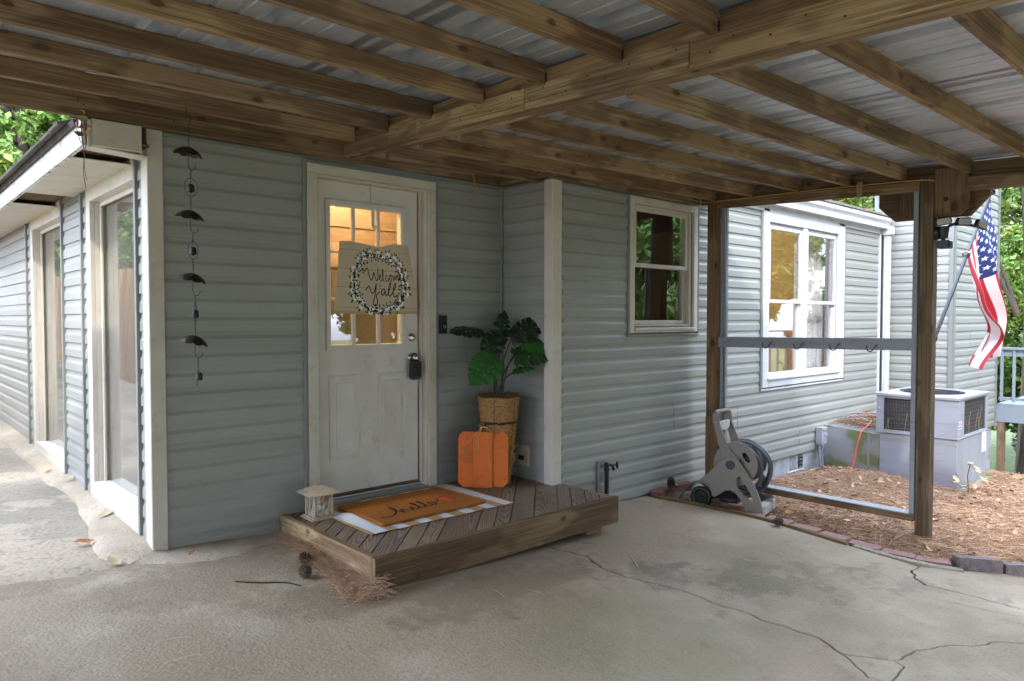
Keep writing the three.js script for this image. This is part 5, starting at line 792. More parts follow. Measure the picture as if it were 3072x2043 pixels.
// ------------------------------------------------------------------ hose reel
{
  const h = thing('hose_reel', 'tan plastic garden hose reel on wheels with grey hose beside the brown post', 'hose reel', [5.095, -0.158, 1.41], -75 * Math.PI / 180); h.rotation.order = 'YXZ'; h.rotation.x = -0.05;
  const Wd = 0.4;
  const smooth = (pts, hl = []) => { const c = new THREE.CatmullRomCurve3(pts.map(p => V(p[0], p[1], 0)), true, 'centripetal').getPoints(90); const s = poly(c.map(p => [p.x, p.y])); hl.forEach(q => hole(s, q)); return s; };
  const slot = new THREE.CatmullRomCurve3([[-0.205, 0.255], [-0.185, 0.288], [-0.158, 0.268], [-0.064, 0.112], [-0.078, 0.092], [-0.125, 0.12], [-0.19, 0.19]].map(p => V(p[0], p[1], 0)), true).getPoints(30).map(p => [p.x, p.y]);
  const low = smooth([[-0.5, 0.19], [-0.475, 0.235], [-0.42, 0.29], [-0.32, 0.4], [-0.29, 0.42], [-0.25, 0.428], [-0.205, 0.42], [-0.18, 0.395], [-0.115, 0.304], [-0.05, 0.2], [-0.006, 0.08], [0.004, 0.004], [-0.05, 0.006], [-0.12, 0.02], [-0.15, 0.075], [-0.19, 0.135], [-0.24, 0.165], [-0.3, 0.15], [-0.345, 0.11], [-0.385, 0.1], [-0.4, 0.15], [-0.45, 0.188]], [circ(-0.25, 0.366, 0.034), slot]);
  const up = smooth([[-0.408, 0.76], [-0.385, 0.772], [-0.362, 0.765], [-0.35, 0.68], [-0.31, 0.58], [-0.258, 0.48], [-0.19, 0.41], [-0.21, 0.385], [-0.27, 0.38], [-0.316, 0.4], [-0.352, 0.5], [-0.388, 0.62], [-0.408, 0.7]]);
  for (const [z, k] of [[-0.028, 0], [-Wd - 0.028, 1]]) { part(h, 'side_frame', uvBox(ext(low, 0.028, 0.005, 2)).translate(0, 0, z), M.tan); part(h, 'handle_arm', uvBox(ext(up, 0.024, 0.005, 2)).translate(0, 0, z + (k ? 0.026 : -0.026)), M.tan); }
  part(h, 'fender', tube([[-0.55, 0.13, -0.005], [-0.53, 0.185, -0.005], [-0.48, 0.207, -0.005], [-0.42, 0.19, -0.005], [-0.385, 0.13, -0.005]], 0.009, 24, 8), M.tan);
  part(h, 'handle_grip', [tube([[-0.386, 0.762, -0.035], [-0.386, 0.77, -0.06], [-0.386, 0.772, -0.2], [-0.386, 0.77, -0.34], [-0.386, 0.762, -0.38]], 0.016, 20, 10)], M.tan);
  part(h, 'hose_guide', (() => { const s = poly([[-0.09, 0], [-0.035, 0], [-0.033, 0.025], [-0.029, 0.025], [-0.027, 0], [0.027, 0], [0.029, 0.025], [0.033, 0.025], [0.035, 0], [0.09, 0], [0.08, 0.06], [0.03, 0.075], [-0.04, 0.07], [-0.08, 0.05]]); const g = ext(s, 0.03, 0.004, 1); g.rotateX(Math.PI); g.rotateY(Math.PI / 2); return uvBox(g).scale(1, 1, 1.9).translate(-0.36, 0.69, -0.2); })(), M.tanLight);
  const disc = () => { const s = new THREE.Shape(); s.absarc(0, 0, 0.172, 0, Math.PI * 2); for (let k = 0; k < 4; k++) { const a = k * Math.PI / 2 + 0.62, e = []; for (let q = 0; q < 12; q++) { const b = q / 12 * 6.283, x = 0.103 + 0.02 * Math.cos(b), y = 0.042 * Math.sin(b); e.push([x * Math.cos(a) - y * Math.sin(a), x * Math.sin(a) + y * Math.cos(a)]); } hole(s, e); } return uvBox(ext(s, 0.012, 0.004, 2, 40)); };
  for (const z of [-0.062, -Wd + 0.035]) { const d = part(h, 'reel_disc', disc().translate(-0.225, 0.37, z), M.tan); part(d, 'rim', new THREE.TorusGeometry(0.168, 0.006, 8, 50).translate(-0.225, 0.37, z + 0.006), M.tan); part(d, 'inner_ring', new THREE.TorusGeometry(0.062, 0.004, 8, 36).translate(-0.225, 0.37, z + 0.013), M.tan); }
  part(h, 'hub', [new THREE.CylinderGeometry(0.03, 0.03, 0.03, 20).rotateX(Math.PI / 2).translate(-0.25, 0.366, -0.02), new THREE.CylinderGeometry(0.07, 0.07, 0.3, 24).rotateX(Math.PI / 2).translate(-0.225, 0.37, -0.2)], M.black);
  const coil = []; const hr = rng(41); for (let k = 0; k < 13; k++) { const pts = [], z = -0.09 - (k % 7) * 0.034 - hr() * 0.01, R = 0.125 + (k > 6 ? 0.024 : 0) + hr() * 0.012, tz = (hr() - 0.5) * 0.04; for (let q = 0; q < 22; q++) { const a = q / 22 * 6.283; pts.push([-0.225 + R * Math.cos(a), 0.37 + R * Math.sin(a) * (1 + 0.05 * hr()), z + tz * Math.sin(a * 1)]); } coil.push(tube(pts, 0.0125, 60, 8, true)); }
  for (const [R, z, dx] of [[0.17, -0.1, 0.02], [0.195, -0.15, 0.05], [0.18, -0.2, 0.05], [0.19, -0.25, 0.04], [0.172, -0.31, 0.03]]) { const pts = []; for (let q = 0; q < 22; q++) { const a = q / 22 * 6.283; pts.push([-0.225 + dx + R * Math.cos(a) * (Math.cos(a) > 0 ? 1.02 : 0.8), 0.35 + R * Math.sin(a) * (Math.sin(a) < 0 ? 1.25 : 0.95), z + 0.03 * Math.sin(a * 2)]); } coil.push(tube(pts, 0.0125, 70, 8, true)); }
  part(h, 'hose', coil, M.hose);
  part(h, 'hose', tube([[-0.46, 0.12, -0.15], [-0.52, 0.18, -0.12], [-0.58, 0.17, -0.05], [-0.63, 0.09, 0.0], [-0.66, 0.02, 0.01]], 0.0105, 30, 8), M.hose);
  for (const z of [0.002, -Wd - 0.03]) { const w = part(h, 'wheel', new THREE.TorusGeometry(0.066, 0.02, 10, 36).translate(-0.475, 0.088, z), M.black); part(w, 'wheel_disc', [new THREE.CylinderGeometry(0.052, 0.052, 0.014, 28).rotateX(Math.PI / 2).translate(-0.475, 0.088, z), new THREE.CylinderGeometry(0.016, 0.016, 0.03, 16).rotateX(Math.PI / 2).translate(-0.475, 0.088, z + 0.004)], M.blackMatte); }
  part(h, 'foot_bar', bx(-0.05, 0.012, 0.0, 0.07, -Wd + 0.002, -0.029, { b: 0.012 }), M.tanLight); part(h, 'axle_tray', bx(-0.36, -0.2, 0.06, 0.11, -Wd, -0.03, { b: 0.02 }), M.black);
  const nz = thing('hose_nozzle', 'black and silver hose spray nozzle lying on the bricks by the wall', 'nozzle', [4.985, -0.04, 0.66], 0.5);
  part(nz, 'head', cyl(0.034, 0.026, 0.05, 0, 0.04, 0, 18).rotateZ(0.4).translate(-0.03, 0.02, 0), M.black); part(nz, 'barrel', [new THREE.CylinderGeometry(0.016, 0.02, 0.09, 14).rotateZ(0.7).translate(0.02, 0.02, 0.01), tube([[0.04, 0.0, 0.01], [0.09, -0.01, 0.03], [0.13, -0.035, 0.05]], 0.012, 14, 8)], M.steel);
}
// ------------------------------------------------------------------ edging of the drive: timber, bricks, stones
{
  const path = [[4.8, 0.62], [4.875, 0.86], [4.955, 1.15], [5.0, 1.43], [4.985, 1.75], [4.942, 2.12]];
  const timber = (pts, w, hgt, yo) => { const c = new THREE.CatmullRomCurve3(pts.map(p => V(p[0], 0, p[1]))), N = 40, pos = [], idx = []; const r = rng(15); for (let k = 0; k <= N; k++) { const p = c.getPoint(k / N), t = c.getTangent(k / N), n = V(t.z, 0, -t.x).normalize(), y = gy(p.x, p.z); for (const [o, h] of [[-w / 2, 0], [-w / 2 * 0.8, hgt], [w / 2 * 0.8, hgt], [w / 2, 0]]) pos.push(p.x + n.x * o + (r() - 0.5) * 0.004, y + yo + h + (h ? (r() - 0.5) * 0.006 : -0.03), p.z + n.z * o); if (k) for (let q = 0; q < 3; q++) { const a = (k - 1) * 4 + q, b = a + 1, cc = k * 4 + q, d = cc + 1; idx.push(a, b, cc, b, d, cc); } } idx.push(0, 2, 1, 0, 3, 2, N * 4, N * 4 + 1, N * 4 + 2, N * 4, N * 4 + 2, N * 4 + 3); const g = new THREE.BufferGeometry(); g.setAttribute('position', new THREE.Float32BufferAttribute(pos, 3)); g.setIndex(idx); const q = g.toNonIndexed(); q.computeVertexNormals(); return uvBox(q, 2); };
  const em = M.woodGrey.clone(); em.side = THREE.DoubleSide; em.color.setRGB(0.8, 0.74, 0.5); const cm = M.apron.clone(); cm.side = THREE.DoubleSide; cm.color.setRGB(0.72, 0.76, 0.72);
  single('edging_timber', timber(path, 0.045, 0.022, 0), em, 'long mossy edging timber between the driveway and the hose reel', 'timber');
  single('edging_kerb', timber([[4.955, 2.16], [4.935, 2.4], [4.96, 2.58], [5.05, 2.78]], 0.06, 0.015, 0), cm, 'short pale concrete kerb piece ending at the stone blocks', 'kerb');
  const brick = (l, w, hh) => uvBox(bx(-w / 2, w / 2, 0, hh, -l / 2, l / 2, { b: 0.006 }), 2);
  const B = [[5.055, 1.34, 0.05], [5.075, 1.555, 0.02], [5.065, 1.77, -0.04], [5.04, 1.985, -0.1], [5.02, 2.2, -0.06], [5.03, 2.41, 0.12], [5.085, 2.6, 0.35]];
  let b0; B.forEach(([x, z, a], i) => { const m = i ? b0.clone() : (b0 = part(scene, 'edging_brick', brick(0.2, 0.095, 0.06), M.brickRed)); m.name = numbered('edging_brick'); if (i) scene.add(m); m.position.set(x, gy(x, z) - 0.042, z); m.rotation.y = a; tag(m, ['pink edging brick partly under the foot of the hose reel', 'second pink edging brick counted from the hose reel', 'third pink edging brick counted from the hose reel', 'middle pink edging brick of the row on the way to the stone blocks', 'third pink edging brick counted back from the stone blocks', 'second pink edging brick counted back from the stone blocks', 'pink edging brick right next to the first stone block'][i], 'brick', 'bricks along the driveway edge'); });
  [[4.9, 0.6, 0.5, 'dark red brick lying by the wall under the hose nozzle'], [5.16, 0.63, -0.2, 'bright red brick standing by the foot of the house wall']].forEach(([x, z, a, l], i) => { const m = single('loose_brick', brick(0.2, 0.1, 0.062), std({ color: lin(...(i ? [0.24, 0.11, 0.075] : [0.2, 0.09, 0.06])), roughness: 0.9, bumpMap: M.brickRed.bumpMap, bumpScale: 0.002 }), l, 'brick'); m.position.set(x, gy(x, z) - 0.01 + i * 0.03, z); m.rotation.y = 1.4 + a; });
  const st = rng(50); [[5.2, 2.82, 'first purple grey stone block of the edging nearest the post'], [5.36, 3.04, 'second stone block of the edging'], [5.53, 3.25, 'third stone block of the edging farthest from the post']].forEach(([x, z, l], i) => { const g = bx(-0.05, 0.05, -0.06, 0.085, -0.127, 0.127, { b: 0.008 }), p = g.attributes.position; for (let k = 0; k < p.count; k++) if (p.getY(k) > 0) p.setY(k, p.getY(k) + 0.008 * Math.sin(p.getZ(k) * 30 + i * 2) - 0.12 * p.getX(k)); g.computeVertexNormals(); const m = single('edging_stone', g, M.stone, l, 'stone'); m.position.set(x, gy(x, z) - 0.01, z); m.rotation.y = 0.63; });
}
// ------------------------------------------------------------------ air conditioner, duct, cord, meter box
{
  const a = thing('air_conditioner', 'grey packaged air conditioner with mesh grilles standing in the mulch', 'air conditioner');
  const X0 = 8.1, X1 = 9.12, Z0 = 1.1, Z1 = 1.88, y0 = -0.37, ym = 0.15, y1 = 0.535;
  part(a, 'lower_case', [bx(X0 + 0.008, X1 - 0.008, y0, ym - 0.006, Z0 + 0.035, Z1 - 0.006, { b: 0.006 })], M.acPaint);
  part(a, 'upper_case', [bx(X0, X0 + 0.02, ym, y1, Z0, Z0 + 0.075), bx(X0, X0 + 0.02, ym, y1, 1.66, Z1), bx(X0, X0 + 0.02, ym, ym + 0.025, Z0 + 0.075, 1.66), bx(X0, X0 + 0.02, y1 - 0.02, y1, Z0 + 0.075, 1.66), bx(X0 + 0.021, X0 + 0.2, ym, y1, Z1 - 0.02, Z1), bx(9.04, X1, ym, y1, Z1 - 0.02, Z1), bx(X0 + 0.2, 9.04, ym, ym + 0.02, Z1 - 0.02, Z1), bx(X0 + 0.2, 9.04, y1 - 0.015, y1, Z1 - 0.02, Z1), bx(X0 + 0.03, X1 - 0.02, ym, y1, Z0, Z0 + 0.02), bx(X1 - 0.02, X1, ym, y1, Z0 + 0.02, Z1 - 0.02), bx(X0 + 0.02, X1 - 0.02, ym, ym + 0.02, Z0 + 0.02, Z1 - 0.02)], M.acPaint);
  part(a, 'seam_rail', [bx(X0 - 0.004, X1 + 0.004, ym - 0.006, ym + 0.004, Z1 - 0.012, Z1 + 0.006), bx(X0 - 0.004, X0 + 0.012, ym - 0.006, ym + 0.004, Z0, Z1 - 0.013)], M.acPaint);
  const fanC = [8.61, 1.48]; const lidS = poly([[X0 - 0.012, Z0 - 0.012], [X1 + 0.012, Z0 - 0.012], [X1 + 0.012, Z1 + 0.012], [X0 - 0.012, Z1 + 0.012]]); hole(lidS, circ(fanC[0], fanC[1], 0.31, 40)); const lid = ext(lidS, 0.03, 0.005, 2, 40).rotateX(Math.PI / 2).translate(0, y1 + 0.03, 0); const lm = part(a, 'lid', uvBox(lid), M.acPaint);
  const fg = []; for (let k = 1; k <= 9; k++) fg.push(new THREE.TorusGeometry(k * 0.034, 0.0025, 5, 48).rotateX(Math.PI / 2)); for (let k = 0; k < 8; k++) fg.push(new THREE.CylinderGeometry(0.0035, 0.0035, 0.62, 6).rotateZ(Math.PI / 2).rotateY(k * Math.PI / 8)); fg.push(cyl(0.07, 0.07, 0.02, 0, 0, 0, 24)); part(lm, 'fan_guard', merge(fg).translate(fanC[0], y1 + 0.036, fanC[1]), M.blackMatte); part(lm, 'fan_shroud', new THREE.CylinderGeometry(0.3, 0.3, 0.02, 40).translate(fanC[0], y1 - 0.1, fanC[1]), M.blackMatte);
  const coil = std({ roughness: 0.8, metalness: 0.3, map: tex(256, 256, [14, 14], (u, v) => { const l = vn(u * 64, v * 5, 64, 5, 340), k = 34 + 46 * l + 22 * fbm(u * 5, v * 5, 5, 5, 4, 344); return [k, k * 0.95, k * 0.9]; }) });
  part(a, 'coil', [bx(X0 + 0.024, X0 + 0.06, ym + 0.025, y1 - 0.02, Z0 + 0.075, 1.66, { b: 0 }), bx(X0 + 0.2, 9.04, ym + 0.02, y1 - 0.015, Z1 - 0.06, Z1 - 0.024, { b: 0 })], coil);
  const gl = [], gm = M.greyPaint.clone(); gm.color.setRGB(0.35, 0.33, 0.32); for (let z = Z0 + 0.09; z < 1.655; z += 0.0155) gl.push(bx(X0 + 0.009, X0 + 0.011, ym + 0.02, y1 - 0.018, z, z + 0.0022, { b: 0 })); for (let y = ym + 0.05; y < y1 - 0.03; y += 0.048) gl.push(bx(X0 + 0.0065, X0 + 0.009, y, y + 0.0028, Z0 + 0.07, 1.665, { b: 0 })); part(a, 'grille', gl, gm);
  const g2 = []; for (let x = X0 + 0.21; x < 9.035; x += 0.018) g2.push(bx(x, x + 0.002, ym + 0.018, y1 - 0.012, Z1 - 0.011, Z1 - 0.009, { b: 0 })); for (let y = ym + 0.04; y < y1 - 0.02; y += 0.04) g2.push(bx(X0 + 0.198, 9.042, y, y + 0.0024, Z1 - 0.009, Z1 - 0.0065, { b: 0 })); part(a, 'grille', g2, gm);
  const sw = rng(61); const str = []; for (let k = 0; k < 16; k++) { const left = k < 8, u = left ? Z0 + 0.1 + sw() * 0.5 : 8.35 + sw() * 0.6, y = ym + 0.03 + sw() * 0.18, q = new THREE.CylinderGeometry(0.0011, 0.0008, 0.1 + sw() * 0.12, 5); q.rotateX(left ? (sw() - 0.5) * 1.0 : 0); q.rotateZ(left ? 0 : (sw() - 0.5) * 1.2); q.translate(left ? X0 + 0.004 : u, y, left ? u : Z1 - 0.004); str.push(q); } const se = part(a, 'caught_straw', str, M.raffia); se.userData.kind = 'stuff';
  const lab = canvasTex(128, 128, (x, w, h) => { x.fillStyle = '#e8e8ee'; x.fillRect(0, 0, w, h); x.fillStyle = '#c22a3a'; x.fillRect(8, 12, 112, 60); x.fillStyle = '#4a78c8'; x.fillRect(8, 84, 112, 32); x.fillStyle = '#fff'; for (let k = 0; k < 3; k++) x.fillRect(20, 22 + k * 16, 88 - k * 14, 6); });
  part(a, 'sticker', new THREE.PlaneGeometry(0.1, 0.075).translate(8.17, 0.285, Z1 + 0.002), std({ map: lab, roughness: 0.5 }), 'small red and blue sticker');
  const lab2 = canvasTex(128, 192, (x, w, h) => { x.fillStyle = '#dfe4e6'; x.fillRect(0, 0, w, h); x.fillStyle = '#8d989c'; for (let k = 0; k < 14; k++) x.fillRect(12, 14 + k * 12, 60 + ((k * 37) % 44), 3); }); part(a, 'sticker', new THREE.PlaneGeometry(0.16, 0.23).translate(9.0, 0.035, Z1 - 0.003), std({ map: lab2, roughness: 0.5 }), 'pale data label');
  part(a, 'bolt', [[8.13, 0.2], [8.13, 0.5], [8.02 + 0.1, -0.2], [8.6, -0.25], [9.0, -0.3]].map(p => new THREE.SphereGeometry(0.007, 8, 6).translate(p[0], p[1], Z1 + 0.0)).concat([[1.13, 0.2], [1.13, 0.4], [1.75, 0.19]].map(p => new THREE.SphereGeometry(0.007, 8, 6).translate(X0, p[1], p[0]))), M.steel);
  const mossM = std({ roughness: 0.8, map: tex(256, 64, [2, 2], (u, v) => mix3([150, 158, 152], [96, 122, 48], sstep(0.42, 0.6, fbm(u * 8, v * 4, 8, 4, 4, 350)))) });
  part(a, 'base_skid', [bx(8.13, 9.2, -0.45, -0.375, 1.89, 1.93), bx(8.13, 9.2, -0.385, -0.37, 1.87, 1.945), bx(8.4, 9.25, -0.52, -0.452, 1.93, 2.05)], mossM, 'mossy base rail');
  const d = thing('air_duct', 'dented galvanised duct box with green stains between the house and the air conditioner', 'duct');
  const dg = bx(8.15, 9.3, -0.38, 0.1, 0.505, 1.13, { b: 0.004 }); { const p = dg.attributes.position; for (let i = 0; i < p.count; i++) if (p.getY(i) > 0) p.setY(i, p.getY(i) + 0.05 * (1.13 - p.getZ(i)) / 0.62 + 0.06 * sstep(8.2, 9.2, p.getX(i))); dg.computeVertexNormals(); } part(d, 'box', dg, M.duct); part(d, 'flange', bx(8.142, 8.149, -0.38, 0.1, 0.995, 1.02, { b: 0.001 }), M.duct);
  const lr = rng(33), lt = []; for (let k = 0; k < 320; k++) { const q = new THREE.CylinderGeometry(0.002, 0.0015, 0.08 + lr() * 0.08, 4); q.rotateX(Math.PI / 2 + (lr() - 0.5) * 0.6); q.rotateY(lr() * 6.28); const x = 8.25 + lr() * 0.8, z = 0.6 + lr() * 0.48; q.translate(x, 0.125 + 0.05 * (1.13 - z) / 0.62 + 0.06 * sstep(8.2, 9.2, x) + lr() * 0.02, z); lt.push(q); } const ls = single('straw_litter', merge(lt), std({ color: lin(0.24, 0.09, 0.035), roughness: 1 }), 'rusty pine straw lying on top of the metal duct', 'pine straw'); ls.userData.kind = 'stuff';
  single('drop_cord', tube([[8.5, 0.2, 0.9], [8.25, 0.165, 0.95], [8.13, 0.14, 0.945], [8.1, 0.06, 0.93], [8.095, -0.06, 0.9], [8.08, -0.2, 0.885], [8.06, -0.32, 0.86], [8.03, -0.4, 0.85]], 0.0085, 40, 8), M.cordRed, 'bright orange red cord hanging over the metal duct', 'cord');
  const e = thing('disconnect_box', 'small grey electrical disconnect box with two conduits on the siding', 'electrical box', [7.98, 0, 0.52]);
  part(e, 'box', [bx(-0.06, 0.07, -0.05, 0.135, 0, 0.075, { b: 0.006 }), bx(-0.064, 0.074, 0.1, 0.14, 0.0, 0.082, { b: 0.006 })], M.acPaint); part(e, 'latch', bx(0.0, 0.055, 0.04, 0.07, 0.076, 0.086), M.acPaint); part(e, 'conduit', tube([[-0.035, -0.05, 0.04], [-0.035, -0.2, 0.04], [-0.02, -0.32, 0.05], [0.02, -0.4, 0.07]], 0.013, 20, 10), M.acPaint); part(e, 'conduit', tube([[0.02, -0.05, 0.04], [0.02, -0.2, 0.04], [0.035, -0.32, 0.055], [0.09, -0.4, 0.09]], 0.013, 20, 10), M.acPaint);
}
// ------------------------------------------------------------------ flood light on the post
{
  const f = thing('flood_light', 'black three headed flood light with motion sensor on the grey post', 'flood light', [5.43, 1.96, 2.474]);
  part(f, 'mount', [cyl(0.045, 0.045, 0.03, 0, 0, 0, 22).rotateX(Math.PI / 2).translate(0, -0.02, 0.015), new THREE.CylinderGeometry(0.035, 0.028, 0.08, 18).translate(-0.02, -0.02, 0.055), cyl(0.012, 0.012, 0.06, -0.02, -0.06, 0.055, 12)], M.black);
  const face = std({ color: lin(0.4, 0.36, 0.33), roughness: 0.35 });
  for (const [x, y, z, ry, rz] of [[-0.045, 0.05, 0.06, -1.15, 0.15], [-0.02, 0.04, 0.165, -0.75, 0.0], [0.02, 0.015, 0.25, -0.35, -0.22]]) {
    const s = poly([[-0.042, -0.026], [0.042, -0.026], [0.05, 0.0], [0.04, 0.028], [-0.04, 0.028], [-0.05, 0.0]]); const g = uvBox(ext(s, 0.028, 0.006, 2)); g.rotateX(0.1); const h = part(f, 'lamp_head', g.rotateZ(rz).rotateY(ry).translate(x, y, z), M.black);
    part(h, 'lens', uvBox(ext(poly([[-0.036, -0.019], [0.036, -0.019], [0.042, 0.0], [0.035, 0.021], [-0.035, 0.021], [-0.042, 0]]), 0.003, 0.001)).translate(0, 0, 0.0275).rotateX(0.1).rotateZ(rz).rotateY(ry).translate(x, y, z), face);
  }
  part(f, 'arm', [tube([[-0.02, 0.0, 0.055], [-0.01, 0.03, 0.11], [0.0, 0.035, 0.165]], 0.01, 14, 8), tube([[-0.01, 0.03, 0.11], [0.02, 0.02, 0.19], [0.04, 0.01, 0.25]], 0.009, 14, 8)], M.black);
  part(f, 'motion_sensor', [bx(-0.06, 0.015, -0.13, -0.075, 0.025, 0.105, { b: 0.008 })], M.black);
}
// ------------------------------------------------------------------ flag
{
  const fl = thing('flag', 'striped flag with white stars on blue hanging from a slanted pole on the post', 'flag');
  const P0 = V(5.49, 1.16, 2.44), P1 = V(6.83, 2.41, 2.45);
  part(fl, 'pole', tube([P0, V().lerpVectors(P0, P1, 0.5), P1], 0.0125, 8, 12), M.black); part(fl, 'bracket', [bx(5.49, 5.5, 1.08, 1.22, 2.42, 2.46), new THREE.CylinderGeometry(0.018, 0.018, 0.1, 14).rotateZ(-0.82).translate(5.53, 1.195, 2.44)], M.black);
  part(fl, 'finial', [new THREE.CylinderGeometry(0.022, 0.022, 0.05, 14).rotateZ(-0.82).translate(6.83, 2.41, 2.45), new THREE.TorusGeometry(0.026, 0.006, 8, 18).rotateY(Math.PI / 2).rotateZ(0.75).translate(6.8, 2.385, 2.45), new THREE.TorusGeometry(0.026, 0.006, 8, 18).rotateY(Math.PI / 2).rotateZ(0.75).translate(6.85, 2.43, 2.45)], M.black);
  part(fl, 'ring', [new THREE.TorusGeometry(0.024, 0.006, 8, 18).rotateY(Math.PI / 2).rotateZ(0.75).translate(6.215, 1.845, 2.445), new THREE.TorusGeometry(0.02, 0.004, 8, 18).rotateX(0.6).translate(6.235, 1.85, 2.455)], M.steel);
  const t = canvasTex(1024, 640, (x, w, h) => {
    for (let k = 0; k < 13; k++) { x.fillStyle = k % 2 ? '#ece7e4' : '#b8202f'; x.fillRect(0, k * h / 13, w, h / 13 + 1); } const cw = w * 0.42, ch = h * 7 / 13; x.fillStyle = '#1e2c66'; x.fillRect(0, 0, cw, ch);
    x.fillStyle = '#f4f2f0'; for (let r = 0; r < 9; r++) for (let c = 0; c < (r % 2 ? 5 : 6); c++) { const cx = cw * (1 + 2 * c + (r % 2)) / 12, cy = ch * (r + 1) / 10, R = h * 0.0308; x.beginPath(); for (let k = 0; k < 10; k++) { const a = -Math.PI / 2 + k * Math.PI / 5, q = k % 2 ? R * 0.4 : R; x.lineTo(cx + q * Math.cos(a), cy + q * Math.sin(a)); } x.fill(); }
    for (let i = 0; i < w; i += 3) { x.fillStyle = 'rgba(0,0,0,0.03)'; x.fillRect(i, 0, 1, h); }
  });
  const S1 = [[6.788, 2.337], [6.875, 1.903], [6.97, 1.475], [7.06, 1.126]], S0 = [[6.215, 1.86], [6.3, 1.466], [6.86, 1.2], [6.7, 0.938]], T = [0, 0.4, 0.75, 1];
  const cr = (A, t) => { const c = new THREE.CatmullRomCurve3(A.map(p => V(p[0], p[1], 0)), false, 'centripetal'); let i = t < 0.4 ? 0 : t < 0.75 ? 1 : 2; const u = (i + (t - T[i]) / (T[i + 1] - T[i])) / 3; return c.getPoint(u); };
  const g = new THREE.PlaneGeometry(1, 1, 90, 48), p = g.attributes.position, uv = g.attributes.uv;
  for (let i = 0; i < p.count; i++) { const tt = p.getX(i) + 0.5, s = p.getY(i) + 0.5, a = cr(S0, tt), b = cr(S1, tt), e = sstep(0, 0.35, tt); let z = 2.45 + e * (0.05 * Math.sin(s * 9.5 + tt * 2.2) + 0.03 * Math.sin(s * 21 + 1)) - 0.1 * sstep(0.72, 1, tt) * (1 - s) + 0.02 * e; p.setXYZ(i, lerp(a.x, b.x, s) + 0.012 * e * Math.sin(s * 14), lerp(a.y, b.y, s), z); uv.setXY(i, tt, s); }
  g.computeVertexNormals(); part(fl, 'cloth', g, new THREE.MeshPhysicalMaterial({ map: t, roughness: 0.8, side: THREE.DoubleSide, transmission: 0.15, thickness: 0, sheen: 0.3 }));
}
// ------------------------------------------------------------------ raised deck, bucket
{
  const d = thing('raised_deck', 'blue grey painted raised deck with balusters beyond the house wing', 'deck'); const X = 11.95, m = M.deckPaint;
  part(d, 'rail', [bx(X - 0.06, X + 0.06, 0.925, 0.955, 1.3, 4.6), bx(X - 0.02, X + 0.02, 0.83, 0.924, 1.3, 4.6)], m); part(d, 'rail', bx(X - 0.02, X + 0.02, 0.21, 0.25, 1.3, 4.6), m);
  for (let z = 1.32; z < 4.5; z += 0.145) part(d, 'baluster', bx(X - 0.042, X - 0.006 - 0.015, 0.19, 0.93, z, z + 0.036), m);
  part(d, 'band_board', bx(X - 0.02, X + 0.02, -0.1, 0.125, 1.28, 4.6), m); for (let k = 0; k < 24; k++) part(d, 'deck_board', bx(X + 0.0 + k * 0.145, X + 0.14 + k * 0.145, 0.127, 0.155, 1.28, 4.6), m);
  part(d, 'rail', [bx(X, X + 3.4, 1.07, 1.1, 4.55, 4.62), bx(X + 3.3, X + 3.42, 1.07, 1.1, 1.3, 4.55), bx(X + 3.34, X + 3.38, 0.97, 1.069, 1.3, 4.55)], m);
  for (const [x, z] of [[X + 0.03, 1.33], [X + 0.03, 2.9], [X + 0.3, 1.62], [X + 3.3, 1.4], [X + 3.3, 4.4]]) part(d, 'post', bx(x - 0.045, x + 0.045, -1.9, x > X + 1 ? 1.06 : -0.102, z - 0.045, z + 0.045), M.blackMatte.clone());
  d.children.filter(c => c.name === 'post').forEach(c => { c.material = M.woodGrey; });
  for (let z = 1.5; z < 4.5; z += 0.2) part(d, 'baluster', bx(X + 3.34, X + 3.375, 0.2, 0.968, z, z + 0.036), m);
  const b = thing('bucket', 'pale plastic bucket standing on the raised deck behind the balusters', 'bucket', [12.7, 0.156, 1.75]); part(b, 'tub', new THREE.LatheGeometry([[0.001, 0], [0.17, 0], [0.2, 0.36], [0.21, 0.36], [0.21, 0.38], [0.19, 0.38], [0.165, 0.02], [0.001, 0.02]].map(q => new THREE.Vector2(...q)), 28), M.trimWhite); part(b, 'handle', tube([[-0.2, 0.34, 0], [-0.15, 0.45, 0.08], [0, 0.5, 0.12], [0.15, 0.45, 0.08], [0.2, 0.34, 0]], 0.006, 20, 6), M.black);
}
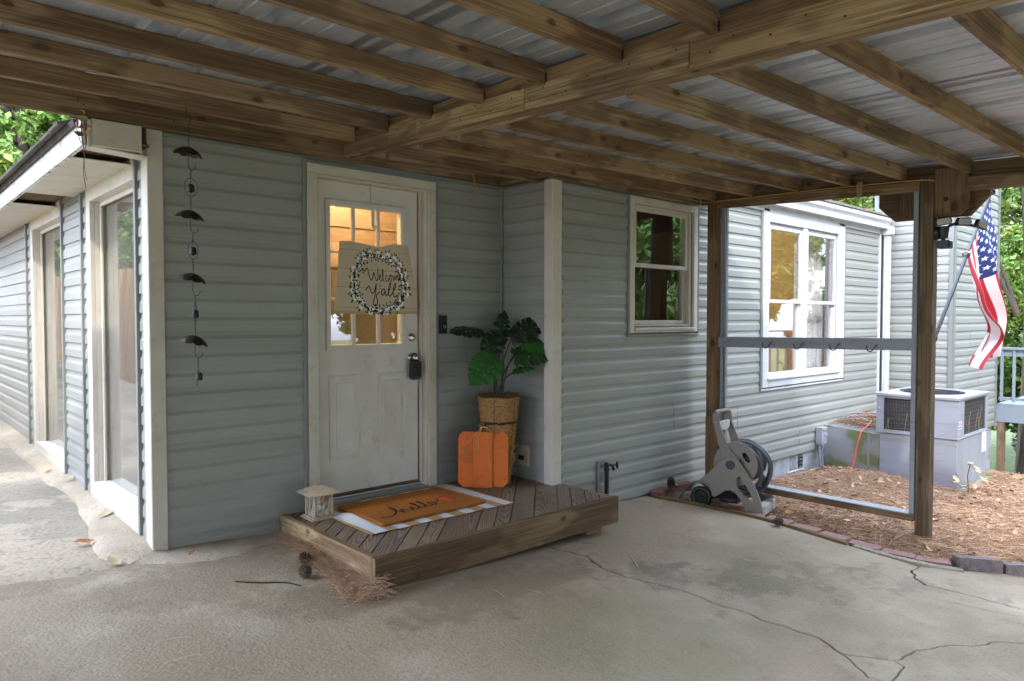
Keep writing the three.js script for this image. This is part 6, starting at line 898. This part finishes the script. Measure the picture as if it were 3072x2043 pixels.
// ------------------------------------------------------------------ picket fence and board fence
{
  const f = thing('picket_fence', 'low white picket fence on the lawn far behind the deck posts', 'fence'); const x = 19.2; const g = (() => { const s = poly([[-0.04, 0], [0.04, 0], [0.04, 0.5], [0, 0.56], [-0.04, 0.5]]); return uvBox(ext(s, 0.02, 0.002), 1).rotateY(-Math.PI / 2); })();
  for (let k = 0; k < 64; k++) { const m = part(f, 'picket', g, M.trimWhite); m.position.set(x, terrain(x, 0) - 0.05, -5 + k * 0.13); } for (const y of [0.15, 0.42]) part(f, 'rail', bx(x + 0.001, x + 0.04, terrain(x, 0) + y - 0.04, terrain(x, 0) + y + 0.03, -5.1, 3.4), M.trimWhite);
  const b = thing('board_fence', 'tall brown board fence along the side path, seen mirrored in the tall windows', 'fence'); const bg = [0, 1, 2].map(i => bx(-0.011, 0.011, 0, 1.83 + i * 0.012, -0.069, 0.069)); const r = rng(70); const fm = [1, 0.85, 1.15].map(c => { const q = M.fence.clone(); q.color.multiplyScalar(c); return q; });
  for (let k = 0; k < 96; k++) { const m = part(b, 'fence_board', bg[k % 3], fm[Math.floor(r() * 3)]); const z = -2.4 - k * 0.152; m.position.set(-0.75 + (r() - 0.5) * 0.008, gy(-0.75, z) - 0.02, z); m.rotation.x = (r() - 0.5) * 0.012; } for (const y of [0.35, 1.5]) part(b, 'rail', bx(-0.81, -0.765, y, y + 0.09, -17.1, -2.35), M.fence); for (let k = 0; k < 7; k++) part(b, 'post', bx(-0.9, -0.811, 0, 2.0, -2.5 - k * 2.4, -2.41 - k * 2.4), M.fence);
}
// ------------------------------------------------------------------ trees
const leafMat = c => new THREE.MeshPhysicalMaterial({ color: lin(...c), roughness: 0.6, side: THREE.DoubleSide, transmission: 0.35, thickness: 0 });
const clump = (() => { const g = []; const r = rng(81); for (let k = 0; k < 7; k++) { const l = 0.5 + r() * 0.5, w = 0.2 + r() * 0.1, q = new THREE.BufferGeometry(); q.setAttribute('position', new THREE.Float32BufferAttribute([0, 0, 0, w, l * 0.5, 0.06, 0, l, -0.08, 0, 0, 0, 0, l, -0.08, -w, l * 0.5, 0.06], 3)); q.computeVertexNormals(); q.setAttribute('uv', new THREE.Float32BufferAttribute(new Float32Array(12), 2)); q.rotateX(r() * 3); q.rotateY(r() * 6.28); q.rotateZ(r() * 3); g.push(q.translate((r() - 0.5) * 0.7, (r() - 0.5) * 0.7, (r() - 0.5) * 0.7)); } return merge(g); })();
function tree(name, label, cat, x, y, z, H, trunkR, blobs, n, size, col, seed, group) { // blobs: [dx, dy, dz, r]
  const t = thing(name, label, cat, [x, y, z], 0, group), r = rng(seed); const top = V((r() - 0.5) * 0.6, H, (r() - 0.5) * 0.6);
  const limb = (a, b, r0, r1, sag) => { const N = 7, R = 8, pos = [], uv = [], idx = [], m = a.clone().lerp(b, 0.5).add(V((r() - 0.5) * sag, (r() - 0.3) * sag, (r() - 0.5) * sag)), c = new THREE.QuadraticBezierCurve3(a, m, b), fr = c.computeFrenetFrames(N); for (let k = 0; k <= N; k++) { const p = c.getPoint(k / N), rad = lerp(r0, r1, k / N); for (let q = 0; q <= R; q++) { const th = q / R * 6.2832, n0 = fr.normals[k], b0 = fr.binormals[k]; pos.push(p.x + rad * (Math.cos(th) * n0.x + Math.sin(th) * b0.x), p.y + rad * (Math.cos(th) * n0.y + Math.sin(th) * b0.y), p.z + rad * (Math.cos(th) * n0.z + Math.sin(th) * b0.z)); uv.push(q / R, k / N * 3); } if (k) for (let q = 0; q < R; q++) { const A = (k - 1) * (R + 1) + q, B = A + 1, C = k * (R + 1) + q, D = C + 1; idx.push(A, B, C, B, D, C); } } const g = new THREE.BufferGeometry(); g.setAttribute('position', new THREE.Float32BufferAttribute(pos, 3)); g.setAttribute('uv', new THREE.Float32BufferAttribute(uv, 2)); g.setIndex(idx); g.computeVertexNormals(); return g; };
  const tm = M.bark.clone(); tm.side = THREE.DoubleSide; const tr = [limb(V(0, -0.6, 0), top, trunkR, trunkR * 0.3, 0.5)]; for (const b of blobs) { const s = V().lerp(top, clamp(0.35 + 0.5 * r(), 0, 0.95)); tr.push(limb(s, V(b[0], b[1], b[2]), trunkR * 0.4, trunkR * 0.08, 0.8)); for (let k = 0; k < 3; k++) tr.push(limb(V(b[0], b[1], b[2]), V(b[0] + (r() - 0.5) * b[3] * 1.6, b[1] + (r() - 0.3) * b[3] * 1.4, b[2] + (r() - 0.5) * b[3] * 1.6), trunkR * 0.12, trunkR * 0.03, 0.3)); }
  part(t, 'trunk', tr, tm);
  const im = new THREE.InstancedMesh(clump, leafMat(col), n); im.name = 'crown'; im.userData.kind = 'stuff'; im.castShadow = im.receiveShadow = true; const M4 = new THREE.Matrix4(), Q = new THREE.Quaternion(), E = new THREE.Euler(), C = new THREE.Color(); const tot = blobs.reduce((s, b) => s + b[3] ** 2, 0); let i = 0;
  blobs.forEach((b, bi) => { const m = bi === blobs.length - 1 ? n - i : Math.round(n * b[3] ** 2 / tot); const subs = []; for (let k = 0; k < 26; k++) { const d = V(r() - 0.5, (r() - 0.5) * 0.8, r() - 0.5).normalize().multiplyScalar(b[3] * (0.35 + 0.65 * Math.cbrt(r()))); subs.push([d, b[3] * (0.14 + 0.16 * r())]); } for (let k = 0; k < m && i < n; k++, i++) { const s = subs[Math.floor(r() * subs.length)], d = V(r() - 0.5, (r() - 0.5) * 0.7, r() - 0.5).normalize().multiplyScalar(s[1] * (0.5 + 0.6 * r())); E.set(r() * 6.28, r() * 6.28, r() * 6.28); Q.setFromEuler(E); const sc = size * (0.6 + r() * 0.8); M4.compose(V(b[0] + s[0].x + d.x, b[1] + s[0].y + d.y, b[2] + s[0].z + d.z), Q, V(sc, sc, sc)); im.setMatrixAt(i, M4); const q = 0.7 + r() * 0.6, yl = r() < 0.06 ? 1.7 : 1; C.setRGB(q * yl, q, q * 0.9); im.setColorAt(i, C); } });
  part; t.add(im); return t;
}
const G1 = [0.2, 0.32, 0.05], G2 = [0.09, 0.165, 0.035], G3 = [0.18, 0.22, 0.05];
tree('maple_tree', 'bright green leafy tree rising behind the roof edge beside the side path', 'tree', 2.4, 0, -11.5, 6, 0.22, [[0, 4.4, 0, 1.9], [-1.6, 3.6, 1, 1.5], [1.7, 5.2, -0.5, 1.8], [-0.6, 6.2, 0, 1.8], [-2.3, 5.4, -1, 1.6], [0.8, 3.2, 1.2, 1.3]], 11000, 0.17, G1, 101);
tree('oak_tree', 'taller green tree farther behind the shingle roof', 'tree', 3.4, 0, -19, 9, 0.3, [[0, 6, 0, 2.8], [-3, 5, 1, 2.4], [2.6, 7, 0, 2.6], [-1, 8.4, -1, 2.6]], 9000, 0.24, G2, 102);
tree('oak_tree', 'green tree showing over the low shingle roof strewn with straw', 'tree', 15.5, -1, -7, 7, 0.25, [[0, 5, 0, 2.4], [-2.2, 4.2, 0.6, 2], [2, 5.6, 0, 2.2], [-0.5, 7, 0, 2]], 8000, 0.22, G2, 103);
tree('maple_tree', 'leafy green tree at the right behind the raised deck', 'tree', 20.5, -2.8, 0.6, 7, 0.2, [[0, 4.5, 0, 2.0], [-1.6, 3.6, 1.2, 1.6], [1.2, 6.2, -0.8, 1.9], [-1.0, 6.4, 1.4, 1.7], [0.5, 2.9, 1.8, 1.5], [-1.5, 5, -1.6, 1.6]], 12000, 0.17, G1, 104);
tree('birch_tree', 'yellowish tree with pale bare twigs above the deck', 'tree', 26, -3.5, -3.2, 12, 0.16, [[0, 9.5, 0, 2.6], [-1.6, 8, 2, 2.2], [1.6, 11.5, 0.5, 2.4], [-1, 12.5, 2.5, 2.2]], 7000, 0.2, G3, 105);
tree('oak_tree', 'dark green tree filling the gap far behind the deck', 'tree', 31, -4, 1.5, 11, 0.3, [[0, 7, 0, 3.4], [-2, 5, 2.6, 3], [1, 10, -1, 3.4], [0, 8, 4, 3], [-1, 3, -2, 2.6]], 11000, 0.26, G2, 106);
tree('young_tree', 'thin leaning bare trunk standing between the posts under the deck', 'tree', 14.4, -1.45, 0.98, 5.5, 0.085, [[0.5, 5.6, -1.0, 1.0], [-0.2, 6.2, -1.4, 0.9]], 900, 0.15, G1, 107);
[[27, -7, 6, 121], [30, 6, 7, 122], [24, 3.2, 5, 123], [36, -3, 9, 124]].forEach(([x, z, h, s], i) => tree('oak_tree', ['green tree behind the yellowish tree far right', 'dense green tree far behind the bucket on the deck', 'bushy green tree close behind the deck railing', 'tallest hazy green tree at the back of the yard'][i], 'tree', x, -4, z, h + 3, 0.25, [[0, 2.4, 0, 2.4], [-1.4, 4.4, 1.6, 2.6], [1.2, 5.2, -1.6, 2.6], [0, 7.6, 0, 2.8], [0.5, 3.4, 3, 2.2], [-0.6, 9.6, -1, 2.4]], 8000, 0.3, i % 2 ? G2 : G1, s));
// trees around the forecourt that the glass mirrors and that dapple the light
tree('bamboo_thicket', 'dense narrow leaved thicket mirrored in the small window', 'thicket', 10.6, -0.5, 5.6, 4, 0.06, [[0, 1.6, 0, 1.3], [1.2, 2.6, 0.6, 1.4], [-0.9, 2.8, 0.8, 1.2], [0.3, 3.9, 0.2, 1.4], [2.2, 1.5, -0.2, 1.2], [2.4, 3.6, 0.8, 1.3]], 11000, 0.19, [0.2, 0.31, 0.07], 108);
tree('oak_tree', 'broad green tree mirrored in the double window', 'tree', 16.5, -1, 7.5, 8, 0.25, [[0, 5, 0, 2.6], [-2, 3.6, -1.5, 2], [1.8, 6.4, -1.2, 2.4], [-0.4, 7.4, 0.8, 2.2]], 8000, 0.22, G1, 109);
tree('maple_tree', 'green tree leaning over the board fence, mirrored in the tall windows', 'tree', -2.9, 0, -13, 6, 0.18, [[0, 4, 0, 1.8], [0.6, 2.8, 2.4, 1.5], [-0.6, 5, -1.5, 1.9], [0.8, 3, -4, 1.8], [0.4, 5.4, 1.5, 1.6]], 9000, 0.18, G1, 112);
tree('oak_tree', 'tall tree across the forecourt mirrored in the door glass', 'tree', 10.5, -0.6, 16, 9, 0.3, [[0, 4, 0, 2.8], [-3, 5, 0.5, 2.6], [2.6, 6.4, 0, 2.8], [-0.4, 8.4, 0, 2.8], [-4.6, 7.4, 1, 2.4], [2, 2.4, -1, 2]], 12000, 0.26, G2, 110);
tree('pine_tree', 'tall tree beyond the forecourt that dapples the sun', 'tree', -6.2, -0.2, 10.6, 12, 0.3, [[0, 7, 0, 2.4], [1.6, 8.6, -1, 2.2], [-1.8, 9, 0.6, 2.2], [0.4, 11, 0, 2.4], [2.2, 10.4, -1.6, 2]], 9000, 0.22, G2, 111);
[[-9, 12, 113], [-1.5, 14.5, 114], [3, 17, 115], [13, 11.5, 116], [-12, 5, 117]].forEach(([x, z, s], i) => tree('oak_tree', ['tall tree across the forecourt nearest the drive entrance', 'tall tree straight behind the viewer', 'tall tree behind the forecourt hedge gap', 'tall tree at the far end of the forecourt', 'tall tree left of the drive'][i], 'tree', x, -0.4, z, 9, 0.3, [[0, 3.2, 0, 2.6], [-2.6, 4.4, 0.5, 2.5], [2.6, 4.8, 0, 2.6], [-0.4, 7.2, 0, 2.8], [1.6, 2.0, -0.6, 1.8], [-2, 1.8, 0, 1.7], [2.2, 8.6, 0.5, 2.4]], 7000, 0.34, G2, s));
// ------------------------------------------------------------------ pine straw, leaves, small litter
{
  const r = rng(120), M4 = new THREE.Matrix4(), Q = new THREE.Quaternion(), E = new THREE.Euler(), C = new THREE.Color();
  const needle = (() => { const c = new THREE.CatmullRomCurve3([V(-0.5, 0, 0), V(-0.15, 0.05, 0.03), V(0.2, 0.05, 0.0), V(0.5, 0, -0.05)]); return new THREE.TubeGeometry(c, 3, 0.0095, 3, false); })();
  const straw = (n, place, lab, w = 1) => { const im = new THREE.InstancedMesh(needle, std({ color: 0xffffff, roughness: 0.9 }), n); im.name = numbered('pine_straw'); for (let i = 0; i < n; i++) { const [x, y, z, tilt] = place(); E.set((r() - 0.5) * 0.5, r() * 6.28, (r() - 0.5) * tilt, 'YXZ'); Q.setFromEuler(E); const l = 0.1 + r() * 0.09; M4.compose(V(x, y, z), Q, V(l, 0.13 * w, 0.13 * w)); im.setMatrixAt(i, M4); const k = 0.6 + r() * 0.8, t = r(); C.setRGB(k * lerp(0.4, 0.6, t), k * lerp(0.23, 0.41, t), k * lerp(0.13, 0.26, t)); im.setColorAt(i, C); } im.castShadow = im.receiveShadow = true; tag(im, lab, 'pine straw'); im.userData.kind = 'stuff'; scene.add(im); };
  const bed = (x, z) => terrain(x, z) + 0.05 * (fbm(x * 1.5 + 20, z * 1.5 + 30, 64, 64, 4, 320) - 0.5) * sstep(5.3, 6, x);
  const mound = (x, z) => 0.055 * Math.exp(-(((x - 5.28) / 0.16) ** 2)) * sstep(1.3, 1.7, z) * (1 - sstep(2.9, 3.3, z)) + 0.05 * fbm(x * 3, z * 3, 64, 64, 3, 360) * sstep(5.15, 5.4, x) + 0.06 * Math.exp(-(((x - 7.6) / 0.7) ** 2) - (((z - 1.05) / 0.35) ** 2));
  const edge = z => z < 2.6 ? 5.1 : 5.2 + (z - 2.6) * 0.82;
  straw(52000, () => { let x, z; do { x = 5.05 + 7.6 * r() ** 1.7; z = 0.53 + r() * 3.9; } while (x < edge(z) || (x > 8.08 && x < 9.14 && z > 1.08 && z < 1.95) || (x > 8.1 && z < 1.1) || (x > 9.9 && z < 1.35)); return [x, bed(x, z) + mound(x, z) * (0.4 + 0.7 * r()) + r() * 0.02, z, 0.7]; }, 'reddish pine straw covering the bed right of the driveway', 1);
  straw(2200, () => { const t = r() ** 0.75, z = lerp(0.12, 1.18, t), w = lerp(0.05, 0.18, t * t), q = r(); return [1.872 - w * q * q * 1.1, gy(1.8, z) + 0.005 + (1 - q) * (1 - q) * 0.085 * r() * lerp(0.15, 1, t * t), z + (r() - 0.5) * 0.08, 1.5]; }, 'pile of pine straw heaped against the pale side of the step', 0.62);
  straw(34, () => { const x = 0.6 + r() * 4.2, z = 0.3 + r() * 2.6; return [x, gy(x, z) + 0.003, z, 0.05]; }, 'stray pine needles scattered on the concrete', 0.5);
  const leaf = (() => { const g = new THREE.PlaneGeometry(1, 0.55, 6, 4), p = g.attributes.position; for (let i = 0; i < p.count; i++) { const x = p.getX(i), y = p.getY(i), w = Math.max(0.04, Math.sin(Math.PI * clamp(x + 0.5, 0.02, 0.98)) ** 0.7); p.setXYZ(i, x, y * w, 0.22 * x * x + 0.9 * y * y * w + 0.03 * Math.sin(x * 9)); } g.rotateX(-Math.PI / 2); g.computeVertexNormals(); return g; })();
  const lm = std({ color: 0xffffff, roughness: 0.85, side: THREE.DoubleSide }); const im = new THREE.InstancedMesh(leaf, lm, 1300); im.name = 'leaf_litter';
  for (let i = 0; i < 1300; i++) { let x, z; do { x = 5.1 + 5.6 * r() ** 1.2; z = 0.55 + r() * 3.6; } while (x < edge(z) + 0.05 || (x > 8.05 && x < 9.2 && z > 1.08 && z < 1.98) || (x > 8.1 && z < 1.1) || (x > 9.9 && z < 1.35)); E.set((r() - 0.5) * 1.2, r() * 6.28, (r() - 0.5) * 1.2); Q.setFromEuler(E); const s = 0.03 + r() * 0.042; M4.compose(V(x, bed(x, z) + mound(x, z) + 0.02, z), Q, V(s, s, s)); im.setMatrixAt(i, M4); const k = 0.7 + r() * 0.6, t = r(); C.setRGB(k * lerp(0.26, 0.46, t), k * lerp(0.13, 0.29, t), k * lerp(0.06, 0.16, t)); im.setColorAt(i, C); } im.castShadow = im.receiveShadow = true; tag(im, 'dry tan leaves strewn over the pine straw bed', 'leaf litter'); im.userData.kind = 'stuff'; scene.add(im);
  // single leaves and chips one can count
  const dl = std({ color: lin(0.42, 0.33, 0.18), roughness: 0.85, side: THREE.DoubleSide }), rl = std({ color: lin(0.3, 0.12, 0.04), roughness: 0.85, side: THREE.DoubleSide });
  [[1.1, -0.76, 0.1, dl, 'large tan leaf on the pale mortar below the first tall window', 0.06], [0.95, 0.06, 0.11, dl, 'pale curled leaf at the edge of the old concrete near the corner', 0.02], [0.9, -0.36, 0.1, rl, 'orange brown leaf on the old grey concrete', 0.02], [1.05, -2.4, 0.09, dl, 'brown curled leaf on the mortar below the far window', 0.06], [1.12, -1.92, 0.08, dl, 'small tan leaf on the mortar between the tall windows', 0.07], [1.28, 0.23, 0.05, rl, 'tiny brown leaf on the rough mortar by the house corner', 0.05], [5.3, 2.5, 0.12, std({ color: lin(0.5, 0.4, 0.18), roughness: 0.85, side: THREE.DoubleSide }), 'large yellow brown leaf at the foot of the grey post', 0.05], [5.22, 1.56, 0.11, rl, 'bright orange brown leaf beside the foot of the hose reel', 0.05]].forEach(([x, z, s, m, l, dy], i) => { const q = single('dry_leaf', leaf.clone().scale(s, s * 0.9, s), m, l, 'leaf'); q.position.set(x, gy(x, z) + dy, z); q.rotation.set(0.15, i * 1.3 + 0.4, 0.1); });
  single('twig', tube([[1.36, gy(1.36, 0.62) + 0.006, 0.62], [1.45, gy(1.45, 0.7) + 0.008, 0.7], [1.55, gy(1.55, 0.76) + 0.007, 0.76], [1.6, gy(1.6, 0.84) + 0.006, 0.84]], 0.0032, 20, 6), M.iron, 'long thin dark twig lying on the concrete left of the straw pile', 'twig');
  single('twig', tube([[3.3, gy(3.3, 1.62) + 0.006, 1.62], [3.38, gy(3.38, 1.52) + 0.008, 1.52], [3.43, gy(3.43, 1.46) + 0.006, 1.46]], 0.003, 12, 6), M.raffia, 'short pale twig lying next to the long crack', 'twig');
  const cone = (() => { const g = []; const q = rng(9); for (let k = 0; k < 60; k++) { const t = k / 60, a = k * 2.4, rr = 0.026 * Math.sin(Math.PI * (0.15 + 0.8 * t)) + 0.004, b = new THREE.ConeGeometry(0.008, 0.02, 4).rotateZ(-1.9 + t * 0.9).translate(rr, t * 0.07, 0).rotateY(a); g.push(b); } g.push(new THREE.SphereGeometry(0.018, 10, 8).scale(0.8, 1.7, 0.8).translate(0, 0.034, 0)); return merge(g); })();
  const cmats = [std({ color: lin(0.09, 0.055, 0.035), roughness: 0.9 })];
  [[1.68, 0.72, 'dark pine cone at the outer edge of the straw pile'], [1.76, 0.52, 'dark pine cone in the straw pile closer to the door wall'], [4.965, 1.06, 'pine cone on the edging timber under the hose reel wheel'], [4.945, 1.6, 'pine cone against the edging timber past the hose reel foot']].forEach(([x, z, l], i) => { const m = single('pine_cone', cone, cmats[0], l, 'pine cone'); m.position.set(x, gy(x, z) + 0.03, z); m.rotation.set(1.3, i * 2, 0.4); });
  // dead seedling by the air conditioner
  const w = thing('dried_weed', 'dead seedling with curled tan leaves in front of the air conditioner', 'weed', [7.98, -0.42, 2.0]); part(w, 'stem', tube([[0, 0, 0], [0.01, 0.12, 0.01], [0.02, 0.24, 0.0], [0.03, 0.36, 0.02]], 0.004, 16, 6), M.stem);
  [[0.03, 0.36, 0.02], [0.0, 0.33, 0.05], [-0.05, 0.2, -0.08], [-0.02, 0.16, -0.1], [0.05, 0.22, 0.12], [0.01, 0.15, 0.08], [-0.04, 0.14, -0.03], [0.06, 0.3, 0.07]].forEach((p, i) => { const g = leaf.clone().scale(0.12, 0.16, 0.09).rotateZ(0.5 * Math.sin(i * 2)).rotateY(i * 1.9).translate(...p); part(w, 'leaf', g, dl); });
  // dead vine on the fascia corner
  const dv = thing('dead_vine', 'dead brown vine leaves and roots hanging from the fascia corner', 'vine', [0.84, 2.33, 0.06]); part(dv, 'root', [tube([[0, 0.05, 0], [-0.005, -0.05, 0.01], [0.005, -0.15, 0.012], [0, -0.24, 0.01], [0.01, -0.32, 0.012]], 0.0018, 20, 5), tube([[0.01, 0.04, 0], [0.012, -0.08, 0.014], [0.004, -0.2, 0.01], [0.012, -0.28, 0.012]], 0.0014, 20, 5), tube([[-0.02, 0.03, 0], [-0.024, -0.03, 0.006], [-0.01, -0.1, 0.012]], 0.002, 12, 5)], M.stem);
  [[0, 0.02, 0.01], [-0.025, -0.01, 0.0], [0.012, -0.04, 0.012], [-0.012, -0.05, 0.01], [0.004, 0.06, 0.0], [0.01, -0.015, 0.014]].forEach((p, i) => part(dv, 'leaf', leaf.clone().scale(0.06, 0.1, 0.06).rotateX(1.2 + i * 0.3).rotateY(i * 1.2).translate(...p), i % 2 ? rl : dl));
  // leaves gathered at the shingle edge
  const lr = rng(66), gl = []; for (let k = 0; k < 90; k++) { const s = 0.03 + lr() * 0.04, q = leaf.clone().scale(s, s, s); q.rotateX(lr() * 6); q.rotateY(lr() * 6); gl.push(q.translate(0.8 + lr() * 0.06, 2.37 + lr() * 0.03, -9 * lr() ** 1.5)); } const lg = single('roof_litter', merge(gl), std({ color: lin(0.1, 0.08, 0.065), roughness: 1, side: THREE.DoubleSide }), 'dark rotten leaves caught along the shingle edge above the fascia', 'leaf litter'); lg.userData.kind = 'stuff';
  const sl = []; for (let k = 0; k < 700; k++) { const q = new THREE.CylinderGeometry(0.003, 0.002, 0.1 + lr() * 0.1, 4); q.rotateX(Math.PI / 2 + (lr() - 0.5) * 0.5); q.rotateY(lr() * 6); const d = lr() * 0.75; sl.push(q.translate(6.8 + lr() * 2.9, 2.675 + d * 0.234 + lr() * 0.035, 0.5 - d)); } const ss = single('roof_straw', merge(sl), std({ color: lin(0.42, 0.2, 0.09), roughness: 1 }), 'brown pine straw lying on the low shingle roof above the gutter', 'pine straw'); ss.userData.kind = 'stuff';
}
renderer.render(scene, camera);
